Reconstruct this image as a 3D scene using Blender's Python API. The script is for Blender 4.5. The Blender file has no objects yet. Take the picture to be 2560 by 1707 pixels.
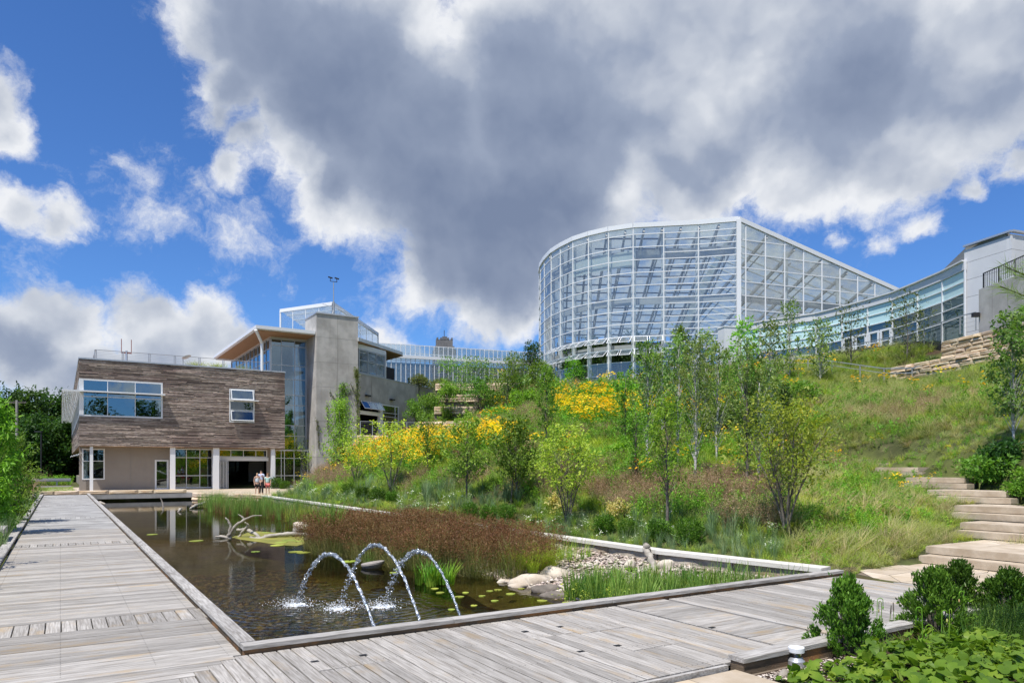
import bpy, math, random
import numpy as np
from mathutils import Vector
random.seed(7); rng = np.random.default_rng(7)
sc = bpy.context.scene; COL = sc.collection
PI = math.pi
# ---------------- camera, sky, sun, exposure ----------------
FPX, CX, HY, CH = 1800.0, 1280.0, 1168.0, 2.0
cam = bpy.data.cameras.new('camera'); camo = bpy.data.objects.new('camera', cam); COL.objects.link(camo)
cam.sensor_width = 36; cam.lens = FPX/2560*36; cam.shift_y = (HY-853.5)/2560
cam.clip_start = .1; cam.clip_end = 6000
camo.location = (0, 0, CH); camo.rotation_euler = (PI/2, 0, 0); sc.camera = camo
SUN = Vector((-.513*math.cos(math.radians(64)), -.858*math.cos(math.radians(64)), math.sin(math.radians(64)))).normalized()
sl = bpy.data.lights.new('sun', 'SUN'); sl.energy = 4.4; sl.angle = math.radians(.5); sl.color = (1, .955, .88)
so = bpy.data.objects.new('sun', sl); COL.objects.link(so); so.rotation_euler = SUN.to_track_quat('Z', 'Y').to_euler()
sc.view_settings.view_transform = 'Standard'; sc.view_settings.look = 'None'
sc.view_settings.exposure = 0.37; sc.view_settings.gamma = 1; sc.view_settings.use_curve_mapping = False
sc.cycles.max_bounces = 7; sc.cycles.transparent_max_bounces = 14; sc.cycles.diffuse_bounces = 3
sc.cycles.glossy_bounces = 3; sc.cycles.caustics_reflective = False; sc.cycles.caustics_refractive = False

class NT:
    def __init__(s, tree): s.t = tree; s.n = tree.nodes; s.l = tree.links
    def new(s, typ, **kw):
        nd = s.n.new(typ)
        for k, v in kw.items():
            if k.startswith('i_'):
                nd.inputs[k[2:].replace('_', ' ')].default_value = v
            else: setattr(nd, k, v)
        return nd
    def link(s, a, b): s.l.new(a, b)
    def math(s, op, a, b=None, clamp=False, c=None):
        nd = s.n.new('ShaderNodeMath'); nd.operation = op; nd.use_clamp = clamp
        for i, x in enumerate((a, b, c)):
            if x is None: continue
            if isinstance(x, (int, float)): nd.inputs[i].default_value = x
            else: s.l.new(x, nd.inputs[i])
        return nd.outputs[0]
    def vmath(s, op, a, b=None, scale=None):
        nd = s.n.new('ShaderNodeVectorMath'); nd.operation = op
        for i, x in enumerate((a, b)):
            if x is None: continue
            if isinstance(x, (tuple, list, Vector)): nd.inputs[i].default_value = tuple(x)
            else: s.l.new(x, nd.inputs[i])
        if scale is not None:
            if isinstance(scale, (int, float)): nd.inputs['Scale'].default_value = scale
            else: s.l.new(scale, nd.inputs['Scale'])
        return nd.outputs['Value'] if op in ('DISTANCE', 'LENGTH', 'DOT_PRODUCT') else nd.outputs[0]
    def mix(s, fac, a, b, blend='MIX'):
        nd = s.n.new('ShaderNodeMix'); nd.data_type = 'RGBA'; nd.blend_type = blend
        for k, x in ((0, fac), (6, a), (7, b)):
            if isinstance(x, (int, float)): nd.inputs[k].default_value = x
            elif isinstance(x, (tuple, list)): nd.inputs[k].default_value = (*x[:3], 1)
            else: s.l.new(x, nd.inputs[k])
        return nd.outputs[2]
    def noise(s, vec, scale, detail=4, rough=.55, color=False, dist=0):
        nd = s.n.new('ShaderNodeTexNoise'); nd.inputs['Scale'].default_value = scale
        nd.inputs['Detail'].default_value = detail; nd.inputs['Roughness'].default_value = rough
        nd.inputs['Distortion'].default_value = dist
        if vec is not None: s.l.new(vec, nd.inputs['Vector'])
        return nd.outputs['Color' if color else 'Fac']
    def ramp(s, x, a, b, lo=0., hi=1., smooth=True):
        nd = s.n.new('ShaderNodeMapRange'); nd.interpolation_type = 'SMOOTHSTEP' if smooth else 'LINEAR'
        s.l.new(x, nd.inputs[0])
        for i, v in enumerate((a, b, lo, hi)): nd.inputs[i+1].default_value = v
        return nd.outputs[0]

world = bpy.data.worlds.new('World'); sc.world = world; world.use_nodes = True
W = NT(world.node_tree); W.n.clear()
sky = W.new('ShaderNodeTexSky', sky_type='NISHITA'); sky.sun_disc = False
sky.sun_elevation = math.asin(SUN.z); sky.sun_rotation = math.atan2(SUN.x, SUN.y)
sky.altitude = 300; sky.air_density = 1.0; sky.dust_density = .25; sky.ozone_density = 2.2
geo = W.new('ShaderNodeNewGeometry'); D = W.vmath('SCALE', geo.outputs['Incoming'], scale=-1.0)
wv = W.noise(D, 3.2, 8, .62, color=True)
wv2 = W.vmath('SUBTRACT', wv, (.5, .5, .5))
Dp = W.vmath('ADD', D, W.vmath('SCALE', wv2, scale=.15))
def dirpx(x, y): return Vector(((x*1.0884-CX)/FPX, 1, (HY-y*1.0884)/FPX))
def field(blobs, vec):
    out = None
    for x, y, r in blobs:
        d = dirpx(x, y); L = d.length; d = d/L
        rr = r*1.0884/FPX/L*1.05
        e = W.math('MULTIPLY_ADD', W.vmath('DISTANCE', vec, tuple(d)), -1/rr, c=1.0)
        e = W.math('MULTIPLY', e, min(1.0, rr/.16)**.5)
        out = e if out is None else W.math('SMOOTH_MAX', out, e, c=.12)
    return out
main = [(600,60,210),(800,190,290),(930,330,270),(1060,500,240),(1130,600,190),(980,610,130),(1300,230,340),(1260,470,230),
 (1600,130,340),(1600,320,230),(1900,130,340),(1850,330,200),(2050,360,150),(2200,150,260),(2400,100,260),(760,440,110),
 (520,190,120),(480,60,110),(500,260,90),(530,400,62),(555,320,75),
 (10,150,90),(40,240,75),(70,440,75),(150,468,75),(225,488,48),
 (150,740,130),(320,740,130),(480,770,110),(60,800,140),(-20,740,100),(380,820,150),(200,880,160),(560,800,70),
 (1940,535,48),(2040,560,50),(2120,520,55),(2230,440,52),(2320,360,60),(2290,400,40),(1200,690,60),(520,360,50)]
wisp = [(240,320,38),(290,345,42),(345,375,45),(460,430,50),(380,500,45),(530,530,45),(900,772,34),(1090,785,40),(130,640,50),(320,110,60),(1900,560,70),(2010,580,70),(2120,545,70),(2240,500,70),(1700,520,50)]
f = W.math('MAXIMUM', field(main, Dp), W.math('MULTIPLY', field(wisp, Dp), .10))
# clouds go on overhead and all round, outside the frame
n0 = W.noise(D, 1.6, 3, .5)
sep = W.new('ShaderNodeSeparateXYZ'); W.link(D, sep.inputs[0])
away = W.math('MAXIMUM', W.ramp(sep.outputs[1], .5, .2), W.ramp(sep.outputs[2], .62, .8))
fo = W.math('MULTIPLY', W.math('SUBTRACT', n0, .53), 4.0)
f2 = W.new('ShaderNodeMix'); f2.data_type = 'FLOAT'
W.link(away, f2.inputs[0]); W.link(f, f2.inputs[2]); W.link(fo, f2.inputs[3]); f = f2.outputs[0]
nf = W.noise(Dp, 8, 9, .66)
fd = W.math('ADD', f, W.math('MULTIPLY', W.math('SUBTRACT', nf, .5), 1.15))
dens = W.ramp(fd, -.01, .28)
# shading: thick parts grey-blue below, thin sunlit rims white, billows from noise differences
Ds = W.vmath('ADD', D, (-.012, -.01, .03))
def bil(vec): return W.noise(W.vmath('ADD', vec, W.vmath('SCALE', wv2, scale=.10)), 3.4, 5, .52)
relief = W.math('MULTIPLY', W.math('SUBTRACT', bil(D), bil(Ds)), 3.0)
dark = field([(1130,580,300),(1190,280,330),(800,230,300),(980,420,260),(1330,420,190),(640,80,200),(1950,180,170),(20,900,160)], Dp)
thick = W.ramp(f, .05, .6)
dk = W.math('MULTIPLY', W.ramp(dark, -.25, .75), thick)
relief = W.math('MULTIPLY', relief, W.math('MULTIPLY_ADD', dk, -.35, c=1.0))
br = W.math('SUBTRACT', W.math('ADD', 1.0, relief), W.math('MULTIPLY', dk, .50))
br = W.math('SUBTRACT', br, W.math('MULTIPLY', thick, .36), clamp=True)
cr = W.new('ShaderNodeValToRGB'); W.link(br, cr.inputs[0])
cr.color_ramp.elements[0].color = (.20, .255, .385, 1); cr.color_ramp.elements[1].color = (.88, .90, .94, 1)
e = cr.color_ramp.elements.new(.42); e.color = (.33, .39, .52, 1)
e = cr.color_ramp.elements.new(.75); e.color = (.60, .645, .73, 1)
bsky = W.new('ShaderNodeBackground', i_Strength=.091)
W.link(W.mix(1.0, sky.outputs[0], (.50, .82, 1.28), 'MULTIPLY'), bsky.inputs[0])
bcl = W.new('ShaderNodeBackground', i_Strength=.76); W.link(cr.outputs[0], bcl.inputs[0])
mx = W.new('ShaderNodeMixShader'); W.link(dens, mx.inputs[0]); W.link(bsky.outputs[0], mx.inputs[1]); W.link(bcl.outputs[0], mx.inputs[2])
W.link(mx.outputs[0], W.new('ShaderNodeOutputWorld').inputs[0])
world.cycles.sampling_method = 'MANUAL'; world.cycles.sample_map_resolution = 512

# ---------------- frames of reference ----------------
UX, UY = .8471, .5314        # the site axis u runs to the right and away, v runs along the boardwalk
def S(u, v, z=0.): return Vector((UX*u-UY*v, UY*u+UX*v, z))
def uv(x, y): return UX*x+UY*y, -UY*x+UX*y
def P(px, py, Y): return Vector(((px-CX)/FPX*Y, Y, CH+(HY-py)/FPX*Y))
def G(px, py, z=0.):
    Y = (CH-z)*FPX/(py-HY); return Vector(((px-CX)/FPX*Y, Y, z))
def FR(px, py, v):
    d = (px-CX)/FPX; Y = v/(UX-UY*d); return (UX*d+UY)*Y, CH+(HY-py)/FPX*Y
AU, AV, AZ = Vector((UX, UY, 0)), Vector((-UY, UX, 0)), Vector((0, 0, 1))
SITE = (Vector((0, 0, 0)), AU, AV, AZ)
WORLDF = (Vector((0, 0, 0)), Vector((1, 0, 0)), Vector((0, 1, 0)), AZ)
def frame(p0, p1):          # x along p0->p1, y away behind it
    d = (p1-p0); d.z = 0; d.normalize(); n = Vector((-d.y, d.x, 0))
    return (Vector((p0.x, p0.y, 0)), d, n, AZ)
def FP(fr, a, b, c): return fr[0]+fr[1]*a+fr[2]*b+fr[3]*c

class MB:
    def __init__(s): s.v = []; s.f = []; s.m = []
    def add(s, vs, fs, m=0):
        o = len(s.v); s.v += [tuple(x) for x in vs]; s.f += [tuple(i+o for i in q) for q in fs]; s.m += [m]*len(fs)
    def box(s, fr, a0, a1, b0, b1, c0, c1, m=0):
        if a0 > a1: a0, a1 = a1, a0
        if b0 > b1: b0, b1 = b1, b0
        if c0 > c1: c0, c1 = c1, c0
        s.add([FP(fr, a, b, c) for c in (c0, c1) for b in (b0, b1) for a in (a0, a1)],
              [(0,2,3,1),(4,5,7,6),(0,1,5,4),(2,6,7,3),(0,4,6,2),(1,3,7,5)], m)
    def quad(s, a, b, c, d, m=0): s.add([a, b, c, d], [(0,1,2,3)], m)
    def prism(s, pts, z0, z1, m=0):     # pts (x,y) counter-clockwise; z may be functions of index
        n = len(pts)
        s.add([(p[0], p[1], z0) for p in pts]+[(p[0], p[1], z1) for p in pts],
              [tuple(range(n-1, -1, -1)), tuple(range(n, 2*n))]+[(i, (i+1) % n, n+(i+1) % n, n+i) for i in range(n)], m)
    def tube(s, pts, rad, n=6, m=0, cap=True):
        pts = [Vector(p) for p in pts]
        if isinstance(rad, (int, float)): rad = [rad]*len(pts)
        vs = []; ref = None
        for i, p in enumerate(pts):
            t = (pts[min(i+1, len(pts)-1)]-pts[max(i-1, 0)])
            if t.length < 1e-9: t = Vector((0, 0, 1))
            t.normalize()
            if ref is None: ref = t.orthogonal().normalized()
            ref = (ref-t*ref.dot(t))
            if ref.length < 1e-6: ref = t.orthogonal()
            ref.normalize(); bi = t.cross(ref)
            for k in range(n):
                a = 2*PI*k/n; vs.append(p+(ref*math.cos(a)+bi*math.sin(a))*rad[i])
        fs = [(i*n+k, i*n+(k+1) % n, (i+1)*n+(k+1) % n, (i+1)*n+k) for i in range(len(pts)-1) for k in range(n)]
        if cap: fs += [tuple(range(n-1, -1, -1)), tuple((len(pts)-1)*n+k for k in range(n))]
        s.add(vs, fs, m)
    def lathe(s, c, prof, n=20, m=0):   # prof: (r,z) from bottom up
        c = Vector(c); vs = [c+Vector((r*math.cos(2*PI*k/n), r*math.sin(2*PI*k/n), z)) for r, z in prof for k in range(n)]
        fs = [(i*n+k, i*n+(k+1) % n, (i+1)*n+(k+1) % n, (i+1)*n+k) for i in range(len(prof)-1) for k in range(n)]
        fs += [tuple(range(n-1, -1, -1)), tuple((len(prof)-1)*n+k for k in range(n))]
        s.add(vs, fs, m)
    def bar(s, p, q, w, h=None, m=0):   # square bar
        h = h or w; p = Vector(p); q = Vector(q); t = (q-p).normalized()
        r = t.cross(AZ)
        if r.length < 1e-4: r = Vector((1, 0, 0))
        r.normalize(); b = r.cross(t)
        vs = [e+r*(w/2*i)+b*(h/2*j) for e in (p, q) for i, j in ((-1,-1),(1,-1),(1,1),(-1,1))]
        s.add(vs, [(3,2,1,0),(4,5,6,7),(0,1,5,4),(1,2,6,5),(2,3,7,6),(3,0,4,7)], m)

def root_of(o):
    while o.parent: o = o.parent
    return o
def link(me, name, mats, parent=None, loc=None, smooth=False, kind=None):
    for m in (mats if isinstance(mats, (list, tuple)) else [mats]):
        if m is not None: me.materials.append(m)
    if smooth: me.shade_smooth()
    o = bpy.data.objects.new(name, me); COL.objects.link(o)
    if parent: o.parent = parent
    elif loc is not None: o.location = loc
    if kind: o['kind'] = kind
    return o
def obj(name, mb, mats, parent=None, origin=None, smooth=False, kind=None):
    """one mesh object; parts keep their thing's origin"""
    base = root_of(parent).location if parent else (Vector(origin) if origin is not None else Vector((0, 0, 0)))
    V = np.array(mb.v, dtype=np.float64).reshape(-1, 3)-np.array(base)
    me = bpy.data.meshes.new(name); me.from_pydata(V.tolist(), [], mb.f)
    if len(set(mb.m)) > 1: me.polygons.foreach_set('material_index', mb.m)
    return link(me, name, mats, parent, base, smooth, kind)
def npobj(name, V, F, mats, parent=None, origin=None, kind=None, smooth=False, mi=None):
    base = root_of(parent).location if parent else (Vector(origin) if origin is not None else Vector((0, 0, 0)))
    V = np.asarray(V, dtype=np.float32)-np.array(base, dtype=np.float32); F = np.asarray(F, dtype=np.int32)
    return link(npmesh(name, V, F, mi), name, mats, parent, base, smooth, kind)
def npmesh(name, V, F, mi=None):
    me = bpy.data.meshes.new(name); k = F.shape[1]
    me.vertices.add(len(V)); me.vertices.foreach_set('co', np.asarray(V, np.float32).ravel())
    me.loops.add(F.size); me.loops.foreach_set('vertex_index', F.ravel().astype(np.int32))
    me.polygons.add(len(F)); me.polygons.foreach_set('loop_start', np.arange(0, F.size, k, dtype=np.int32))
    if mi is not None: me.polygons.foreach_set('material_index', np.asarray(mi, np.int32))
    me.update(calc_edges=True); return me
def tag(o, label=None, cat=None, group=None, kind=None):
    if label: o['label'] = label
    if cat: o['category'] = cat
    if group: o['group'] = group
    if kind: o['kind'] = kind
    return o
def thing(name, label, cat, loc=(0, 0, 0), group=None):
    o = bpy.data.objects.new(name, None); COL.objects.link(o); o.location = Vector(loc); o.empty_display_size = .2
    return tag(o, label, cat, group)
def copy_tree(o, loc=None, rz=None, sca=None, parent=None):
    c = o.copy(); COL.objects.link(c); c.parent = parent
    if loc is not None: c.location = loc
    if rz is not None: c.rotation_euler = (0, 0, rz)
    if sca is not None: c.scale = sca if not isinstance(sca, (int, float)) else (sca,)*3
    for ch in list(o.children): copy_tree(ch, parent=c)
    return c
def share(name, me, parent=None, loc=(0,0,0), rot=(0,0,0), sca=(1,1,1)):
    o = bpy.data.objects.new(name, me); COL.objects.link(o); o.parent = parent
    base = root_of(parent).location if parent else Vector((0,0,0))
    o.location = Vector(loc)-base; o.rotation_euler = rot; o.scale = sca; return o

# ---------------- materials ----------------
def mat(name, col, col2=None, rough=.75, ns=2., stretch=(1,1,1), island=0., objr=0., bump=0., bs=30., bstr=None, spec=.3,
        metal=0., coords='pos', detail=5, lo=.35, hi=.65, big=None, rot=0., stain=None, hue=0.):
    m = bpy.data.materials.new(name); m.use_nodes = True; T = NT(m.node_tree)
    b = T.n['Principled BSDF']; b.inputs['Roughness'].default_value = rough
    b.inputs['Specular IOR Level'].default_value = spec; b.inputs['Metallic'].default_value = metal
    if coords == 'pos': vec = T.new('ShaderNodeNewGeometry').outputs['Position']
    else:
        vec = T.new('ShaderNodeTexCoord').outputs['Object']
        oi = T.new('ShaderNodeObjectInfo'); vec = T.vmath('ADD', vec, T.vmath('SCALE', (37., 91., 53.), scale=oi.outputs['Random']))
    mp = T.new('ShaderNodeMapping'); T.link(vec, mp.inputs[0]); mp.inputs['Rotation'].default_value = (0, 0, rot)
    mp.inputs['Scale'].default_value = stretch; mv = mp.outputs[0]
    if island and coords != 'pos' or (island and stretch != (1,1,1)):
        g = T.new('ShaderNodeNewGeometry'); mv = T.vmath('ADD', mv, T.vmath('SCALE', (13., 29., 17.), scale=g.outputs['Random Per Island']))
    c = (*col, 1)
    if col2: c = T.mix(T.ramp(T.noise(mv, ns, detail, .6), lo, hi), col, col2)
    else:
        rgb = T.new('ShaderNodeRGB'); rgb.outputs[0].default_value = c; c = rgb.outputs[0]
    if big:  # larger patches of a third tone: (colour, scale, lo, hi)
        c = T.mix(T.ramp(T.noise(vec, big[1], 4, .6), big[2], big[3]), c, big[0])
    if stain: # (colour, scale vec, lo, hi)
        m2 = T.new('ShaderNodeMapping'); T.link(mv if coords != 'pos' else vec, m2.inputs[0]); m2.inputs['Scale'].default_value = stain[1]
        c = T.mix(T.ramp(T.noise(m2.outputs[0], 1., 5, .65), stain[2], stain[3]), c, stain[0])
    def vary(c, out, amt):
        hs = T.new('ShaderNodeHueSaturation'); T.link(c, hs.inputs['Color'])
        T.link(T.ramp(out, 0, 1, 1-amt, 1+amt, False), hs.inputs['Value'])
        if hue:
            r2 = T.math('FRACT', T.math('MULTIPLY', out, 7.31)); T.link(T.ramp(r2, 0, 1, .5-hue, .5+hue, False), hs.inputs['Hue'])
        return hs.outputs[0]
    if island: c = vary(c, T.new('ShaderNodeNewGeometry').outputs['Random Per Island'], island)
    if objr: c = vary(c, T.new('ShaderNodeObjectInfo').outputs['Random'], objr)
    T.link(c, b.inputs['Base Color'])
    if bump:
        bm = T.new('ShaderNodeBump', i_Strength=min(1, bump), i_Distance=bstr or .02)
        m3 = T.new('ShaderNodeMapping'); T.link(mv, m3.inputs[0])
        T.link(T.noise(m3.outputs[0], bs, 6, .6), bm.inputs['Height']); T.link(bm.outputs[0], b.inputs['Normal'])
    return m
def leafmat(name, cols, trans=.35, rough=.5, spec=.25, amt=.3, hue=.02, nsc=1.2, sheen=0):
    m = bpy.data.materials.new(name); m.use_nodes = True; T = NT(m.node_tree); b = T.n['Principled BSDF']; out = T.n['Material Output']
    g = T.new('ShaderNodeNewGeometry'); r = g.outputs['Random Per Island']; oi = T.new('ShaderNodeObjectInfo').outputs['Random']
    mixr = T.math('FRACT', T.math('ADD', r, T.math('MULTIPLY', oi, 3.7)))
    cr = T.new('ShaderNodeValToRGB'); cr.color_ramp.interpolation = 'LINEAR'
    n = len(cols)
    for i, c in enumerate(cols):
        e = cr.color_ramp.elements[i] if i < 2 else cr.color_ramp.elements.new(1)
        e.position = i/(n-1) if n > 1 else 0; e.color = (*[min(.95, q*1.36) for q in c], 1)
    fac = T.math('ADD', T.math('MULTIPLY', mixr, .55), T.math('MULTIPLY', T.ramp(T.noise(g.outputs['Position'], nsc, 3), .3, .7), .45))
    T.link(fac, cr.inputs[0])
    hs = T.new('ShaderNodeHueSaturation'); T.link(cr.outputs[0], hs.inputs['Color'])
    T.link(T.ramp(oi, 0, 1, 1-amt, 1+amt, False), hs.inputs['Value'])
    if hue: T.link(T.ramp(T.math('FRACT', T.math('MULTIPLY', oi, 5.3)), 0, 1, .5-hue, .5+hue, False), hs.inputs['Hue'])
    c = hs.outputs[0]
    T.link(c, b.inputs['Base Color']); b.inputs['Roughness'].default_value = rough; b.inputs['Specular IOR Level'].default_value = spec
    tr = T.new('ShaderNodeBsdfTranslucent'); T.link(T.mix(1., c, (1.5, 1.6, .7), 'MULTIPLY'), tr.inputs[0])
    ms = T.new('ShaderNodeMixShader', i_Fac=trans); T.link(b.outputs[0], ms.inputs[1]); T.link(tr.outputs[0], ms.inputs[2]); T.link(ms.outputs[0], out.inputs[0])
    return m
def glass(name, tint=(.8, .86, .86), refl=(.9, .95, 1), base=.1, gain=1.6, dirt=0., dirtcol=(.6, .65, .65), rough=.0):
    m = bpy.data.materials.new(name); m.use_nodes = True; T = NT(m.node_tree); out = T.n['Material Output']; T.n.remove(T.n['Principled BSDF'])
    tr = T.new('ShaderNodeBsdfTransparent'); tr.inputs[0].default_value = (*tint, 1)
    gl = T.new('ShaderNodeBsdfGlossy'); gl.inputs[0].default_value = (*refl, 1); gl.inputs['Roughness'].default_value = rough
    lw = T.new('ShaderNodeLayerWeight', i_Blend=.5)
    fac = T.math('MULTIPLY_ADD', T.math('POWER', lw.outputs['Facing'], 3.5), gain*.5, c=base, clamp=True)
    ms = T.new('ShaderNodeMixShader'); T.link(fac, ms.inputs[0]); T.link(tr.outputs[0], ms.inputs[1]); T.link(gl.outputs[0], ms.inputs[2])
    # every pane is tilted a hair differently
    oi = T.new('ShaderNodeObjectInfo'); wn = T.new('ShaderNodeTexWhiteNoise', noise_dimensions='1D'); T.link(oi.outputs['Random'], wn.inputs['W'])
    g = T.new('ShaderNodeNewGeometry'); nn = T.vmath('ADD', g.outputs['Normal'], T.vmath('SCALE', T.vmath('SUBTRACT', wn.outputs['Color'], (.5,.5,.5)), scale=.03))
    nz = T.noise(g.outputs['Position'], .7, 2, color=True)
    nn = T.vmath('ADD', nn, T.vmath('SCALE', T.vmath('SUBTRACT', nz, (.5,.5,.5)), scale=.02))
    T.link(T.vmath('NORMALIZE', nn), gl.inputs['Normal'])
    res = ms.outputs[0]
    if dirt:
        d0 = T.new('ShaderNodeBsdfDiffuse'); d0.inputs[0].default_value = (*dirtcol, 1); d1 = T.new('ShaderNodeBsdfTranslucent'); d1.inputs[0].default_value = (*dirtcol, 1)
        df = T.new('ShaderNodeMixShader', i_Fac=.55); T.link(d0.outputs[0], df.inputs[1]); T.link(d1.outputs[0], df.inputs[2])
        m2 = T.new('ShaderNodeMixShader'); T.link(T.math('MULTIPLY', T.ramp(T.noise(g.outputs['Position'], .8, 5), .3, .7, .5, 1.4), dirt, clamp=True), m2.inputs[0])
        T.link(res, m2.inputs[1]); T.link(df.outputs[0], m2.inputs[2]); res = m2.outputs[0]
    T.link(res, out.inputs[0]); return m

M = {}
M['plank'] = mat('weathered_plank', (.235,.215,.19), (.43,.405,.37), .8, ns=2.2, stretch=(1.2,22,22), objr=.24, bump=.5, bs=5, bstr=.006, coords='obj', lo=.3, hi=.7,
                 stain=((.36,.275,.175), (.9,.12,.1), .52, .74), island=.1)
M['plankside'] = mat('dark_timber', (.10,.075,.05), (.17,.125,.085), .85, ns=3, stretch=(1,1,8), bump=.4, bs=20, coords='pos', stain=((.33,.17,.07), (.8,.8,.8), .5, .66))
M['cap'] = mat('weathered_cap', (.27,.25,.225), (.47,.45,.42), .8, ns=3, stretch=(1,14,14), objr=.12, bump=.6, bs=6, bstr=.008, coords='obj', stain=((.17,.15,.13), (1.2,.4,1), .55, .75))
M['clad'] = mat('barn_wood', (.22,.165,.13), (.42,.345,.29), .85, ns=3, stretch=(1,1,5), island=.58, bump=.4, bs=20, big=((.2,.145,.12), .25, .45, .7), hue=.012)
M['whitemetal'] = mat('white_metal', (.74,.75,.76), rough=.4, spec=.4)
M['alu'] = mat('grey_aluminium', (.5,.52,.55), rough=.35, metal=.5)
M['steel'] = mat('galvanised_steel', (.42,.43,.44), rough=.45, metal=.5)
M['darkmetal'] = mat('dark_metal', (.03,.03,.032), rough=.5)
M['concrete'] = mat('cast_concrete', (.38,.36,.33), (.50,.475,.44), .85, ns=.9, bump=.3, bs=8, big=((.27,.26,.24), .22, .45, .75), stain=((.24,.22,.2), (1.6,1.6,.12), .55, .8))
M['tan'] = mat('tan_panel', (.27,.235,.205), (.30,.265,.23), .8, ns=.6)
M['soffit'] = mat('wood_soffit', (.26,.15,.08), (.38,.24,.14), .7, ns=3, stretch=(1,8,1), island=.2)
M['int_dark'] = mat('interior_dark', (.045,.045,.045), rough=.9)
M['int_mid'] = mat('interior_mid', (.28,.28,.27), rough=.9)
M['glassd'] = glass('window_glass', (.38,.45,.46), (.75,.85,.9), .16, 1.2)
M['glasst'] = glass('curtain_glass', (.32,.40,.43), (.62,.78,.88), .30, 1.2)
M['glassh'] = glass('hall_glass', (.84,.89,.88), (.9,.95,.98), .15, 1.2, dirt=.16, dirtcol=(.72,.75,.74))
M['glassf'] = glass('frosted_glass', (.8,.84,.84), (.9,.95,1), .08, 1., dirt=.45, dirtcol=(.72,.74,.73))
M['aqua'] = mat('pale_aqua_panel', (.52,.72,.72), (.57,.77,.76), .15, ns=.3, objr=.05, spec=.6)
M['aquad'] = glass('teal_glass', (.35,.5,.48), (.8,.95,.95), .2, 1.2, dirt=.22, dirtcol=(.35,.5,.48))
M['panel'] = mat('white_panel', (.62,.62,.63), (.66,.66,.67), .5, ns=.5, objr=.03)
M['sand'] = mat('sandstone', (.50,.36,.22), (.66,.54,.40), .85, ns=1.8, objr=.22, bump=.9, bs=4, bstr=.05, coords='obj', stain=((.42,.22,.11), (.7,.7,.7), .58, .78), hue=.01)
M['mortar'] = mat('mortar', (.2,.16,.12), rough=.9)
M['lime'] = mat('limestone_cap', (.62,.58,.51), (.72,.69,.62), .8, ns=3, objr=.06, bump=.3, bs=12, coords='obj')
M['rough'] = mat('rough_stone', (.27,.235,.19), (.42,.38,.32), .9, ns=3, objr=.15, bump=1, bs=4.5, bstr=.07, coords='obj', stain=((.40,.24,.11), (.9,.9,.9), .52, .72))
M['flag'] = mat('flagstone', (.47,.38,.27), (.58,.49,.38), .8, ns=2, objr=.13, bump=.3, bs=14, coords='obj')
M['step'] = mat('stone_step', (.40,.32,.23), (.54,.455,.35), .8, ns=2, objr=.06, bump=.3, bs=14, coords='obj')
M['pebble'] = mat('pebbles', (.36,.28,.22), (.6,.53,.46), .8, ns=3, island=.35, hue=.02)
M['rock'] = mat('boulder', (.46,.38,.29), (.62,.55,.45), .85, ns=2, bump=.7, bs=5, bstr=.04, coords='obj')
M['rockd'] = mat('dark_boulder', (.10,.085,.07), (.2,.17,.14), .7, ns=2, bump=.7, bs=5, bstr=.04, coords='obj')
M['drift'] = mat('driftwood', (.26,.23,.19), (.46,.42,.36), .8, ns=3, stretch=(1,1,3), bump=.5, bs=14)
M['bark'] = mat('bark', (.10,.085,.07), (.2,.175,.15), .9, ns=6, bump=.5, bs=20)
M['birch'] = mat('birch_bark', (.55,.53,.5), (.25,.22,.2), .8, ns=5, stretch=(1,1,4), lo=.5, hi=.65)
M['mulch'] = mat('mulch', (.05,.03,.02), rough=.95)
M['water_drop'] = mat('foam', (.85,.88,.9), rough=.25, spec=.6)
L_ = leafmat
M['l_mid'] = L_('leaf_mid', [(.07,.14,.022),(.13,.235,.035),(.22,.34,.06)])
M['l_lime'] = L_('leaf_lime', [(.13,.2,.025),(.25,.33,.04),(.38,.42,.06)], nsc=2)
M['l_dark'] = L_('leaf_dark', [(.022,.05,.014),(.045,.095,.022),(.08,.14,.035)])
M['l_birch'] = L_('leaf_birch', [(.06,.105,.028),(.12,.195,.045),(.26,.31,.10)], spec=.4)
M['l_box'] = L_('leaf_boxwood', [(.022,.055,.008),(.06,.13,.014),(.14,.25,.03)], rough=.4, spec=.3, trans=.25, hue=.006, nsc=5)
M['l_olive'] = L_('leaf_olive', [(.06,.085,.03),(.1,.13,.05),(.17,.2,.08)])
M['l_bright'] = L_('leaf_bright', [(.08,.18,.02),(.15,.3,.03),(.26,.4,.05)])
M['l_pale'] = L_('leaf_pale', [(.3,.3,.1),(.5,.45,.18),(.55,.35,.2)])
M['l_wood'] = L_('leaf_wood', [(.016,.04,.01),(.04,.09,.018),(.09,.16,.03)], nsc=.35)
M['g_soft'] = L_('grass_soft', [(.09,.15,.03),(.17,.25,.05),(.29,.35,.09)], nsc=.5, trans=.3)
M['g_lime'] = L_('grass_lime', [(.16,.24,.02),(.28,.36,.035),(.42,.46,.07)], nsc=.6, trans=.3)
M['g_blue'] = L_('grass_blue', [(.08,.135,.06),(.14,.21,.10),(.22,.28,.14)], trans=.2)
M['g_tan'] = L_('grass_tan', [(.2,.17,.07),(.34,.28,.14),(.46,.38,.22)], nsc=.7, trans=.25)
M['g_olive'] = L_('grass_olive', [(.1,.13,.035),(.19,.21,.06),(.32,.31,.12)], nsc=.5, trans=.3)
M['g_brown'] = L_('grass_haze', [(.17,.11,.06),(.28,.19,.12),(.36,.27,.18)], trans=.2)
M['rush'] = L_('rust_rush', [(.08,.04,.017),(.15,.075,.033),(.23,.14,.06)], nsc=1.5, trans=.2)
M['rushstem'] = L_('rush_stem', [(.10,.13,.03),(.18,.18,.06),(.27,.22,.10)], trans=.2)
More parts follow.
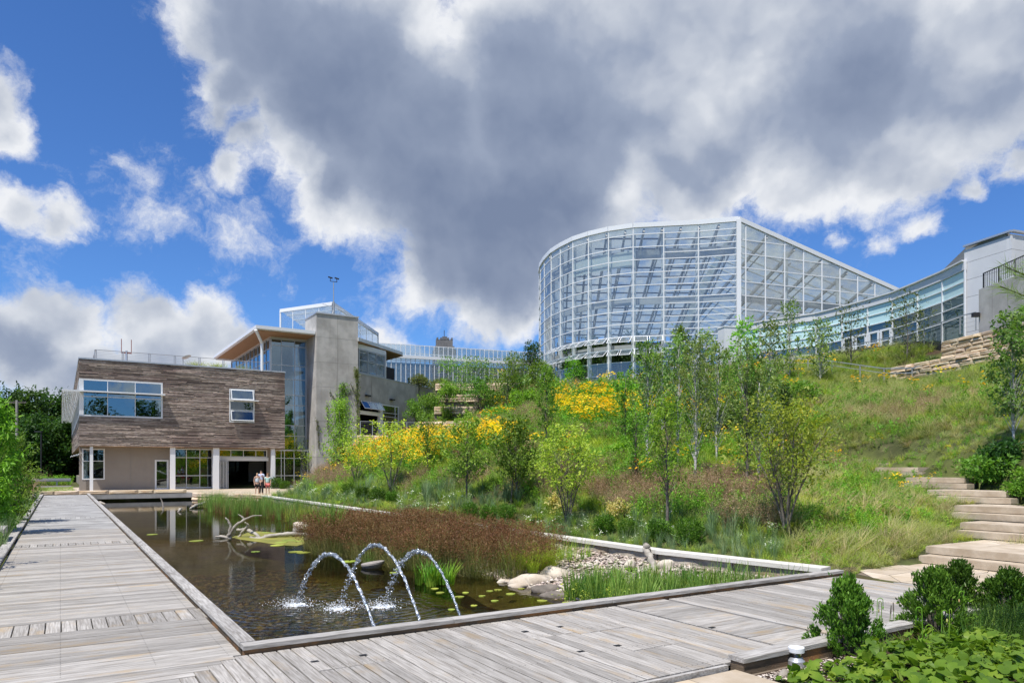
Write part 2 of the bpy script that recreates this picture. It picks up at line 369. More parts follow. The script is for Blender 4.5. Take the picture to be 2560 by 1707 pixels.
M['reed'] = L_('green_reed', [(.07,.15,.03),(.14,.24,.045),(.26,.33,.09)], trans=.3)
M['petal'] = L_('yellow_petal', [(.66,.36,.01),(.7,.44,.015),(.7,.5,.03)], trans=.3, amt=.1)
M['white_petal'] = L_('white_petal', [(.6,.62,.5),(.75,.76,.66)], trans=.3, amt=.1)
M['ginger'] = L_('broad_leaf', [(.06,.14,.018),(.13,.26,.025),(.24,.36,.045)], rough=.45, spec=.2, trans=.3, hue=.03, amt=.35, nsc=3)
M['lily'] = L_('lily_pad', [(.2,.26,.04),(.33,.36,.06)], trans=.1)
M['algae'] = mat('algae', (.2,.2,.03), (.3,.28,.05), .5)
# ---------------- terrain ----------------
STEPU = [15.2,15.6,18.1,18.5,19.6,20.0,21.5,21.9,23.3,23.7,25.2,25.6,27.3,27.7]
STEPL = [2297,2314,2386,2400,2379,2386,2338,2318,2261,2264,2197,2188,2137,2083]
STEPR = [None,None,None,None,2620,2620,2527,2515,2417,2411,2306,2295,2220,2140]
def onu(px, u):
    d = (px-CX)/FPX; Y = u/(UX*d+UY); return (-UY*d+UX)*Y
STEPS = []
for k in range(14):
    v1 = onu(STEPL[k], STEPU[k]); v0 = onu(STEPR[k], STEPU[k]) if STEPR[k] else v1-4.6
    STEPS.append((STEPU[k], v0, v1, .167*(k+1)))
cp = []
def c3(px, Y, z): cp.append(((px-CX)/FPX*Y, Y, z))
def cu(u, v, z): p = S(u, v); cp.append((p.x, p.y, z))
for v in range(8, 60, 4): cu(11.9, v, .06)
for v in range(14, 60, 6): cu(13.4, v, .26)
for v in (62, 66, 70): cu(11, v, .05); cu(16, v, .15)
for u, v in ((12.2,7.6),(13,7.5),(14.5,7.2),(13,5),(15,4.5),(12.9,9.0)): cu(u, v, -.03)
cu(21, 66, 1.2); cu(25, 66, 2.4)
for (u, v0, v1, z) in STEPS:
    cu(u+.15, v1+.1, z-.05); cu(u+.15, v0-.1, z+.02); cu(u+.3, (v0+v1)/2, z-.3)
    if v1 < 12: cu(u-.3, v1+.9, z-.15)
for px, tab in {1400:[(25,1.35),(32,2.6),(40,4.3),(50,6.4),(60,7.9),(70,9.5)],
      1650:[(22,1.1),(29,2.35),(34,3.4),(42,5.6),(50,7.4),(60,8.9),(70,9.8)],
      1900:[(18,.85),(23,1.6),(29,2.45),(33,3.4),(40,5.7),(48,8.0),(56,9.6),(63,10.75),(70,10.8)],
      2150:[(29,2.4),(33,3.6),(40,5.8),(47,7.6),(53,10.0),(57.5,10.8),(70,10.9)],
      2300:[(26,2.1),(30,3.2),(35,4.8),(40,6.2),(46,7.55),(48,9.2),(52,10.7),(70,10.9)],
      2500:[(20,1.9),(24,2.9),(30,4.9),(36,6.9),(41,8.2),(45,9.6),(60,10.9)],
      2800:[(14,.8),(20,2.6),(30,6.),(40,8.5),(60,10.9)],
      1150:[(27,1.0),(33,1.9),(42,3.3),(52,4.2),(60,4.8),(66,5.8),(74,7.8),(80,10.0)],
      980:[(36,1.2),(44,2.1),(54,3.0),(62,3.4),(70,4.6),(80,4.8),(92,8)],
      860:[(45,.9),(55,1.7),(62,2.5)], 1250:[(30,1.7),(40,3.6),(50,4.9),(58,5.6),(64,6.8),(70,8.8),(78,10.8)]}.items():
    for Y, z in tab: c3(px, Y, z)
for x, y, z in ((20,95,11),(0,95,12),(-15,110,13),(15,120,13),(60,60,11),(60,100,11),(70,20,8),(-40,110,8),(30,75,10.9),(10,85,11),(45,40,11)): cp.append((x, y, z))
cp = np.array(cp)
def tps(r2): return .5*r2*np.log(r2+1e-9)
A = cp[:, :2]; n = len(A); d2 = ((A[:, None]-A[None])**2).sum(2); K = tps(d2)+np.eye(n)*1.5
Pm = np.hstack([np.ones((n, 1)), A]); L = np.zeros((n+3, n+3)); L[:n, :n] = K; L[:n, n:] = Pm; L[n:, :n] = Pm.T
sol = np.linalg.solve(L, np.concatenate([cp[:, 2], np.zeros(3)]))
def hillz(x, y):
    x = np.asarray(x, float).ravel(); y = np.asarray(y, float).ravel(); out = np.zeros(len(x))
    for i in range(0, len(x), 20000):
        q = np.stack([x[i:i+20000], y[i:i+20000]], 1); dd = ((q[:, None]-A[None])**2).sum(2)
        out[i:i+20000] = tps(dd)@sol[:n]+sol[n]+q@sol[n+1:]
    return np.clip(out, -.3, 15)
def lines(*segs):
    out = []
    for a, b, st in segs: out += list(np.arange(a, b-1e-6, st))
    return out
gu = np.array(sorted(set(np.round(lines((-900,-100,200),(-100,-12,8),(-12,-2,1.),(-2,1.6,.6),(1.7,1.71,1),(1.82,11.2,1.2),(11.32,11.33,1),(11.4,13.0,.12),(13.0,34,.5),(34,90,1.5),(90,900,100))+[10.6,900], 3))))
gv = np.array(sorted(set(np.round(lines((-300,-20,40),(-20,0,2),(0,5,.5),(5.1,8,.5),(8.12,8.13,1),(8.2,12.4,.15),(12.4,60,.6),(61.2,61.3,1),(61.4,62,.3),(62,80,.8),(80,140,2.5),(140,1500,120))+[1500], 3))))
U2, V2 = np.meshgrid(gu, gv, indexing='ij'); Xg = UX*U2-UY*V2; Yg = UY*U2+UX*V2
Zg = np.full(U2.shape, -.08)
hz = hillz(Xg, Yg).reshape(U2.shape)
hm = (U2 >= 11.5) & (U2 < 140) & (V2 > 4.9) & (V2 < 150)
edge = np.clip(np.minimum((140-U2)/40, (150-V2)/40), 0, 1)
hzb = hz*edge+6*(1-edge)
Zg[hm] = hzb[hm]
far = (V2 >= 61) & (U2 < 11.5); Zg[far] = -.02
Zg[(U2 > 1.0) & (V2 < 5.3) & (V2 > -20)] = -.25
Zg[(U2 >= 140) & (V2 > 4.9)] = 6; Zg[(V2 >= 150) & (U2 > 10)] = 6
lowr = (V2 < 4.9) & (U2 > 12); Zg[lowr] = np.clip((U2[lowr]-12)*.06, 0, 5)-.25
Zg[(U2 > -.9) & (U2 < 1.75) & (V2 > 3) & (V2 < 61.1)] = -.45      # under the boardwalk
Zg[(U2 > -.9) & (U2 < 12.2) & (V2 > 5.2) & (V2 < 8.1)] = -.45      # under the near deck
Zg[(U2 > 1.75) & (U2 < 11.4) & (V2 > 8.11) & (V2 < 61.25)] = -1.25 # pond
tri = (U2 >= 11.35) & (V2 > 8.0) & (U2 < 11.5+(12.1-V2)*.14) & (V2 < 12.1); Zg[tri] = -.3
Zg += np.where(hm & (U2 > 11), .05*np.sin(Xg*1.9+np.cos(Yg*1.3))*np.cos(Yg*1.7), 0)
lf = (U2 < -3) & (V2 > 20); Zg[lf] += (.12*np.sin(Xg*.23)+.1*np.cos(Yg*.31))[lf]
fc_ = (U2 > 11.4) & (V2 > 49.6) & (V2 < 72) & (U2 < 13.4+(V2-50)*.6); Zg[fc_] = -.08
for (uk, v0, v1, zk) in STEPS:
    m_ = (U2 > uk-.3) & (U2 < uk+2.3) & (V2 > v0+.1) & (V2 < v1-.1); Zg[m_] = np.minimum(Zg[m_], zk-.22)
nu, nv = U2.shape; ids = np.arange(nu*nv).reshape(nu, nv)
F4 = np.stack([ids[:-1, :-1], ids[1:, :-1], ids[1:, 1:], ids[:-1, 1:]], -1).reshape(-1, 4)
M['soil'] = mat('planted_soil', (.045,.05,.018), (.10,.12,.03), .95, ns=.6, big=((.06,.035,.022), .18, .5, .66), bump=.6, bs=9, bstr=.05, stain=((.2,.17,.09), (.5,.5,.5), .58, .75))
ground = npobj('ground', np.stack([Xg.ravel(), Yg.ravel(), Zg.ravel()], 1), F4, M['soil'], kind='structure', smooth=True)
from bisect import bisect_right
def tz(x, y):
    u, v = uv(x, y); i = min(max(bisect_right(gu, u)-1, 0), nu-2); j = min(max(bisect_right(gv, v)-1, 0), nv-2)
    a = (u-gu[i])/(gu[i+1]-gu[i]); b = (v-gv[j])/(gv[j+1]-gv[j])
    return float(Zg[i,j]*(1-a)*(1-b)+Zg[i+1,j]*a*(1-b)+Zg[i,j+1]*(1-a)*b+Zg[i+1,j+1]*a*b)
def tzv(x, y):
    u = UX*x+UY*y; v = -UY*x+UX*y
    i = np.clip(np.searchsorted(gu, u, 'right')-1, 0, nu-2); j = np.clip(np.searchsorted(gv, v, 'right')-1, 0, nv-2)
    a = (u-gu[i])/(gu[i+1]-gu[i]); b = (v-gv[j])/(gv[j+1]-gv[j])
    return Zg[i,j]*(1-a)*(1-b)+Zg[i+1,j]*a*(1-b)+Zg[i,j+1]*(1-a)*b+Zg[i+1,j+1]*a*b
def hit(px, py, y0=9., y1=120.):
    d = (px-CX)/FPX; s = (HY-py)/FPX; Y = y0
    while Y < y1:
        if uv(d*Y, Y)[0] > 11.65 and tz(d*Y, Y) > CH+s*Y: return Vector((d*Y, Y, tz(d*Y, Y)))
        Y += .1
    return Vector((d*60, 60, tz(d*60, 60)))
WL = -.5
# ---------------- water ----------------
def water_mat():
    m = bpy.data.materials.new('pond_water'); m.use_nodes = True; T = NT(m.node_tree); out = T.n['Material Output']; T.n.remove(T.n['Principled BSDF'])
    pos = T.new('ShaderNodeNewGeometry').outputs['Position']
    mp = T.new('ShaderNodeMapping'); T.link(pos, mp.inputs[0]); mp.inputs['Scale'].default_value = (.8, 1.5, 1)
    h = T.math('MULTIPLY', T.noise(mp.outputs[0], 5.5, 3, .5), .35)
    h2 = T.math('MULTIPLY', T.noise(mp.outputs[0], 1.1, 2), .8)
    h = T.math('ADD', h, h2)
    # rings spreading from the three splashes
    for sp in SPL:
        dist = T.vmath('DISTANCE', pos, (sp.x, sp.y, WL))
        amp = T.ramp(dist, 3.4, .2, 0, .17)
        wob = T.math('ADD', dist, T.math('MULTIPLY', T.noise(pos, 1.6, 3), .6))
        h = T.math('ADD', h, T.math('MULTIPLY', T.math('SINE', T.math('MULTIPLY', wob, 30.)), amp))
    near = T.vmath('DISTANCE', pos, tuple(SPL[1])); strength = T.ramp(near, 1.5, 9, 1.0, .22)
    bm = T.new('ShaderNodeBump', i_Distance=.011); T.link(h, bm.inputs['Height']); T.link(strength, bm.inputs['Strength'])
    fr = T.new('ShaderNodeFresnel', i_IOR=1.33); T.link(bm.outputs[0], fr.inputs['Normal'])
    tr = T.new('ShaderNodeBsdfTransparent'); tr.inputs[0].default_value = (.46, .46, .25, 1)
    gl = T.new('ShaderNodeBsdfGlossy'); gl.inputs['Roughness'].default_value = .03; T.link(bm.outputs[0], gl.inputs['Normal'])
    ms = T.new('ShaderNodeMixShader'); T.link(T.math('MULTIPLY', fr.outputs[0], .95), ms.inputs[0])
    T.link(tr.outputs[0], ms.inputs[1]); T.link(gl.outputs[0], ms.inputs[2]); T.link(ms.outputs[0], out.inputs[0]); return m
SPL = [G(743, 1512, WL), G(851, 1522, WL), G(960, 1516, WL)]
M['water'] = water_mat()
mb = MB(); mb.quad(S(1.72,8.12,WL), S(11.45,8.12,WL), S(11.45,61.3,WL), S(1.72,61.3,WL)); obj('water', mb, M['water'], kind='structure')
M['bed'] = mat('pond_bed', (.09,.08,.035), (.22,.19,.085), .9, ns=7, detail=6, big=((.05,.05,.018), .5, .4, .7))
mb = MB(); mb.quad(S(1.74,8.13,-1.1), S(11.4,8.13,-1.1), S(11.4,61.2,-1.1), S(1.74,61.2,-1.1)); bed = obj('pond_bed', mb, M['bed'], kind='structure')
# pebbles lying on the bed by the near corner: real stones under the water
def pebbles(name, pts, size, parent=None, matn='pebble', kind='stuff', flat=.6):
    base = np.array([(1,0,0),(.6,.75,.1),(-.4,.9,-.1),(-1,.1,0),(-.5,-.8,.1),(.5,-.85,-.1),(.1,0,.62),(-.05,.1,-.6)])
    fc = np.array([(0,1,6),(1,2,6),(2,3,6),(3,4,6),(4,5,6),(5,0,6),(1,0,7),(2,1,7),(3,2,7),(4,3,7),(5,4,7),(0,5,7)])
    n = len(pts); sc_ = size*rng.uniform(.5, 1.35, (n,1))*np.array([[1,.72,flat]])*rng.uniform(.8,1.25,(n,3)); a = rng.uniform(0, 2*PI, n)
    V = base[None]*sc_[:, None]*(1+rng.uniform(-.13,.13,(n,8,3))); ca, sa = np.cos(a)[:, None], np.sin(a)[:, None]
    V = np.stack([V[..., 0]*ca-V[..., 1]*sa, V[..., 0]*sa+V[..., 1]*ca, V[..., 2]], -1)+np.asarray(pts)[:, None]
    Fc = (fc[None]+8*np.arange(n)[:, None, None]).reshape(-1, 3)
    return npobj(name, V.reshape(-1, 3), Fc, M[matn], parent, kind=kind, smooth=True)
M['wetpeb'] = mat('wet_pebbles', (.14,.09,.05), (.36,.25,.15), .7, ns=3, island=.4, hue=.02)
q = rng.uniform(0, 1, (2600, 2)); pu = 1.8+q[:, 0]*4.2; pv = 8.2+q[:, 1]**1.3*14
pts = np.stack([UX*pu-UY*pv, UY*pu+UX*pv, np.full(len(pu), -1.08)], 1); pebbles('pebbles_under_water', pts, .085, matn='wetpeb')

# ---------------- boardwalk and near deck ----------------
def plank_mesh(name, L, w=.135, t=.035):
    c = .004; mb = MB()
    pr = [(-w/2,-t),(w/2,-t),(w/2,-c),(w/2-c,0),(-w/2+c,0),(-w/2,-c)]
    vs = [(x, y, z) for x in (-L/2, L/2) for y, z in pr]
    fs = [tuple(range(5,-1,-1)), tuple(range(6,12))]+[(i,(i+1)%6,6+(i+1)%6,6+i) for i in range(6)]
    me = bpy.data.meshes.new(name); me.from_pydata(vs, [], fs); me.materials.append(M['plank']); return me
mc = {}
def plank_of(L, w=.135):
    k = (round(L, 2), w)
    if k not in mc: mc[k] = plank_mesh('plank', *k)
    return mc[k]
AZU = math.atan2(UY, UX)
nail = MB()
def plank(parent, u, v, L, along, w=.135):
    jz = random.uniform(-.0025, .0025)
    o = share('plank', plank_of(L, w), parent, S(u, v, jz), (random.uniform(-.001,.001), 0, AZU+(PI/2 if along == 'v' else 0)+(PI if random.random() < .5 else 0)))
    return o
BW = tag(bpy.data.objects.new('boardwalk', None), None, None, None, 'structure'); COL.objects.link(BW)
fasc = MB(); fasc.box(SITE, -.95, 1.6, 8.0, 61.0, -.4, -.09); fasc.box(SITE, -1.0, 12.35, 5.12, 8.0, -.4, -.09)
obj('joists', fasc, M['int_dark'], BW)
bands = [10.35, 21.75, 33.1, 44.4, 55.7]; U0, U1 = -1.0, 1.64
v = 8.15; far_mb = MB(); cnt = 0; pitch = .15
def farbox(u0, u1, v0, v1): far_mb.box(SITE, u0, u1, v0, v1, -.03, 0)
while v < 61.0:
    bd = next((b for b in bands if b-.075 <= v < b+.68), None)
    if bd is not None:
        Lb = .72; u = U0+.085
        while u < U1-.02:
            if v < 30: plank(BW, u, bd+.33, Lb, 'v', .155)
            else: farbox(u-.078, u+.078, bd-.03, bd+.69)
            u += .168
        v = bd+.33+Lb/2+.082; continue
    if v < 27: plank(BW, (U0+U1)/2, v, U1-U0, 'u')
    else: farbox(U0, U1, v-.071, v+.071)
    if v < 22:
        for uu in (-.85, .0, .82, 1.52):
            for dv in (-.04, .04): nail.box(SITE, uu-.004, uu+.004, v+dv-.004, v+dv+.004, .0025, .0036)
    v += pitch
# boards before the corner end on a stepped mitre
mit = []
v = 8.0
while v > 3.2:
    ue = 1.64-(8.05-v)*.95; ue = -1.0+round((ue+1.0)/.15)*.15
    if v > 5.1 or True:
        L = ue+1.6
        if L > .3: plank(BW, -1.6+L/2, v, L, 'u')
    mit.append((v, ue)); v -= pitch
def mitre_top(u):     # v where the cross boards above column u begin
    t = 8.02
    for v, ue in mit:
        if ue > u: t = min(t, v-.075)
    return t
u = -1.0+.075; band_u = (6.83, 7.78)
while u < 12.35:
    vt = mitre_top(u)-.006 if u < 1.7 else 8.03
    if vt-5.1 < .12: u += .15; continue
    if band_u[0] < u < band_u[1]:
        u += .15; continue
    cuts = []
    if 2.1 < u < 2.95: cuts = [7.0]
    if 4.65 < u < 5.3: cuts = [7.0]
    if 5.3 < u < 6.1: cuts = [5.95, 6.9]
    ends = [5.08]+cuts+[vt]
    for a, b in zip(ends[:-1], ends[1:]): plank(BW, u, (a+b)/2+(.004 if a > 5.1 else 0), b-a-.012, 'v')
    for vv in (5.2, 6.1, 7.1, 7.9):
        if vv < vt:
            for du in (-.04, .04): nail.box(SITE, u+du-.004, u+du+.004, vv-.004, vv+.004, .0025, .0036)
    u += .15
v = 5.15
while v < 8.0: plank(BW, sum(band_u)/2, v, band_u[1]-band_u[0]-.02, 'u', .15); v += .158
obj('planks', far_mb, mat('far_planks', (.27,.26,.245), (.39,.38,.36), .8, ns=1.2, stretch=(1,1,1), island=.2), BW, kind='stuff')
obj('nail_heads', nail, M['darkmetal'], BW, kind='stuff')
edge = MB(); edge.box(SITE, .2, 5.74, 5.02, 5.065, -.16, -.004); edge.box(SITE, 12.36, 12.42, 5.1, 8.0, -.16, -.01); obj('edge_board', edge, M['cap'], BW)
for px, py in ((1313,1578),(1400,1566),(1452,1628),(1544,1613),(787,1653),(908,1637),(1780,1568)):
    g = G(px, py); u, v = uv(g.x, g.y); mb = MB()
    mb.box(SITE, u-.04, u+.04, v-.03, v+.03, .0015, .005); mb.box(SITE, u-.02, u+.02, v-.012, v+.012, .005, .009)
    obj('hatch_plate', mb, M['darkmetal'], BW)
# kerb caps
def kerb(name, label, u0, u1, v0, v1, along, w, top=.1, bottom=-.02, skirt=True, piece=2.4):
    t = thing(name, label, 'kerb', S(u0, v0, 0)); a, b = (u0, u1) if along == 'u' else (v0, v1)
    x = a
    while x < b-.05:
        L = min(piece*random.uniform(.85, 1.1), b-x)
        if b-x-L < .5: L = b-x
        me_k = MB(); tt = .052; c = .006; W_ = w
        pr = [(-W_/2,-tt),(W_/2,-tt),(W_/2,-c),(W_/2-c,0),(-W_/2+c,0),(-W_/2,-c)]
        vs = [(xx, y, z) for xx in (-(L-.008)/2, (L-.008)/2) for y, z in pr]
        me = bpy.data.meshes.new('cap_board'); me.from_pydata(vs, [], [tuple(range(5,-1,-1)), tuple(range(6,12))]+[(i,(i+1)%6,6+(i+1)%6,6+i) for i in range(6)])
        me.materials.append(M['cap'])
        c_ = (x+L/2, (v0+v1)/2) if along == 'u' else ((u0+u1)/2, x+L/2)
        share('cap_board', me, t, S(*c_, top+random.uniform(-.002,.002)), (0,0,AZU+(PI/2 if along == 'v' else 0)))
        x += L
    sk = MB(); e = .018
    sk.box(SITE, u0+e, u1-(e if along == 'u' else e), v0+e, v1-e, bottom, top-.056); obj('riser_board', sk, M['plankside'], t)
    return t
kerb('timber_kerb', 'long weathered timber kerb between the boardwalk and the pond', 1.65, 1.82, 8.20, 61.0, 'v', .17, bottom=-1.0)
kerb('timber_kerb', 'weathered timber kerb along the near edge of the pond behind the fountain jets', 1.65, 12.3, 8.03, 8.19, 'u', .16, bottom=-1.0)
kerb('timber_kerb', 'timber kerb along the left edge of the boardwalk beside the planting', -1.22, -1.02, 9.0, 60.5, 'v', .2)
kerb('timber_kerb', 'short thick timber kerb at the near right deck edge behind the bollard light', 5.78, 12.3, 4.86, 5.06, 'u', .2, top=.095, bottom=-.2)

# far landing bridge, stone ledge
br_ = thing('bridge_deck', 'grey timber landing crossing the far end of the pond', 'bridge', S(6, 61, 0))
mb = MB(); mb.box(SITE, -1.0, 8.9, 61.05, 64.5, -.04, 0); obj('deck_boards', mb, M['plank'], br_)
mb = MB(); mb.box(SITE, 1.84, 8.9, 61.05, 61.2, -.34, -.045); obj('beam', mb, M['concrete'], br_)
for px in (305, 315, 385, 393, 423): 
    u, z = FR(px, 1250, 61.6); mb = MB(); mb.box(SITE, u-.04, u+.04, 61.5, 61.6, -1.1, -.34); obj('pier', mb, M['alu'], br_)
mb = MB(); mb.box(SITE, 1.84, 10.3, 64.4, 64.5, -1.1, -.35); obj('back_wall', mb, M['int_dark'], br_)
def unit_stone(seed):
    r = random.Random(seed); vs = []
    for x in (-.5, .5):
        for y in (-.5, .5):
            for z in (-.5, .5): vs.append((x, y, z))
    # front face (y=-.5) is pitched: extra inner ring
    ring = [(-.40,-.62-r.random()*.25,-.30),(.38,-.62-r.random()*.25,-.32),(.39,-.62-r.random()*.25,.3),(-.37,-.62-r.random()*.25,.31)]
    vs += ring; a, b, c, d = 0, 4, 5, 1
    fs = [(2,3,7,6),(0,1,3,2),(4,6,7,5),(1,5,7,3),(0,2,6,4),(a,b,9,8),(b,c,10,9),(c,d,11,10),(d,a,8,11),(8,9,10,11)]
    return vs, fs
def stone_me(matn, seed, name='stone'):
    vs, fs = unit_stone(seed); me = bpy.data.meshes.new(name); me.from_pydata(vs, [], fs); me.materials.append(M[matn]); return me
SAND = [stone_me('sand', i) for i in range(5)]; 
def stone_wall(label, p0, p1, z0, z1, rows, wmin, wmax, depth=.3, name='stone_wall', top0=None, zb1=None, thick=.45, lean=0., capd=None):
    """p0,p1 plan points left to right; z1 may fall to zb1 at the right end"""
    fr = frame(p0, p1); L = (p1-p0).length; a0 = p0-fr[0]; az = math.atan2(fr[1].y, fr[1].x)
    t = thing(name, label, 'wall', (p0+p1)/2*1.0); t.location.z = z0
    mb = MB(); mb.box(fr, .02, L-.02, .16+lean, thick+lean, z0-.5, min(z1, zb1 or z1)-.03); obj('core', mb, M['mortar'], t)
    hs = [random.uniform(.7, 1.3) for _ in range(rows)]; s = sum(hs); z = z0
    for r, h in enumerate(hs):
        h = h/s*(z1-z0); x = 0
        while x < L-.05:
            w = random.uniform(wmin, wmax); w = min(w, L-x)
            if L-x-w < wmin*.5: w = L-x
            zt = z+h
            q = FP(fr, x+w/2, depth/2+random.uniform(-.03,.03)+lean*r/rows, z+h/2)
            dz = ((zb1-z1)*(x+w/2)/L if zb1 is not None else 0)*(r+1)/rows
            share('stone', random.choice(SAND), t, q+Vector((0,0,dz)), (0,0,az), (w-.02, depth, h-.018)); x += w
        z += h
    return t
q0 = S(-3.4, 61.6); q1 = S(1.3, 61.6)
stone_wall('low sandstone ledge at the far left end of the boardwalk', S(-1.3,61.45), S(8.4,61.45), .02, .3, 1, .9, 2.2, thick=.5)
stone_wall('low sandstone ledge slanting in front of the folding doors at the far right end of the pond', S(8.0,56.0), S(12.0,49.2), -.55, .2, 3, .7, 1.7, thick=.5)

# pond retaining wall with cap
def blocks(me_mat, n=4):
    out = []
    for i in range(n):
        r = random.Random(i+50); vs = []; N = 5; K = 3; fs = []
        for j in range(K+1):
            for i2 in range(N+1):
                ed = i2 in (0, N) or j in (0, K)
                vs.append((i2/N-.5, -.5-(0 if ed else r.uniform(.1, .5)), j/K-.5))
        for j in range(K):
            for i2 in range(N): a = j*(N+1)+i2; fs.append((a, a+1, a+N+2, a+N+1))
        o = len(vs); vs += [(x, .5, z) for z in (-.5, .5) for x in (-.5, .5)]
        fs += [(K*(N+1)+i2, K*(N+1)+i2+1, o+3, o+2) for i2 in (0,)] and []
        tl, tr_, bl, br2 = K*(N+1), K*(N+1)+N, 0, N
        fs += [(tl, tr_, o+3, o+2), (bl, tl, o+2, o), (br2, o+1, o+3, tr_), (o, o+2, o+3, o+1)]
        me = bpy.data.meshes.new('block'); me.from_pydata(vs, [], fs); me.materials.append(M[me_mat]); out.append(me)
    return out
RB = blocks('rough')
pw = thing('retaining_wall', 'long low stone retaining wall with pale cap along the far side of the pond', 'wall', S(10.4, 8.3, 0))
v = 12.02
while v < 49.3:
    L = random.uniform(1.5, 2.1); L = min(L, 49.4-v)
    # wall runs along v and faces -u: local x axis -> -v direction
    share('block', random.choice(RB), pw, S(11.5, v+L/2, -.41), (0,0,AZU-PI/2), (L-.025, .22, .95)); v += L
v = 12.0; cm = bpy.data.meshes.new('cap_stone')
bb = MB(); bb.box(WORLDF, -.5,.5,-.5,.5,-.5,.5); cm.from_pydata(bb.v, [], bb.f); cm.materials.append(M['lime'])
while v < 49.3:
    L = random.uniform(2.0, 3.4); L = min(L, 49.5-v)
    share('cap_stone', cm, pw, S(11.5, v+L/2, .105), (0,0,AZU-PI/2), (L-.012, .36, .085)); v += L

for i_, (e0, e1) in enumerate(((S(11.5, 12.0), S(11.76, 10.1)), (S(11.76, 10.1), S(12.05, 8.25)))):
    d_ = (e1-e0); Le = d_.length; ae = math.atan2(d_.y, d_.x); mid_ = (e0+e1)/2
    share('block', RB[i_], pw, mid_-AZ*.41, (0,0,ae), (Le-.02, .22, .95)); share('cap_stone', cm, pw, mid_+AZ*(.1045-.001*i_), (0,0,ae), (Le+.03, .38, .085))
# gravel beach inside the pond wall
gm = MB(); nn = 40
pu0 = lambda v: 7.3+.9*math.sin(v*.5)*.4+(v-9)*-.02
gpts = []; Vb = []; rows_ = []
for i in range(30):
    v = 8.2+i*.6
    for j in range(12):
        t = j/11; u = pu0(v)+t*(11.38-pu0(v)); z = -.75+.62*t**.8+.03*math.sin(u*5+v*3); Vb.append(S(u, v, z))
Fb = [(i*12+j, i*12+j+1, (i+1)*12+j+1, (i+1)*12+j) for i in range(29) for j in range(11)]
gm.add(Vb, Fb); obj('gravel_bank', gm, mat('bank_soil', (.12,.1,.06), (.2,.16,.1), .95, ns=5), kind='structure', smooth=True)
n = 9500; vv = 8.25+rng.uniform(0,1,n)**1.4*15; uu0 = np.array([pu0(x) for x in vv]); t = rng.uniform(.22, 1, n); uu = uu0+t*(11.36-uu0)
zz = -.75+.62*t**.8+.02+rng.uniform(0,.03,n); ga = np.stack([UX*uu-UY*vv, UY*uu+UX*vv, zz], 1)
q = rng.uniform([11.3,8.2],[12.0,12.0],(500,2)); q = q[q[:,0] < 11.38+(12.0-q[:,1])*.14]; gb = np.stack([UX*q[:,0]-UY*q[:,1], UY*q[:,0]+UX*q[:,1], np.full(len(q), -.13)], 1)
pebbles('gravel', np.concatenate([ga, gb]), .062)
xb = MB(); xb.add([S(11.3,8.19,-.14), S(12.0,8.19,-.14), S(11.3,12.1,-.14)], [(0,1,2)]); obj('gravel_corner', xb, M['soil'], kind='structure')
tag(bpy.data.objects['gravel'], 'pale rounded gravel on the bank between the pond and the stone wall', 'gravel')
for o in (bpy.data.objects['pebbles_under_water'],): tag(o, 'brown pebbles lying under the shallow near corner of the pond', 'pebbles')

# ---------------- stone stairs, flagstones, paving ----------------
st = thing('stone_stairs', 'wide pale stone stairs climbing the slope in pairs of slabs', 'stairs', S(*((15.2, 7)), 0))
for k, (u, v0, v1, z) in enumerate(STEPS):
    nxt = STEPS[k+1][0] if k < 13 else u+1.0
    dep = min(nxt-u+.05, .62) if k % 2 == 0 else 1.0
    fr = (S(u, v1, 0), S(0,-1,0), S(1,0,0), AZ); mb = MB(); L = v1-v0; c = .012
    mb.box(fr, 0, L, 0, dep, z-.15, z-c); mb.box(fr, c, L-c, c, dep-.002, z-c, z)
    mb.box(fr, .05, L-.05, .05, dep, z-.35, z-.152)
    o = obj('step', mb, M['step'], st)
def flags(parent, u0, u1, v0, v1, z, cell=.7, name='flagstone', poly=None, zf=None):
    nu_ = max(2, int((u1-u0)/cell)); nv_ = max(2, int((v1-v0)/cell))
    J = {}
    for i in range(nu_+1):
        for j in range(nv_+1):
            ji = .3 if 0 < i < nu_ else 0; jj = .3 if 0 < j < nv_ else 0
            J[i,j] = ((u0+(i+random.uniform(-ji,ji))*(u1-u0)/nu_), v0+(j+random.uniform(-jj,jj))*(v1-v0)/nv_)
    for i in range(nu_):
        for j in range(nv_):
            q = [J[i,j], J[i+1,j], J[i+1,j+1], J[i,j+1]]
            def emit(q):
                cx = sum(a for a, _ in q)/len(q); cy = sum(b for _, b in q)/len(q)
                if poly and not poly(cx, cy): return
                q2 = [(cx+(a-cx)*(1-.016/cell), cy+(b-cy)*(1-.016/cell)) for a, b in q]
                zz_ = z+(zf(cx, cy) if zf else 0)+random.uniform(-.003,.003)
                mb = MB(); mb.prism([tuple(S(a, b)[:2]) for a, b in q2], zz_-.05, zz_); obj(name, mb, M['flag'], parent)
            if random.random() < .45: emit([q[0], q[1], q[2]]); emit([q[0], q[2], q[3]])
            else: emit(q)
for a, b in ((1, 2), (3, 4), (5, 6), (7, 8), (9, 10), (11, 12)):
    ua = STEPS[a][0]+1.0; ub = STEPS[b][0]-.02
    if ub-ua > .2: flags(st, ua, ub, max(STEPS[a][1], STEPS[b][1])-.3, min(STEPS[a][2], STEPS[b][2])-.02, STEPS[a][3]-.003, .6)
pz = tag(bpy.data.objects.new('pavement', None), kind='structure'); COL.objects.link(pz); pz.location = S(14, 6, 0)
mb = MB(); mb.prism([tuple(S(a, b)[:2]) for a, b in ((12.43,3.8),(15.6,2.5),(15.6,8.2),(13.2,8.25),(12.43,8.05))], -.3, -.025); obj('bedding', mb, M['mortar'], pz)
flags(pz, 12.44, 15.6, 2.5, 8.3, .0, .72, poly=lambda a, b: b < 7.95+.08*(a-12.4))
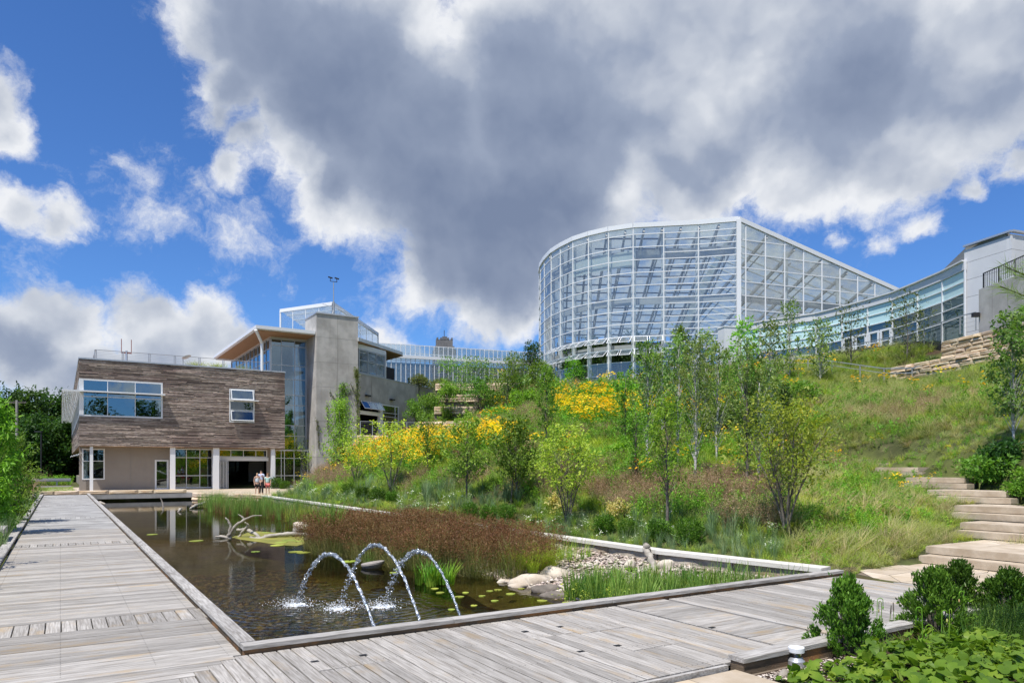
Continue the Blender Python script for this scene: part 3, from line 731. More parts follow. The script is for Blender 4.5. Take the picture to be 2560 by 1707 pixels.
pv2 = tag(bpy.data.objects.new('paving', None), kind='structure'); COL.objects.link(pv2); pv2.location = S(5, 4.5, -.1)
mb = MB(); mb.box(SITE, 2, 7.2, 2.6, 5.0, -.4, -.088); obj('bedding', mb, M['mortar'], pv2)
rs = [4.985]; 
for r in range(4):
    a = 2.5+(.33 if r % 2 else 0)
    while a < (5.55 if r < 1 else 5.75):
        mb = MB(); c = .006
        b1 = 4.985-r*.62; mb.box(SITE, a+c, a+.66-c, b1-.62+c, b1-c, -.09, -.045); obj('paving_slab', mb, M['flag'], pv2); a += .66
# ---------------- buildings ----------------
def wall_holes(mb, fr, a0, a1, c0, c1, holes, b0, b1, m=0):
    xs = sorted({a0, a1, *[min(max(h[i], a0), a1) for h in holes for i in (0, 1)]}); zs = sorted({c0, c1, *[min(max(h[i], c0), c1) for h in holes for i in (2, 3)]})
    for i in range(len(xs)-1):
        for j in range(len(zs)-1):
            xm = (xs[i]+xs[i+1])/2; zm = (zs[j]+zs[j+1])/2
            if any(h[0] < xm < h[1] and h[2] < zm < h[3] for h in holes): continue
            mb.box(fr, xs[i], xs[i+1], b0, b1, zs[j], zs[j+1], m)
def window(parent, fr, a0, a1, c0, c1, b, xs=(), zs=(), fw=.09, dep=.14, gmat='glassd', fmat='whitemetal', mw=.055, name='window', inner=True):
    """frame with mullions; each pane is a sub-part. xs, zs: inner division lines"""
    mb = MB(); mb.box(fr, a0, a1, b, b+dep, c0, c0+fw); mb.box(fr, a0, a1, b, b+dep, c1-fw, c1)
    mb.box(fr, a0, a0+fw, b, b+dep, c0+fw, c1-fw); mb.box(fr, a1-fw, a1, b, b+dep, c0+fw, c1-fw)
    for x in xs: mb.box(fr, x-mw/2, x+mw/2, b+.005, b+dep-.01, c0+fw, c1-fw)
    for z in zs: mb.box(fr, a0+fw, a1-fw, b+.012, b+dep-.02, z-mw/2, z+mw/2)
    w = obj(name, mb, M[fmat], parent)
    X = [a0+fw/2, *xs, a1-fw/2]; Z = [c0+fw/2, *zs, c1-fw/2]
    for i in range(len(X)-1):
        for j in range(len(Z)-1):
            mb = MB(); mb.box(fr, X[i], X[i+1], b+dep*.5, b+dep*.5+.02, Z[j], Z[j+1]); obj('pane', mb, M[gmat], w)
    return w
A = thing('wood_clad_building', 'two storey building clad in weathered brown barn wood at the end of the boardwalk', 'building', S(9, 70, 0))
u0A, z1A, z0A, VB = 1.35, 11.05, 3.81, 70.0
u1A = FR(712, 1000, VB)[0]
def R(px0, py0, px1, py1, v): a, z1 = FR(px0, py0, v); b, z0 = FR(px1, py1, v); return a, b, z0, z1
wa0, wa1, wc0, wc1 = R(197, 949, 406.6, 1050, VB); wa0 = u0A-.02; wc0, wc1 = 6.28, 9.42
wb = R(573, 971, 636, 1057, VB); wb = (wb[0], wb[1], 5.85, 9.25) if False else wb
holes = [(wa0-.1, wa1, wc0, wc1), wb]
back = MB(); LEN = 66
wall_holes(back, SITE, u0A+.02, u1A, z0A+.03, z1A, holes, VB+.05, VB+.3)
SIDE = (S(u0A, VB, 0), AV, -AU*-1, AZ)      # x along v, y inward (+u)
side_holes = [(-.1, LEN-6, wc0, wc1)]
wall_holes(back, SIDE, .3, LEN, z0A+.03, z1A, side_holes, .02, .3)
back.box(SITE, u0A+.3, u1A, VB+.3, VB+LEN, z1A-.25, z1A-.05); back.box(SITE, u0A+.3, u1A, VB+.3, VB+LEN, z0A+.03, z0A+.2)
back.box(SITE, u1A-.2, u1A-.001, VB+.3, VB+LEN, z0A+.2, z1A-.25); back.box(SITE, u0A, u1A, VB+LEN, VB+LEN+.3, 0, z1A)
obj('wall', back, M['clad'], A)
cl = MB(); z = z0A; ch = .076
while z < z1A-.02:
    for fr, a0, a1, hs, sgn in ((SITE, u0A-.02, u1A, holes, 1), (SIDE, 0, LEN, side_holes, 1)):
        x = a0
        while x < a1:
            L = random.choice((.6, 1.1, 1.8, 2.6))*random.uniform(.7, 1.3)*(1 if fr is SITE else 3); xe = min(x+L, a1)
            segs = [(x, xe)]
            for h in hs:
                if h[2] < z+ch and h[3] > z:
                    ns_ = []
                    for p, q in segs:
                        if q <= h[0] or p >= h[1]: ns_.append((p, q)); continue
                        if p < h[0]: ns_.append((p, h[0]))
                        if q > h[1]: ns_.append((h[1], q))
                    segs = ns_
            for p, q in segs:
                if q-p > .03:
                    pr = random.uniform(.005, .045); b0 = VB if fr is SITE else 0
                    cl.box(fr, p, q-.006, b0-pr, b0+(.05 if fr is SITE else .02), z+.002, min(z+ch-.004, z1A))
            x = xe
    z += ch
obj('cladding', cl, M['clad'], A, kind='stuff')
mb = MB(); mb.box(SITE, u0A-.08, u1A+.04, VB-.09, VB+.35, z1A, z1A+.12); mb.box(SIDE, .36, LEN, -.08, .3, z1A, z1A+.12); obj('parapet_coping', mb, M['alu'], A)
mb = MB(); mb.box(SITE, u0A, u1A, VB-.02, VB+LEN, z0A-.03, z0A+.02); obj('soffit', mb, M['soffit'], A)
# upper corner window
xs = [FR(p, 1000, VB)[0] for p in (269, 338)]
window(A, SITE, u0A+.12, wa1, wc0, wc1, VB-.04, xs, [7.95], fw=.13, gmat='glasst')
window(A, SIDE, .05, LEN-6, wc0, wc1, -.02, [2.2*i for i in range(1, 27)], [7.95], fw=.12, gmat='glasst')
mb = MB(); mb.box(SITE, u0A-.03, u0A+.3, VB-.06, VB+.12, wc0, wc1); obj('corner_post', mb, M['whitemetal'], A)
# light shelf and the long side sun shade
sh = MB(); sh.box(SITE, u0A-1.25, wa1+.15, VB-.62, VB-.5, 8.28, 8.40); sh.box(SITE, u0A, wa1+.15, VB-.5, VB-.06, 8.33, 8.36)
for x in (u0A+.4, xs[0], xs[1], wa1): sh.box(SITE, x-.03, x+.03, VB-.5, VB-.05, 8.25, 8.31)
obj('light_shelf', sh, M['whitemetal'], A)
sh = MB()
for i in range(9): a = u0A-.14*i-.1; sh.box(SITE, a-.03, a+.03, VB-.4, VB+LEN-6, 8.27, 8.38)
for i in range(44): sh.box(SITE, u0A-1.25, u0A, VB+i*1.4, VB+i*1.4+.07, 8.39, 8.44)
obj('sun_shade', sh, M['whitemetal'], A)
for i in (0, 1.45): sh = MB(); sh.bar(S(u0A-.1, VB+i*3+.5, 7.0), S(u0A-1.1, VB+i*3+.5, 8.27), .05); obj('shade_brace', sh, M['whitemetal'], A)
# small awning window
a0, a1, c0, c1 = wb; hh = c1-c0
w = window(A, SITE, a0, a1, c0, c1, VB-.05, (), [c0+hh*.37, c0+hh*.63], fw=.1)
def awning(parent, fr, a0, a1, c0, c1, b, open_=.35, name='sash', gm='glassh'):
    mb = MB(); o = [fr[0], fr[1], fr[2], fr[3]]; h = c1-c0; ax = fr[1]
    d = (-fr[2]*math.sin(open_)-AZ*math.cos(open_)); nrm = (-fr[2]*math.cos(open_)+AZ*math.sin(open_))
    f2_ = (FP(fr, a0, b, c1), ax, nrm, d); L = a1-a0; t = .07
    for x0, x1, y0, y1 in ((0,L,0,t),(0,L,h-t,h),(0,t,t,h-t),(L-t,L,t,h-t)): mb.box(f2_, x0, x1, 0, .05, y0, y1)
    s_ = obj(name, mb, M['whitemetal'], parent); mb = MB(); mb.box(f2_, t, L-t, .02, .03, t, h-t); obj('pane', mb, M[gm], s_); return s_
awning(A, SITE, a0+.12, a1-.12, c0+hh*.66, c1-.1, VB-.07, .3, 'sash', 'glasst'); awning(A, SITE, a0+.12, a1-.12, c0+.1, c0+hh*.34, VB-.07, .3, 'sash', 'glassd')
mb = MB(); mb.box(SITE, a0-.03, a1+.25, VB-.75, VB-.08, c0+hh*.64, c0+hh*.64+.08); obj('light_shelf', mb, M['whitemetal'], A)
# upper floor interior
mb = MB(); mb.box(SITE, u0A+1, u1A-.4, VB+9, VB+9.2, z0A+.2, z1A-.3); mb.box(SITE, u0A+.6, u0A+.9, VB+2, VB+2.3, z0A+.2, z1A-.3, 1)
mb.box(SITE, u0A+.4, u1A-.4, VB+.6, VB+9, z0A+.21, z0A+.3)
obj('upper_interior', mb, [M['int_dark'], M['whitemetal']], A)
# ground floor
VG = 71.6
def RX(px, v=VG): return FR(px, 1200, v)[0]
dz0, dz1 = 0.0, z0A-.03
door = (RX(387), RX(421.5), .02, FR(400, 1149, VG)[1]); wcorner = (RX(205), RX(262), .95, 3.62)
bank = (RX(434), RX(532), .1, 3.72); tr = (RX(546), RX(668), 2.95, 3.7); op = (RX(546), RX(667), 0, 2.62)
rb = (RX(686), RX(770), .1, 3.72)
mb = MB(); wall_holes(mb, SITE, RX(198), RX(770), 0, dz1, [door, wcorner, bank, tr, op, rb], VG, VG+.25)
obj('wall', mb, M['tan'], A)
for px in (320.5, 326, 353): 
    pass
for z in (1.2, 2.45): mb = MB(); mb.box(SITE, RX(264), RX(386), VG-.004, VG, z, z+.012); mb.box(SITE, RX(326), RX(326)+.012, VG-.006, VG-.002, .05, dz1-.02); obj('panel_joint', mb, M['int_mid'], A)
window(A, SITE, *wcorner, VG-.03, [RX(226)], [2.55], fw=.1)
dd = thing_dummy = None
d_ = window(A, SITE, *door, VG-.04, (), (), fw=.14, name='door'); mb = MB(); mb.box(SITE, door[1]-.2, door[1]-.16, VG-.09, VG-.05, 1.0, 1.35); obj('handle', mb, M['darkmetal'], d_)
window(A, SITE, *bank, VG-.04, [RX(466), RX(499.5)], [1.25, 2.9], fw=.1)
t4 = window(A, SITE, *tr, VG-.04, [RX(577), RX(608.5), RX(639.5)], (), fw=.1, gmat='glassd')
mb = MB(); mb.box(SITE, tr[0]-.1, tr[1]+.1, VG-.1, VG+.1, 2.62, 2.95); obj('lintel', mb, M['whitemetal'], A)
for i in range(6):   # folded door leaves
    x = RX(545)+.05+i*.13; mb = MB()
    mb.box(SITE, x, x+.05, VG-.85, VG-.05, .03, .13); mb.box(SITE, x, x+.05, VG-.85, VG-.05, 2.5, 2.6); mb.box(SITE, x, x+.05, VG-.85, VG-.77, .13, 2.5); mb.box(SITE, x, x+.05, VG-.13, VG-.05, .13, 2.5)
    f_ = obj('folding_leaf', mb, M['whitemetal'], A); mb = MB(); mb.box(SITE, x+.02, x+.03, VG-.77, VG-.13, .13, 2.5); obj('pane', mb, M['glassh'], f_)
window(A, SITE, *rb, VG-.04, [RX(703), RX(711), RX(735)], [1.2, 2.9], fw=.1)
for px, w_ in ((228.5, .24), (431.5, .42), (540, .52), (682, .35)):
    x = FR(px, 1200, VB+.25)[0]; mb = MB(); mb.box(SITE, x-w_/2, x+w_/2, VB+.12, VB+.42, 0, z0A-.03); obj('column', mb, M['whitemetal'], A)
mb = MB(); mb.box(SITE, u0A+.5, u0A+.75, VG, VB+LEN, 0, .95); mb.box(SITE, u0A+.5, u0A+.75, VG, VB+LEN, 3.4, dz1); mb.box(SITE, u0A+.5, u0A+.75, VG+9, VG+26, .95, 3.4); obj('side_wall', mb, M['tan'], A)
G2 = (S(u0A+.5, VG, 0), AV, AU, AZ); window(A, G2, .05, 9, .95, 3.4, -.02, [1.8, 3.6, 5.4, 7.2], [2.55], fw=.1)
mb = MB()
for i in range(6): mb.box(SITE, u0A-.55+i*.17, u0A-.5+i*.17, VG-.2, VG+9, 2.95+i*.055, 3.01+i*.055)
obj('sun_shade', mb, M['whitemetal'], A)
# dark interior with a view through to daylight
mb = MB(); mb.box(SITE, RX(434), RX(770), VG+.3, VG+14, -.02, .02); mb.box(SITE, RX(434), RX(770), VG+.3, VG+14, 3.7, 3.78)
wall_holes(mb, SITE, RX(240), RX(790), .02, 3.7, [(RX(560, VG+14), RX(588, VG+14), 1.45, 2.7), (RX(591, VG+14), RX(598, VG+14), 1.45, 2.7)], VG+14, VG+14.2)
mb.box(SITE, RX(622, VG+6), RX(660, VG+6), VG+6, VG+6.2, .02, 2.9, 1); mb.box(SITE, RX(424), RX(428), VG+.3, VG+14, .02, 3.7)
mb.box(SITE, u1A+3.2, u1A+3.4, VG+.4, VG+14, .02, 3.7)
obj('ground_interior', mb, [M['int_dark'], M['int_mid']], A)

# roof terrace railing and things on the roof
def railing(label, pts, h, post_every=1.4, cables=0, post=.05, rail=.05, m='steel', mid=(), name='railing', pickets=0, double=False, cat='railing'):
    pts = [Vector(p) for p in pts]; t = thing(name, label, cat, pts[0])
    mb = MB()
    for p, q in zip(pts[:-1], pts[1:]): mb.bar(p+AZ*h, q+AZ*h, rail)
    obj('top_rail', mb, M[m], t)
    for f_ in mid:
        mb = MB()
        for p, q in zip(pts[:-1], pts[1:]): mb.bar(p+AZ*h*f_, q+AZ*h*f_, rail*.7)
        obj('mid_rail', mb, M[m], t)
    for p, q in zip(pts[:-1], pts[1:]):
        L = (q-p).length; n_ = max(1, round(L/post_every))
        for i in range(n_+1):
            c = p.lerp(q, i/n_)
            if i == n_ and q is not pts[-1]: continue
            for off in ((-.06, .06) if double else (0,)):
                mb = MB(); d = (q-p).normalized(); mb.bar(c+d*off-AZ*.05, c+d*off+AZ*h, post); obj('post', mb, M[m], t)
    if cables:
        mb = MB()
        for p, q in zip(pts[:-1], pts[1:]):
            for i in range(cables): zz_ = h*(i+1)/(cables+1); mb.bar(p+AZ*zz_, q+AZ*zz_, .012)
        obj('cables', mb, M[m], t, kind='stuff')
    if pickets:
        for p, q in zip(pts[:-1], pts[1:]):
            n_ = int((q-p).length/pickets)
            for i in range(n_): c = p.lerp(q, (i+.5)/n_); mb = MB(); mb.bar(c+AZ*.12, c+AZ*h, .022); obj('picket', mb, M[m], t)
    return t
zr = FR(229, 905, 72.5)[1]
railing('metal cable railing along the roof terrace of the wood clad building', [S(2.6, 84, z1A+.1), S(2.6, 72.5, z1A+.1), S(FR(672, 930, 72.5)[0], 72.5, z1A+.1)], 1.1, 2.2, 7, double=True)
u, z = FR(316, 890, 78); an = thing('roof_antenna', 'small red and grey antenna mast with two prongs on the wood clad roof', 'antenna', S(u, 78, z1A))
mb = MB(); mb.bar(S(u,78,z1A), S(u,78,z1A+2.1), .16); obj('mast', mb, M['alu'], an); mb = MB(); mb.bar(S(u-.45,78,z1A+1.9), S(u+.45,78,z1A+1.9), .12)
for d in (-.42, .42): mb.bar(S(u+d,78,z1A+1.9), S(u+d,78,z1A+3.2), .05)
obj('prongs', mb, mat('red_brown', (.3,.12,.1)), an)
u, z = FR(466, 897, 75); ds = thing('roof_dish', 'tilted grey dish on a post on the wood clad roof', 'dish', S(u, 75, z1A))
mb = MB(); mb.bar(S(u-.3,75,z1A), S(u-.3,75,z1A+1.3), .06); obj('post', mb, M['steel'], ds); mb = MB()
mb.lathe((0,0,0), [(.05,-.12),(.3,-.08),(.48,0),(.5,.02),(.1,.03)], 16); 
mb.v = [tuple(S(u,75,z1A+1.5)+Vector((x*.8+z_*.3, y, z_+x*.35))) for x, y, z_ in mb.v]; obj('dish', mb, M['alu'], ds)

# glass stair hall
Bh = thing('glass_stair_hall', 'tall glass curtain walled hall with overhanging flat roof beside the concrete tower', 'building', S(19, 72, 0))
b0 = FR(640+35, 850, 72)[0]; b1 = FR(767.5, 850, 72)[0]
ztop = FR(704, 846, 72)[1]; zs = [FR(737, y, 72)[1] for y in (1130, 1090, 1063.5, 1013, 988, 949, 915, 867)]
window(Bh, SITE, b0, b1, .1, ztop, 72, [FR(p, 900, 72)[0] for p in (704, 737)], zs, fw=.16, gmat='glasst', name='curtain_wall', mw=.07, fmat='alu')
GS = (S(b0, 72, 0), AV, AU, AZ); window(Bh, GS, .15, 19, z1A+.1, ztop, 0, [1.8*i for i in range(1, 10)], [z1A+1.4, z1A+2.6], fw=.14, gmat='glasst', name='curtain_wall', fmat='alu')
mb = MB(); u_ = b0-.25; 
VR = 69.15; zR = FR(640, 812, VR)[1]; mb.box(SITE, FR(640,812,VR)[0]+.25, b1-.05, VR+.25, 91, zR-.45, zR-.38); obj('soffit', mb, M['soffit'], Bh)
mb = MB(); mb.box(SITE, FR(640,812,VR)[0], b1-.03, VR, 91.2, zR-.3, zR); mb.box(SITE, FR(640,812,VR)[0]+.15, b1-.04, VR+.15, 91.1, zR-.375, zR-.3); obj('roof', mb, M['whitemetal'], Bh)
mb = MB(); mb.box(SITE, b0, b1, 72, 91, ztop, zR-.46); obj('wall_head', mb, M['whitemetal'], Bh)
uc = FR(655, 900, 70)[0]; mb = MB(); mb.tube([S(uc, 70, z1A), S(uc, 70, z1A+2.6), S(uc-.75, 69.2, zR-.45)], .14, 10); obj('column', mb, M['whitemetal'], Bh, smooth=False)
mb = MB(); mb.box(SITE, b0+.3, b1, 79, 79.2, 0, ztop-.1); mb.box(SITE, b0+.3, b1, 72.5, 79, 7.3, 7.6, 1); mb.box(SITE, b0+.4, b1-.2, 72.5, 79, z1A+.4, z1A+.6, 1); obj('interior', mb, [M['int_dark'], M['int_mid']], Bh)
for s_ in range(3): mb = MB(); mb.box(SITE, b0+2.3, b0+2.75, 74+s_*1.5, 74.4+s_*1.5, .2, ztop-.2); obj('inner_column', mb, M['int_mid'], Bh)
# concrete tower
Ct = thing('concrete_tower', 'tall square board-marked concrete tower with climbing vines', 'tower', S(23, 69, 0))
t0 = FR(791, 800, 68.9)[0]; t1 = FR(895, 800, 68.9)[0]; tzt = FR(791, 783, 68.9)[1]
mb = MB(); mb.box(SITE, t0, t1, 68.9, 72.6, -.5, tzt); obj('shaft', mb, M['concrete'], Ct)
mb = MB(); 
for z in (3.0, 6.5, 9.8, 12.2, 14.6): mb.box(SITE, t0-.004, t1+.003, 68.896, 72.4, z, z+.02)
mb.box(SITE, (t0+t1)/2, (t0+t1)/2+.02, 68.893, 68.899, 0, tzt-.03); obj('joint_line', mb, mat('joint', (.22,.21,.19)), Ct)
mb = MB(); mb.box(SITE, t0-.08, t1+.08, 68.82, 72.7, tzt, tzt+.14); obj('coping', mb, M['alu'], Ct)
ws = thing('weather_mast', 'slender weather mast with wind vane and cups on top of the concrete tower', 'antenna', S(FR(833,780,70.5)[0], 70.5, tzt))
um = FR(834, 780, 70.5)[0]; mb = MB(); mb.tube([S(um,70.5,tzt+.1), S(um,70.5,tzt+1.7)], .11, 8); mb.tube([S(um,70.5,tzt+1.7), S(um,70.5,tzt+3.6)], .05, 6); obj('mast', mb, M['steel'], ws)
mb = MB(); zt = tzt+3.6; mb.bar(S(um-.35,70.5,zt+.1), S(um+.35,70.5,zt+.1), .05); mb.bar(S(um-.35,70.5,zt+.1), S(um-.3,70.5,zt+.5), .05); mb.bar(S(um+.35,70.5,zt+.1), S(um+.3,70.5,zt+.45), .05); obj('crossarm', mb, M['darkmetal'], ws)
for d in (-.33, .33):
    mb = MB(); mb.bar(S(um+d-.22,70.5,zt+.5), S(um+d+.22,70.5,zt+.42), .09, .12); obj('sensor', mb, M['darkmetal'], ws)
mb = MB(); mb.bar(S(um-1.2,70.3,tzt+1.3), S(um,70.5,tzt+1.1), .05); mb.bar(S(um-.2,70.3,tzt+.14), S(um,70.5,tzt+1.1), .05); mb.bar(S(um+1.0,70.3,tzt+.9), S(um,70.5,tzt+1.2), .04); obj('stay', mb, M['whitemetal'], ws)
# right concrete wing
Dw = thing('concrete_wing', 'concrete wing with projecting wooden soffit roof and glazed doors right of the tower', 'building', P(960, 1060, 76))
D0 = P(896, 1168, 72.6); D0.z = 0; dd = Vector((.42, 1, 0)).normalized(); FD = (D0, dd, Vector((-dd.y, dd.x, 0)), AZ)
def onD(px): d = (px-CX)/FPX; return (d*D0.y-D0.x)/(dd.x-d*dd.y)   # distance along the wing
def DZ(px, py): a = onD(px); return CH+(HY-py)/FPX*(D0.y+dd.y*a)
e1 = onD(1092); dop = (onD(899), onD(950), 4.9, DZ(925, 1037)); dwin = (onD(955), onD(997), 4.9, DZ(975, 1013)); dwin2 = (onD(899), onD(952), DZ(925,1028), DZ(925,1005))
wz1 = DZ(896, 934); mb = MB(); wall_holes(mb, FD, 0, e1, 3.5, wz1, [dop, dwin, dwin2], 0, .35); obj('wall', mb, M['concrete'], Dw)
mb = MB(); mb.box(FD, .0, e1+.1, -.05, .4, wz1, wz1+.08); obj('wall_cap', mb, M['alu'], Dw)
for a in (onD(1047),): mb = MB(); mb.box(FD, a-.05, a+.05, -.06, -.002, 4.8, wz1-.1); obj('downpipe', mb, M['darkmetal'], Dw)
hw = DZ(905, 872); we = onD(964); window(Dw, FD, .1, we, wz1+.1, hw, .02, [onD(921), onD(943)], [(wz1*.45+hw*.55)], fw=.14, gmat='glassh', fmat='alu', mw=.07)
mb = MB(); mb.box(FD, 0, we+.1, .03, .3, hw, hw+.45); mb.box(FD, we+.02, we+.12, 0, 3, wz1, hw+.3); obj('wall_head', mb, M['whitemetal'], Dw)
r0z = DZ(896, 845); r1 = onD(1007); 
def slab(mb, pts, th): # pts plan corners with z top
    mb.add([Vector(p) for p in pts]+[Vector(p)-AZ*th for p in pts], [(0,1,2,3),(7,6,5,4),(0,4,5,1),(1,5,6,2),(2,6,7,3),(3,7,4,0)])
pa = P(890, 842, 69.5); pb = P(1007, 881, 79.5); pc = P(985, 872, 90); pd = P(905, 850, 88)
pb.z = pa.z; pc.z = pa.z; pd.z = pa.z
pb = P(1007, 880, 82.6); pa = P(896, 843, 73-1.6); pd = pa+Vector((-4, 9, 0)); pc = pb+Vector((-5, 7, 0)); pc.z = pb.z; pd.z = pa.z
mb = MB(); slab(mb, [pa, pb, pc, pd], .34); obj('roof', mb, M['whitemetal'], Dw)
mb = MB(); slab(mb, [p-AZ*.345+Vector((0,.3,0)) for p in (pa, pb, pc, pd)], .06); obj('soffit', mb, M['soffit'], Dw)
mb = MB(); mb.box(FD, 0, e1, 6, 6.2, 3.5, hw+.3); mb.box(FD, 0, e1, .5, 6, wz1-.3, wz1-.05); obj('interior', mb, M['int_dark'], Dw)
for i in range(3):
    mb = MB(); mb.box(FD, .1, we, 3+i*.8, 3.05+i*.8, wz1+.6+i*.75, wz1+.8+i*.75); obj('inner_blind', mb, M['int_mid'], Dw)
for px, py in ((917, 989), (978, 999)):
    a = onD(px); z = DZ(px, py); mb = MB(); mb.box(FD, a-.35, a+.35, -.3, 0, z-.07, z+.07); obj('wall_light', mb, M['darkmetal'], Dw)
window(Dw, FD, dwin[0], dwin[1], 5.0, dwin[3], -.03, [onD(988)], [DZ(975,1033), DZ(975,1042)], fw=.12, fmat='whitemetal')
a = [dwin2[0]+.05+i*(dwin2[1]-dwin2[0]-.1)/3 for i in range(4)]
for i in range(3): awning(Dw, FD, a[i], a[i+1]-.05, dwin2[2], dwin2[3], -.05, .6, 'sash', 'glasst')
mb = MB(); mb.box(FD, dop[0], dop[1], -.05, .2, dop[3]-.02, dwin2[2]-.03); mb.box(FD, dop[1]-.08, dwin[0]+.1, -.06, .2, 5., dwin2[3]); obj('door_frame', mb, M['whitemetal'], Dw)
# clerestory lantern above
La = thing('glass_lantern', 'white framed glass lantern with sloping roof rising behind the tower', 'building', P(830, 850, 84))
l0 = P(701, 777, 86); l1 = P(832, 759, 80); l2 = P(945, 836, 92); zb = 14.0
def glazed(parent, p, q, zb0, zb1, n, mats='glassh', zmid=(), fw=.12, mw=.07, fm='whitemetal'):
    """vertical glazed wall between p and q (their z are the heights of its sloping head)"""
    mb = MB(); d = (q-p); pb_, qb_ = Vector((p.x,p.y,zb0)), Vector((q.x,q.y,zb1))
    mb.bar(p, q, fw*1.6, fw*3.2); mb.bar(pb_, qb_, fw); mb.bar(pb_, p, fw*1.3); mb.bar(qb_, q, fw*1.3)
    for i in range(1, n): t_ = i/n; mb.bar(pb_.lerp(qb_, t_), p.lerp(q, t_), mw)
    for z in zmid:
        a = pb_.lerp(qb_, 0); t1_ = 1
        if q.z < z: t1_ = (z-p.z)/(q.z-p.z)
        mb.bar(Vector((p.x,p.y,z)), Vector((p.x+d.x*t1_, p.y+d.y*t1_, z)), mw)
    f_ = obj('frame', mb, M[fm], parent)
    for i in range(n):
        t_, t2 = i/n, (i+1)/n; mb = MB(); mb.quad(pb_.lerp(qb_, t_), pb_.lerp(qb_, t2), p.lerp(q, t2), p.lerp(q, t_)); obj('pane', mb, M[mats], f_)
glazed(La, l0, l1, zb, zb, 4); glazed(La, l1, l2, zb, zb, 7)
mb = MB(); lb = l0+Vector((2, 9, -1.5)); mb.quad(l0, l1, l2, lb); obj('roof_glass', mb, M['glassf'], La)
mb = MB()
for i in range(1, 6): mb.bar(l0.lerp(lb, i/6), l1.lerp(l2, i/6), .12)
obj('rafter', mb, M['whitemetal'], La)

# far greenhouse and skyline tower
Gf = thing('far_greenhouse', 'long far glasshouse with many white vertical glazing bars behind the shrubs', 'greenhouse', P(1150, 950, 108))
g0 = P(925, 886.5, 104); g1d = Vector((2.6, 1, 0)).normalized(); FG = (Vector((g0.x, g0.y, 0)), g1d, Vector((-g1d.y, g1d.x, 0)), AZ)
def onG(px): d = (px-CX)/FPX; return (d*g0.y-g0.x)/(g1d.x-d*g1d.y)
zg = P(967, 888.8, g0.y+g1d.y*onG(967)).z; zt = P(961, 857, g0.y+g1d.y*onG(961)).z; GL = onG(1400); zbg = 12.2
mb = MB(); mb.box(FG, 0, GL, -.25, .1, zg-.25, zg+.2); obj('gutter', mb, M['whitemetal'], Gf)
mb = MB(); mb.box(FG, 0, GL, .2, .3, zt-.1, zt); mb.box(FG, 0, GL, 1.6, 1.7, zt-1.15, zt-1.0); mb.box(FG, 0, GL, 1.6, 1.65, zt-1.5, zt-1.45); mb.box(FG, 0, GL, 1.6, 1.65, zt-1.9, zt-1.85); obj('ridge_rail', mb, M['whitemetal'], Gf)
st_ = onG(1000)-onG(987.8); a = .2
while a < GL:
    mb = MB(); mb.box(FG, a-.045, a+.045, 0, .14, zbg, zg-.25); obj('glazing_bar', mb, M['whitemetal'], Gf)
    mb = MB(); mb.box(FG, a-.04, a+.04, .15, .25, zg+.2, zt-.1); obj('roof_bar', mb, M['whitemetal'], Gf)
    mb = MB(); mb.box(FG, a+.05, a+st_-.05, .06, .08, zbg, zg-.25); obj('pane', mb, M['glassh'], Gf)
    mb = MB(); mb.box(FG, a+.05, a+st_-.05, .2, .21, zg+.2, zt-.1); obj('roof_pane', mb, M['glassh'], Gf)
    a += st_
mb = MB()
for i in range(9): zz_ = zbg+.4+i*(zg-zbg)/9; mb.box(FG, 0, GL, 1.2+.5*(i % 3), 1.3+.5*(i % 3), zz_, zz_+(.3 if i % 2 else .16))
for i in range(16): mb.box(FG, 3+i*2.9, 3.15+i*2.9, 2.9, 3.1, zbg, zg)
mb.box(FG, 0, GL, 9, 9.2, zbg, zg-.9); mb.box(FG, 0, GL, .3, 9, zg-1.0, zg-.9); obj('inner_frame', mb, mat('inner_grey', (.5,.52,.53), (.3,.32,.33), ns=.8), Gf)
sk = thing('skyline_tower', 'distant grey stone tower with crenellated top and antenna above the glasshouse', 'tower', P(1112, 900, 900))
FS = (Vector((P(1112,900,900).x, 900, 0)), Vector((.985,.17,0)), Vector((-.17,.985,0)), AZ)
mss = mat('grey_stone', (.15,.145,.15), (.21,.2,.2), ns=.05); zz1 = P(0,849,900).z; zz2 = P(0,873,900).z
mb = MB(); mb.box(FS, -10, 10, 0, 20, 20, zz1); 
for i in range(5): mb.box(FS, -10+i*4.5, -8+i*4.5, -.3, 20.3, zz1, zz1+2.6)
for i in range(6): mb.box(FS, -9.6+i*3.7, -8.6+i*3.7, -.5, -.01, 90, zz1-3)
mb.box(FS, -3, 3, -.2, 4, zz1, zz1+4); obj('shaft', mb, mss, sk)
mb = MB(); mb.box(FS, -14, 14, -2, 24, 20, zz2); mb.box(FS, -12, -9.9, -1, 22, zz2, zz2+4); mb.box(FS, 9.9, 12, -1, 22, zz2, zz2+4); obj('shoulder', mb, mss, sk)
mb = MB(); mb.box(FS, -.35, .35, 9, 9.7, zz1, P(0,822,900).z); obj('antenna', mb, M['darkmetal'], sk)

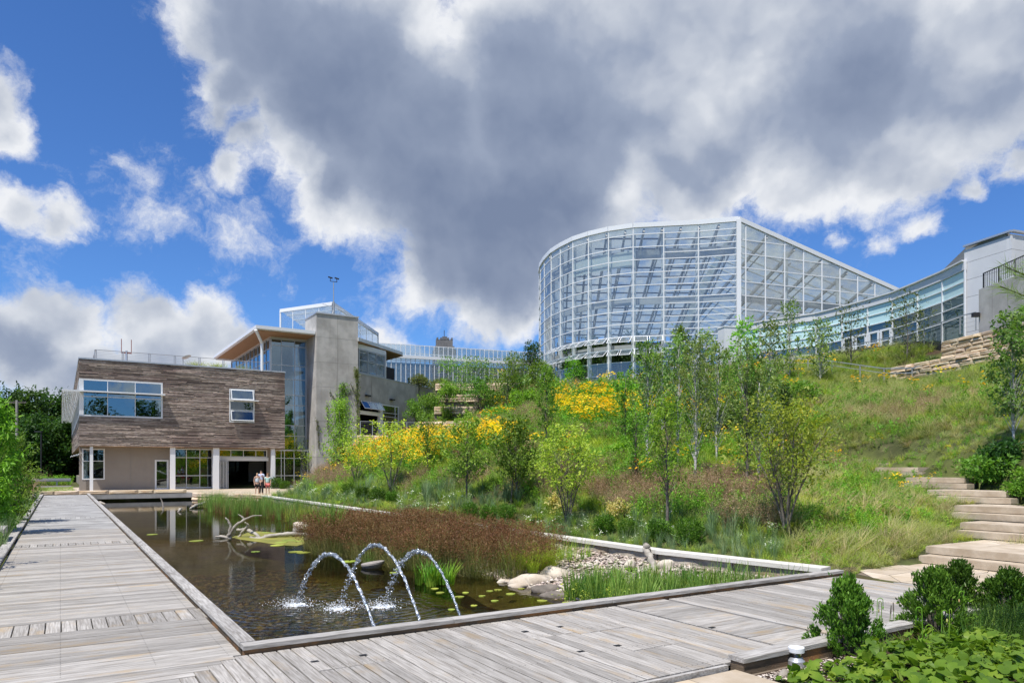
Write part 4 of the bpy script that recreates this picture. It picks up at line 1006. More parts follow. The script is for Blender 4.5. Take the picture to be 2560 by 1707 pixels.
# ---------------- big tropical glass hall ----------------
Hh = thing('great_glass_hall', 'huge curved glass conservatory hall with white frame on top of the slope', 'conservatory', P(1650, 900, 78))
HT, HB = 27.8, 9.7
topc = [(1846,549),(1745.6,557.5),(1659,561.7),(1582.7,565.5),(1521,574.4),(1471,586),(1432,598.7),(1400.8,614.4),(1377.8,629),(1360.8,647.5),(1351,663),(1348,679)]
CV = []
for x, y in topc: Y = (HT-CH)*FPX/(HY-y); p = P(x, y, Y); CV.append(Vector((p.x, p.y, 0)))
CV.append(CV[-1]+Vector((1.2, 3.4, 0))); CV.append(CV[-1]+Vector((2.2, 3.2, 0))); CV.append(CV[-1]+Vector((3.6, 2.6, 0)))
rdir = Vector((2.79, 1, 0)).normalized(); RC = [CV[0]+rdir*(.0), CV[0]+rdir*.9]
while (RC[-1]-CV[0]).length < 31: RC.append(RC[-1]+rdir*2.5)
def roofz(p): # roof height along the right side
    return HT-.257*(p-CV[0]).length
def at(p, z): return Vector((p.x, p.y, z))
rows_l = [HT-.9-i*1.36 for i in range(13)]; mullw = .11
rows_l = [z for z in rows_l if z > HB+.3]
for i in range(0, len(CV)):
    mb = MB(); mb.bar(at(CV[i], HB), at(CV[i], HT), mullw if i else .45, .16 if i else .45); obj('mullion', mb, M['whitemetal'], Hh)
rows_f = [HT-.9-i*.68 for i in range(26) if HT-.9-i*.68 > HB+.3]
slope = lambda i: .33 if i == 0 else 0
for r, z in enumerate(rows_l):
    mb = MB()
    for i in range(2 if False else 0, len(CV)-1):
        mb.bar(at(CV[i], z), at(CV[i+1], z), .09, .09)
    obj('transom', mb, M['whitemetal'], Hh)
for z in rows_f:
    if any(abs(z-q) < .1 for q in rows_l): continue
    mb = MB(); mb.bar(at(CV[0], z), at(CV[1], z), .09); mb.bar(at(CV[1], z), at(CV[2], z), .09); obj('transom', mb, M['whitemetal'], Hh)
vz = (HB+3.3, HB+5.0)
for i in range(0, len(CV)-1):
    zs = [HT]+(rows_l)+[HB]
    for j in range(len(zs)-1):
        if i in (2,3,4,5,6,7) and j in (9, 10) : continue
        mb = MB(); mb.quad(at(CV[i], zs[j+1]), at(CV[i+1], zs[j+1]), at(CV[i+1], zs[j]), at(CV[i], zs[j])); obj('pane', mb, M['glassh'], Hh)
# awning vents
for i in range(2, 8):
    p, q = CV[i], CV[i+1]
    fr = frame(q, p); L = (q-p).length
    for zt_ in (rows_l[8], rows_l[9]):
        for k in range(2): awning(Hh, fr, .08+k*L/2, (k+1)*L/2-.08, zt_-1.25, zt_-.05, -.05, .95, 'vent')
# white eaves band
mb = MB()
for i in range(len(CV)-1): mb.bar(at(CV[i], HT+.05), at(CV[i+1], HT+.05), .3, .5)
for i in range(len(RC)-1): mb.bar(at(RC[i], roofz(RC[i])+.05), at(RC[i+1], roofz(RC[i+1])+.05), .3, .45)
obj('eaves', mb, M['whitemetal'], Hh)
rows_r = [HT-2.05-i*1.45 for i in range(11) if HT-2.05-i*1.45 > HB+.5]
for i in range(1, len(RC)): mb = MB(); mb.bar(at(RC[i], HB), at(RC[i], roofz(RC[i])), .13); obj('mullion', mb, M['whitemetal'], Hh)
for z in rows_r:
    L = min(31, (HT-z)/.257); mb = MB(); mb.bar(at(CV[0], z), at(CV[0]+rdir*31, z) if z < HT-.257*31 else at(CV[0]+rdir*31*min(1,1), z), .1) if False else mb.bar(at(CV[0]+rdir*(0), z), at(CV[0]+rdir*31, z), .1)
    s0 = 0
    mb = MB(); xr = 31 if z < HT-.257*31 else (HT-z)/.257
    mb.bar(at(CV[0], z), at(CV[0]+rdir*xr, z), .1); obj('transom', mb, M['whitemetal'], Hh)
shade = {(1,4),(2,4),(1,5),(2,5),(1,6),(2,6),(3,2),(1,1),(2,0),(3,1),(4,2),(5,2),(6,3)}
for i in range(len(RC)-1):
    zs = [99]+rows_r+[HB]
    for j in range(len(zs)-1):
        za0 = min(zs[j], roofz(RC[i])); za1 = min(zs[j], roofz(RC[i+1])); zb_ = zs[j+1]
        if za0 <= zb_+.05: continue
        mb = MB(); mb.quad(at(RC[i], min(zb_, za0)), at(RC[i+1], min(zb_, za1)), at(RC[i+1], za1), at(RC[i], za0))
        obj('pane', mb, M['glassf' if (i, j) in shade or (i+1, j) in shade and random.random() < .3 else 'glassh'], Hh)
# roof: glazed planes falling to the back, rafters and trusses inside
RB_ = CV[0]+Vector((-3, 30, 0)); rbz = 23.0
right_end = CV[0]+rdir*31; ree = right_end+Vector((-4, 26, 0))
roofm = MB(); 
bk = [p+Vector((-1, 30, 0)) if i < 4 else p for i, p in enumerate(CV)]
def backpt(p):  # point on the rear line for a rafter starting at p
    t_ = (p-CV[0]).length/CV[0].x if p.x < CV[0].x else 0
    return Vector((max(p.x-2, 4.0), 104, 0))
raf = MB(); raf2 = MB(); pur = MB()
NR = 10
for i in range(NR+1):      # rafters from the curved front to the back
    x = 4.6+i*(CV[0].x-4.6)/NR
    for a_, b_ in zip(CV[:-1], CV[1:]):
        if b_.x <= x <= a_.x and a_.x != b_.x: p = a_.lerp(b_, (a_.x-x)/(a_.x-b_.x)); break
    q = Vector((x+1.2, 104, 0)); pz0 = at(p, HT-.5); qz0 = at(q, 20.5)
    raf.bar(pz0, qz0, .2, .34); raf2.bar(at(p, HT-2.0)+Vector((0,1,0)), at(q, 19), .12)
    for k in range(12):
        t_ = k/12; a1_ = pz0.lerp(qz0, t_); a2_ = (at(p, HT-2.0)+Vector((0,1,0))).lerp(at(q, 19), (k+.5)/12); a3_ = pz0.lerp(qz0, (k+1)/12); raf2.bar(a1_, a2_, .06); raf2.bar(a2_, a3_, .06)
for i in range(1, 9):      # on the right: rafters falling with the roof
    p = CV[0]+rdir*(i*3.6); z = roofz(p)-.5; q = p+Vector((-3, 26, 0)); raf.bar(at(p, z), at(q, max(z-6, 13)), .2, .34)
    raf2.bar(at(p, z-1.2)+Vector((0,1,0)), at(q, max(z-6, 13)-1), .1)
for k in range(1, 14):     # purlins
    t_ = k/14
    for off in (0, .5/14): 
        a_ = Vector((3.8+t_*0, CV[11].y*(1-t_)*1.0+104*t_, 0)); y = 77+t_*27; zz_ = HT-.25-(HT-20.5)*t_
        pur.bar(Vector((5.4 if y > 92 else 5.4+(92-y)*.35, y, zz_)), Vector((23, y, zz_)), .1, .14)
    y = 77+t_*26; pur.bar(Vector((23, y, HT-.3-6*t_)), Vector((50, y+7, max(19.5-6*t_, 12))), .1, .14)
obj('rafters', raf, mat('rafter_grey', (.55,.55,.54), (.42,.42,.42)), Hh, kind='stuff'); obj('truss_webs', raf2, M['steel'], Hh, kind='stuff'); obj('purlins', pur, M['whitemetal'], Hh, kind='stuff')
rg = MB(); 
# roof glass fans
for a_, b_ in zip(CV[:12], CV[1:12]):
    rg.quad(at(a_, HT), at(b_, HT), Vector((b_.x+1.6, 104, 20.8)), Vector((a_.x+1.6, 104, 20.8)))
rg.quad(at(CV[0], HT), Vector((CV[0].x-1, 104, 20.8)), at(ree, 14), at(right_end, roofz(right_end)))
obj('roof_glass', rg, glass('roof_glass', (.8,.86,.84), base=.10, dirt=.6, dirtcol=(.6,.63,.58)), Hh)
# inner white columns, ring beams, shade cloths, back wall and planting inside
for i in range(0, 12):
    p = CV[i]; n_ = Vector((.25 if i < 8 else 1.1, 1.2 if i < 8 else .3, 0))
    mb = MB(); q = p+n_; mb.tube([at(q, HB-.3), at(q, HT-.6)], .27, 10); obj('inner_column', mb, M['whitemetal'], Hh, smooth=False)
for i in (3, 6, 9, 12):
    p = CV[0]+rdir*(i*2.45)+Vector((-.5, 1.5, 0)); mb = MB(); mb.tube([at(p, HB-.3), at(p, roofz(p)-.3)], .27, 10); obj('inner_column', mb, M['whitemetal'], Hh)
for z, h_ in ((HT-2.6, .9), (HT-7.7, .75), (HT-12.7, .6)):
    mb = MB()
    for i in range(11): a_, b_ = CV[i]+Vector((.2,1.6,0)), CV[i+1]+Vector((.2,1.6,0)); mb.bar(at(a_, z), at(b_, z), .2, h_)
    if z < HT-5: mb.bar(at(CV[0]+Vector((0,1.6,0)), z), at(CV[0]+rdir*30+Vector((0,1.6,0)), z), .2, h_)
    obj('ring_beam', mb, mat('beam_grey', (.5,.5,.5)), Hh)
mb = MB()
for i in (3, 4, 5): a_, b_ = CV[i]+Vector((.1,.9,0)), CV[i+1]+Vector((.1,.9,0)); mb.quad(at(a_, HT-4.1), at(b_, HT-4.1), at(b_, HT-2.6), at(a_, HT-2.2))
obj('shade_cloth', mb, mat('shade_cloth', (.62,.68,.67)), Hh)
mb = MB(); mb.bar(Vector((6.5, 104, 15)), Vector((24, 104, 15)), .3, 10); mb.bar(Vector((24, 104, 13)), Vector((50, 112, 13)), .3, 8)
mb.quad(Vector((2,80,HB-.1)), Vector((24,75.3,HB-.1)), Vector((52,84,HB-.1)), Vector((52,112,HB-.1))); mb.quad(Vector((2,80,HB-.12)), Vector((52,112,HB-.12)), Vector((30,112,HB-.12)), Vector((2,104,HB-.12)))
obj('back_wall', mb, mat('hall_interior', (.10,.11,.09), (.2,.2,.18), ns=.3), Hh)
mb = MB(); mb.box((CV[0]+Vector((-3.6,-.5,0)), Vector((1,.03,0)).normalized(), Vector((-.03,1,0)), AZ), 0, 3.9, 0, .8, 9.8, P(0,817,74.5).z); pil_unused = mb
# ---------------- low curved building ----------------
Li = thing('low_glass_wing', 'low curved wing with white fascia and pale aqua glass panels on the crest', 'building', P(2150, 880, 58))
ft = [(1853,815),(1900,805),(1970,795),(2040,784.5),(2105,768),(2169,750.6),(2231,732.4),(2294,707),(2356,680.5),(2412,652.4)]; ZT = 15.3
LP = [];
for x, y in ft: Y = (ZT-CH)*FPX/(HY-y); p = P(x, y, Y); LP.append(Vector((p.x, p.y, 0)))
ZB = 10.7
mb = MB()
for a_, b_ in zip(LP[:-1], LP[1:]): mb.bar(at(a_, ZT-.3)+Vector((0,-.05,0)), at(b_, ZT-.3)+Vector((0,-.05,0)), .16, .56); mb.bar(at(a_, ZT+.02), at(b_, ZT+.02), .4, .1)
obj('fascia', mb, M['panel'], Li)
for r, (za, zb_) in enumerate(((ZT-.6, ZT-1.3), (ZT-1.3, ZT-2.05), (ZT-2.05, ZT-2.75), (ZT-2.75, ZT-3.5), (ZT-3.5, ZB-.4))):
    for i, (a_, b_) in enumerate(zip(LP[:-1], LP[1:])):
        dk_ = r >= 3 or (r == 2 and i >= 4) or (i >= 6 and r >= 2)
        n_ = Vector((-(b_-a_).y, (b_-a_).x, 0)).normalized()*.03
        mb = MB(); mb.quad(at(a_, zb_)+n_, at(b_, zb_)+n_, at(b_, za)+n_, at(a_, za)+n_); obj('panel' if not dk_ else 'pane', mb, M['aquad' if dk_ else 'aqua'], Li)
    mb = MB()
    for a_, b_ in zip(LP[:-1], LP[1:]): mb.bar(at(a_, zb_), at(b_, zb_), .07)
    obj('transom', mb, M['whitemetal'], Li)
for p in LP: mb = MB(); mb.bar(at(p, ZB-.3), at(p, ZT-.58), .1); obj('mullion', mb, M['whitemetal'], Li)
for i in (5, 4):
    for k in (0, 1):
        a_, b_ = LP[i], LP[i+1] ; fr = frame(a_, b_); L = (b_-a_).length; x0 = .15+k*L*.48
        dr = MB(); w_ = L*.44; dr.box(fr, x0, x0+w_, -.08, -.02, ZB+1.85, ZB+2.0)
        dr.box(fr, x0, x0+.18, -.08, -.02, ZB-.1, ZB+1.85); dr.box(fr, x0+w_-.18, x0+w_, -.08, -.02, ZB-.1, ZB+1.85); dr.box(fr, x0+.18, x0+w_-.18, -.08, -.02, ZB-.1, ZB+.3)
        d_ = obj('door', dr, M['whitemetal'], Li)
mb = MB()
bkp = [p+Vector((3.5, 6, 0)) for p in LP]
for i in range(len(LP)-1): mb.quad(at(LP[i], ZT-.05), at(LP[i+1], ZT-.05), at(bkp[i+1], ZT-.05), at(bkp[i], ZT-.05)); mb.quad(at(bkp[i], ZB-.5), at(bkp[i+1], ZB-.5), at(bkp[i+1], ZT-.05), at(bkp[i], ZT-.05))
obj('roof', mb, M['int_mid'], Li)
mb = MB(); pp = P(1811, 818, 67.6); fr = (at(pp, 0), Vector((.97,.24,0)), Vector((-.24,.97,0)), AZ); mb.box(fr, 0, 1.75, 0, 1.2, 8.5, P(0,817,67.6).z); obj('end_pier', mb, M['panel'], Li)
mb = MB(); mb.box(fr, -.05, 1.8, -.05, 1.25, P(0,817,67.6).z, P(0,817,67.6).z+.1); obj('pier_cap', mb, M['whitemetal'], Li)
# white block and concrete balcony at the right
J = thing('white_panel_block', 'tall white metal panelled block at the right end of the low wing', 'building', P(2520, 850, 44))
jc = P(2528.5, 577.5, 43.5); jl = P(2410.6, 616, 46.6); jl.z = jc.z; jr = jc+Vector((6, 2.2, 0)); zj = jc.z
for p, q, nme in ((jl, jc, 0), (jc, jr, 1)):
    fr = frame(p, q); L = (q-p).length; z = zj-.25; k = 0
    while z > 8.6:
        h_ = min(1.12 if k else .85, z-8.6)
        mb = MB(); mb.box(fr, .01 if nme else 0, L, 0, .3, z-h_+.02, z); obj('panel', mb, M['panel'], J); z -= h_; k += 1
mb = MB(); mb.prism([tuple(p[:2]) for p in (jl+Vector((.2,.2,0)), jc+Vector((-.1,.35,0)), jr+Vector((0,.3,0)), jr+Vector((2,9,0)), jl+Vector((3,9,0)))], 8, zj-.02); obj('core', mb, M['int_mid'], J)
mb = MB(); mb.bar(jl+AZ*.0, jc, .25, .12); mb.bar(jc, jr, .25, .12); obj('coping', mb, M['alu'], J)
Kb = thing('concrete_balcony', 'concrete retaining block below a dark railing at the far right', 'wall', P(2500, 800, 40))
k0 = P(2447, 724, 42.4); k1 = P(2640, 640, 36.5); k1.z = k0.z; fr = frame(k0, k1); L = (k1-k0).length
mb = MB(); mb.box(fr, 0, L, 0, 1.6, 8.2, k0.z); obj('block', mb, M['concrete'], Kb)
mb = MB()
for a in (1.15, 2.4, 3.7): mb.box(fr, a, a+.02, -.004, .002, 8.2, k0.z-.1)
obj('joint_line', mb, mat('joint2', (.24,.23,.21)), Kb)
mb = MB(); mb.box((at(P(2447,800,42.3),0), Vector((1,0,0)), Vector((0,1,0)), AZ), -.35, .02, -.1, .15, P(0,792,42.3).z, P(0,782,42.3).z); obj('wall_light', mb, M['darkmetal'], Kb)
r0 = k0+Vector((.35,.12,0)); r1_ = k1+Vector((0,.3,0))
railing('dark metal picket railing on the concrete balcony at the far right', [r0, r1_], .98, 1.6, m='darkmetal', pickets=.16)
# ---------------- stone walls on the slope ----------------
w0 = P(2353, 860, 43.4); w1 = P(2500, 834, 39.0); ext = w0+(w1-w0)*1.9; 
stone_wall('upper tan sandstone retaining wall at the right crest of the slope', w0, ext, 8.5, 9.55, 5, .5, 1.5)
w0 = P(2225, 920, 46.6); w1 = P(2500, 905, 38.8); ext = w0+(w1-w0)*1.4
stone_wall('lower tan sandstone retaining wall behind the handrail on the right slope', w0, ext, 7.5, 8.45, 4, .5, 1.4)
w0 = P(1885, 935, 57); w1 = P(2062, 905, 58.5); stone_wall('low sandstone wall between the birches in front of the low glass wing', w0, w1, 9.0, 9.9, 3, .5, 1.3)
w0 = P(1045, 1075, 63); w1 = P(1388, 1052, 60.5); stone_wall('long sandstone wall crossing the middle of the slope above the yellow flowers', w0, w1, 4.85, 6.0, 5, .7, 1.9)
w0 = P(894, 1112, 64.5); w1 = P(1078, 1086, 66.5); stone_wall('rough sandstone bank below the terrace railing by the concrete wing', w0, w1, 3.2, 4.9, 7, .6, 1.6, lean=.6)
for i, (x0, x1, y, Y, zc, lab) in enumerate(((1085,1345,1020,68,1.0,'lowest'),(1095,1340,990,71,1.0,'middle'),(1088,1300,962,74.5,1.05,'topmost'))):
    w0 = P(x0, y, Y); w1 = P(x1, y-6, Y-.5); stone_wall(f'{lab} of three stacked sandstone terrace walls among the shrubs near the concrete wing', w0, w1, w0.z-.6, w0.z+.15, 3, .6, 1.8)
mb = MB(); 
tr_ = MB(); pts_ = [P(896,1090,66.3), P(1080,1078,68.5), P(1075,1078,80), P(905,1078,80)]
tr_.prism([tuple(p[:2]) for p in pts_], 3.5, 4.98); obj('terrace', tr_, M['flag'], kind='structure')
railing('steel cable railing on the terrace in front of the concrete wing', [at(P(901,1095,66.9),4.98), at(P(961,1090,67.6),4.98), at(P(1072,1080,69.2),4.98)], 1.3, 1.0, 6)
railing('grey steel handrail climbing the terraces right of the concrete wing', [at(P(1100,970,76),9.7), at(P(1150,968,75.5),9.7), at(P(1300,966,74.5),9.9)], 1.1, 2.2, 3)
railing('sloping steel handrail beside the terrace steps below the great hall', [at(P(1215,985,70),7.9), at(P(1300,955,72),9.4), at(P(1352,918,74),10.6)], 1.0, 2.5)
hr = []
for px, Y in ((1915,51),(1960,51),(2020,49.8),(2080,48.6),(2150,47.2),(2210,46.0),(2280,44.6),(2350,43.2),(2430,41.6),(2500,40.2),(2560,39.2)):
    p = P(px, HY, Y); hr.append(at(p, tz(p.x, p.y)-.02))
railing('long two-bar galvanised handrail following the path below the right stone walls', hr, 1.05, 2.4, mid=(.72,), post=.06, rail=.06)
hr = [at(P(x, HY, Y), ZB-.1) for x, Y in ((2080,60),(2150,56.5),(2231,53.5),(2310,50.2),(2400,46.2),(2440,45))]
railing('steel cable railing in front of the doors of the low glass wing', hr, 1.1, 1.8, 3)
mb = MB(); pts_ = [P(2095,893,56.5), P(2170,886,55), P(2231,876,53.2), P(2300,868,50.8), P(2352,852,48.4)]; pts_ = [at(p, tz(p.x, p.y)+.18+.1*(i % 2)) for i, p in enumerate(pts_)]
for a_, b_ in zip(pts_[:-1], pts_[1:]): mb.bar(a_, b_, .06, .6)
tag(obj('silt_fence', mb, M['darkmetal'], origin=pts_[0]), 'sagging black silt fence across the grass below the low glass wing', 'fence')
# ---------------- vegetation ----------------
def leaf_arrays(pts, size, up=.4, asp=.5, dirs=None, fold=.12, jit=.35):
    """kite-shaped leaves: 4 verts, 2 triangles each"""
    n = len(pts); pts = np.asarray(pts, float)
    d = rng.normal(size=(n, 3)) if dirs is None else np.asarray(dirs, float)+rng.normal(size=(n, 3))*jit
    d /= np.linalg.norm(d, axis=1, keepdims=True)+1e-9
    nn = rng.normal(size=(n, 3)); nn[:, 2] = np.abs(nn[:, 2])+up*2; s = np.cross(d, nn); s /= np.linalg.norm(s, axis=1, keepdims=True)+1e-9
    nn = np.cross(s, d); L = (size*rng.uniform(.6, 1.3, n))[:, None]
    a = pts; b = pts+d*L; m = pts+d*L*.45
    V = np.stack([a, m+s*L*asp*.5+nn*L*fold, b, m-s*L*asp*.5+nn*L*fold], 1).reshape(-1, 3)
    i = np.arange(n)[:, None]*4; F = np.concatenate([i+np.array([[0, 1, 2]]), i+np.array([[0, 2, 3]])], 1).reshape(-1, 3)
    return V, F
def shell(n, c, r, inner=.35):
    d = rng.normal(size=(n, 3)); d /= np.linalg.norm(d, axis=1, keepdims=True)
    return np.array(c)[None]+d*(np.asarray(r)[None])*(rng.uniform(inner**3, 1, (n, 1))**(1/3)), d
def tree(name, label, cat, base, h, R, c0, shape='oval', ncl=60, nl=60, ls=.12, lm='l_mid', bm='bark', stems=1, lean=0, clr=.3, group=None, tr=None, spread=.5, droop=0., asp=.5, crownx=0, offx=0, dn=1.):
    base = Vector(base)-Vector((0, 0, .1)); t = thing(name, label, cat, base, group); rd = random.Random(hash(label) % 9999 if False else int(abs(base.x*131+base.y*71)*10) % 99991)
    r0 = (tr or h*.012+.02)*.75; tm = MB(); tips = []; axes = []
    for s in range(stems):
        a = 2*PI*s/stems+rd.random(); sp = spread*R if stems > 1 else 0
        top = Vector((math.cos(a)*sp+offx, math.sin(a)*sp*.8, h*(.93 if stems == 1 else rd.uniform(.7, .92)))); pts = []
        for k in range(9):
            f = k/8; pts.append(base+Vector((top.x*f**1.3+rd.uniform(-1,1)*.02*h*f, top.y*f**1.3+rd.uniform(-1,1)*.02*h*f, top.z*f)))
        pts[0] = base+Vector((math.cos(a)*r0*stems*.6, math.sin(a)*r0*stems*.6, 0)) if stems > 1 else base
        tm.tube(pts, [r0*(1-.82*(k/8)) for k in range(9)], 7 if r0 > .05 else 5); axes.append(pts)
    C_ = []
    for i in range(ncl):
        f = (i+.5)/ncl; f = c0+(1-c0)*(f**.9); q = (f-c0)/(1-c0)
        rad = {'oval': math.sin(PI*min(1, max(.03, q*.88+.1)))**.65, 'cone': (1-q)**.75*.95+.08, 'vase': .35+.75*math.sin(PI*min(.95, q*.75+.18)), 'col': math.sin(PI*(q*.9+.06))**.45}[shape]
        a = i*2.39996+rd.uniform(-.5, .5); rr = R*rad*(.86+.26*math.sin(2*a+base.x*3)+.14*math.sin(3*a+f*9+base.y))*(rd.uniform(.06, 1.05)**.5)*rd.choice((.85, 1, 1.18, .7))
        c = base+Vector((math.cos(a)*rr+offx*f, math.sin(a)*rr, h*f-droop*rr)); C_.append((c, f))
        pts = rd.choice(axes); kf = max(.12, (f-.22*rr/max(R, .1)-.06)); k = min(7, int(kf*8)); o = pts[k].lerp(pts[k+1], kf*8-k if k < 7 else .5)
        mid = o.lerp(c, .55)+Vector((0, 0, .06*h*.3)); rb = max(.006, r0*.28*(1-f*.6)); tm.tube([o, mid, c], [rb, rb*.7, rb*.25], 3, cap=False)
    obj('trunk', tm, M[bm], t, smooth=True)
    P_, Dd = [], []
    for c, f in C_:
        k = int(nl*dn*rd.uniform(.3, 1.3)); r = clr*rd.uniform(.6, 1.3); out = Vector((c.x-base.x, c.y-base.y, 0)); out = (out.normalized() if out.length > .01 else Vector((1,0,0)))*(1-.6*f)+AZ*(.25+f*.9-droop)+Vector((rd.gauss(0,.35), rd.gauss(0,.35), rd.gauss(0,.25))); out.normalize()
        p, d = shell(k, (0,0,0), (r*.62, r*.62, r*.5), .05); sp_ = rng.uniform(-1.2, 1.7, (k,1))*r; p = p*(1.15-.35*np.abs(sp_/r))+np.array(c)[None]+sp_*np.array(out)[None]; P_.append(p); Dd.append(d*.8+np.array([0, 0, -.25-droop]))
    P_ = np.concatenate(P_); V, F = leaf_arrays(P_, ls, .5, asp, np.concatenate(Dd), jit=.8); npobj('crown', V, F, M[lm], t)
    return t
def tree_px(name, label, cat, px, py, top, hw, cb, off=0, **kw):
    b = hit(px, py); Y = b.y; h = (py-top)/FPX*Y; c0 = (py-cb)/(py-top)
    hw_ = hw/FPX*Y; kw.setdefault('clr', max(.13, hw_*.19)); kw.setdefault('ls', .085 if Y < 25 else .115 if Y < 40 else .155); kw.setdefault('dn', .68)
    return tree(name, label, cat, b, h, hw_, c0, offx=off/FPX*Y, **kw)
YT = 'young trees on the planted slope'
tree_px('young_tree', 'round-crowned green tree with straight dark trunk, left of the pair behind the round shrubs', 'tree', 1167, 1252, 1040, 72, 1180, ncl=75, nl=75, lm='l_mid', group=YT)
tree_px('young_tree', 'spreading green tree beside a thin stake, right of the pair behind the round shrubs', 'tree', 1291, 1262, 1052, 82, 1182, ncl=90, nl=75, lm='l_mid', group=YT, shape='oval')
tree_px('young_tree', 'dark leaved young tree beside the long sandstone wall in the middle of the slope', 'tree', 1366, 1122, 915, 44, 1062, ncl=60, nl=70, lm='l_mid', group=YT)
tree_px('young_tree', 'drooping light green young tree with crooked trunk standing just behind the pale wall cap', 'tree', 1668, 1332, 990, 82, 1195, ncl=75, nl=50, ls=.11, lm='l_bright', droop=.12, asp=.32, group=YT, shape='oval')
tree_px('birch_tree', 'slender birch with white trunk rising left of the drooping young tree', 'tree', 1618, 1172, 850, 48, 1075, ncl=75, nl=45, lm='l_birch', bm='birch', shape='col', group=YT, tr=.07)
tree_px('birch_tree', 'tall dense dark birch in the centre of the slope before the glass hall', 'tree', 1738, 1212, 850, 60, 1100, ncl=85, nl=55, lm='l_birch', bm='birch', shape='col', group=YT, tr=.07)
tree_px('birch_tree', 'birch with a leafy crown right behind the tall dense dark birch', 'tree', 1695, 1165, 835, 55, 1060, ncl=80, nl=50, lm='l_birch', bm='birch', shape='col', group=YT, tr=.07)
tree_px('poplar_tree', 'dark leaved poplar with low side branch left of the yellow-green shrub tree', 'tree', 1866, 1222, 845, 54, 1130, ncl=85, nl=55, lm='l_birch', bm='bark', shape='col', group=YT, tr=.06)
tree_px('birch_tree', 'white-stemmed birch half hidden behind the yellow-green shrub tree', 'tree', 1897, 1218, 930, 50, 1090, ncl=60, nl=50, lm='l_birch', bm='birch', shape='col', group=YT, tr=.06)
tree_px('poplar_tree', 'small dark compact poplar on the grassy slope right of the birches', 'tree', 1958, 1150, 965, 38, 1090, ncl=60, nl=55, lm='l_dark', bm='birch', shape='oval', group=YT)
tree_px('shrub_tree', 'yellow-green many-stemmed shrub tree spreading wide on the right of the slope', 'tree', 1965, 1335, 1015, 128, 1195, ncl=140, nl=42, ls=.095, lm='l_lime', stems=6, spread=.75, shape='vase', bm='bark', group=YT, tr=.045, clr=.3)
tree_px('shrub_tree', 'yellow-green many-stemmed shrub tree in the middle behind the pale low shrubs', 'tree', 1418, 1312, 1075, 92, 1210, ncl=110, nl=48, ls=.105, lm='l_lime', stems=5, spread=.7, shape='vase', group=YT, tr=.035, clr=.28)
tree_px('shrub_tree', 'open many-stemmed shrub tree left of the big yellow flower patch', 'tree', 890, 1215, 1085, 55, 1175, ncl=60, nl=40, ls=.14, lm='l_lime', stems=5, spread=.7, shape='vase', group=YT, tr=.04)
tree_px('shrub_tree', 'open many-stemmed shrub tree in front of the big yellow flower patch', 'tree', 978, 1232, 1060, 75, 1165, ncl=75, nl=45, ls=.14, lm='l_lime', stems=6, spread=.7, shape='vase', group=YT, tr=.04)
tree_px('shrub_tree', 'low leafy shrub tree right of the folding doors', 'tree', 762, 1212, 1112, 62, 1165, ncl=65, nl=50, ls=.18, lm='l_lime', stems=5, spread=.8, shape='vase', group=YT, tr=.05)
tree_px('shrub_tree', 'dense bushy small tree in front of the concrete tower', 'tree', 850, 1180, 1010, 58, 1160, ncl=120, nl=70, ls=.17, lm='l_mid', stems=3, spread=.6, shape='cone', group=YT, clr=.6)
tree_px('poplar_tree', 'dark leaved poplar with pale trunk at the far right edge of the slope', 'tree', 2533, 1118, 775, 62, 1030, ncl=110, nl=50, lm='l_birch', bm='birch', shape='col', group=YT, ls=.14, tr=.06)
for px, py, top, hw, cb, lm, lab in ((1562,1112,930,40,1070,'l_mid','young green tree on the middle slope left of the white-trunked birch'),(1655,1092,880,44,1040,'l_birch','birch on the upper slope behind the white-trunked birch'),(1792,1160,850,46,1090,'l_birch','birch between the tall dense birch and the poplar'),
   (1822,1075,880,44,1030,'l_mid','leafy young tree high on the slope above the poplar'),(1925,1110,900,44,1060,'l_birch','dark birch right behind the yellow-green shrub tree'),(1590,1222,1010,46,1160,'l_bright','bright slim young tree between the cream shrubs and the drooping tree'),(1070,1180,1030,44,1130,'l_mid','young tree by the sandstone bank behind the yellow flowers')):
    tree_px('young_tree', lab, 'tree', px, py, top, hw, cb, ncl=62, nl=48, lm=lm, bm='birch' if lm == 'l_birch' else 'bark', shape='col', group=YT, tr=.055)
CT = 'small trees in front of the low glass wing'
tree_px('crabapple_tree', 'small gnarled tree before the low glass wing, left of the three', 'tree', 2127, 918, 775, 44, 880, ncl=42, nl=26, lm='l_olive', shape='vase', group=CT, ls=.2, clr=.5)
tree_px('crabapple_tree', 'small gnarled tree before the low glass wing, middle of the three', 'tree', 2268, 902, 742, 66, 860, ncl=60, nl=26, lm='l_olive', shape='vase', group=CT, ls=.19, clr=.5)
tree_px('crabapple_tree', 'small gnarled tree by the white panel block, right of the three', 'tree', 2392, 852, 700, 64, 800, ncl=60, nl=26, lm='l_olive', shape='vase', group=CT, ls=.18, clr=.45)
BT = 'birches below the great glass hall'
for i, (px, py, top, hw, cb, lab) in enumerate(((2050,958,800,40,930,'thin birch with white forked stem below the left crabapple'),(1975,955,755,42,935,'tall light birch at the left end of the low glass wing'),(1925,1000,800,46,960,'leafy birch before the grey end pier'),
     (1860,1020,800,48,985,'tall leafy birch overlapping the grey end pier of the glass wing'),(1765,1030,830,50,990,'birch with airy crown before the foot of the glass hall'),(1700,1010,815,34,965,'narrow birch before the vents of the glass hall'),(1630,1015,880,46,990,'bright green small tree at the foot of the glass hall vents'))):
    tree_px('birch_tree', lab, 'tree', px, py, top, hw, cb, ncl=80, nl=32, lm=('l_birch','l_mid','l_birch','l_bright')[i % 4] if i < 6 else 'l_bright', bm='birch', shape='col', group=BT, ls=.17, stems=2 if i in (0, 3) else 1, tr=.07)
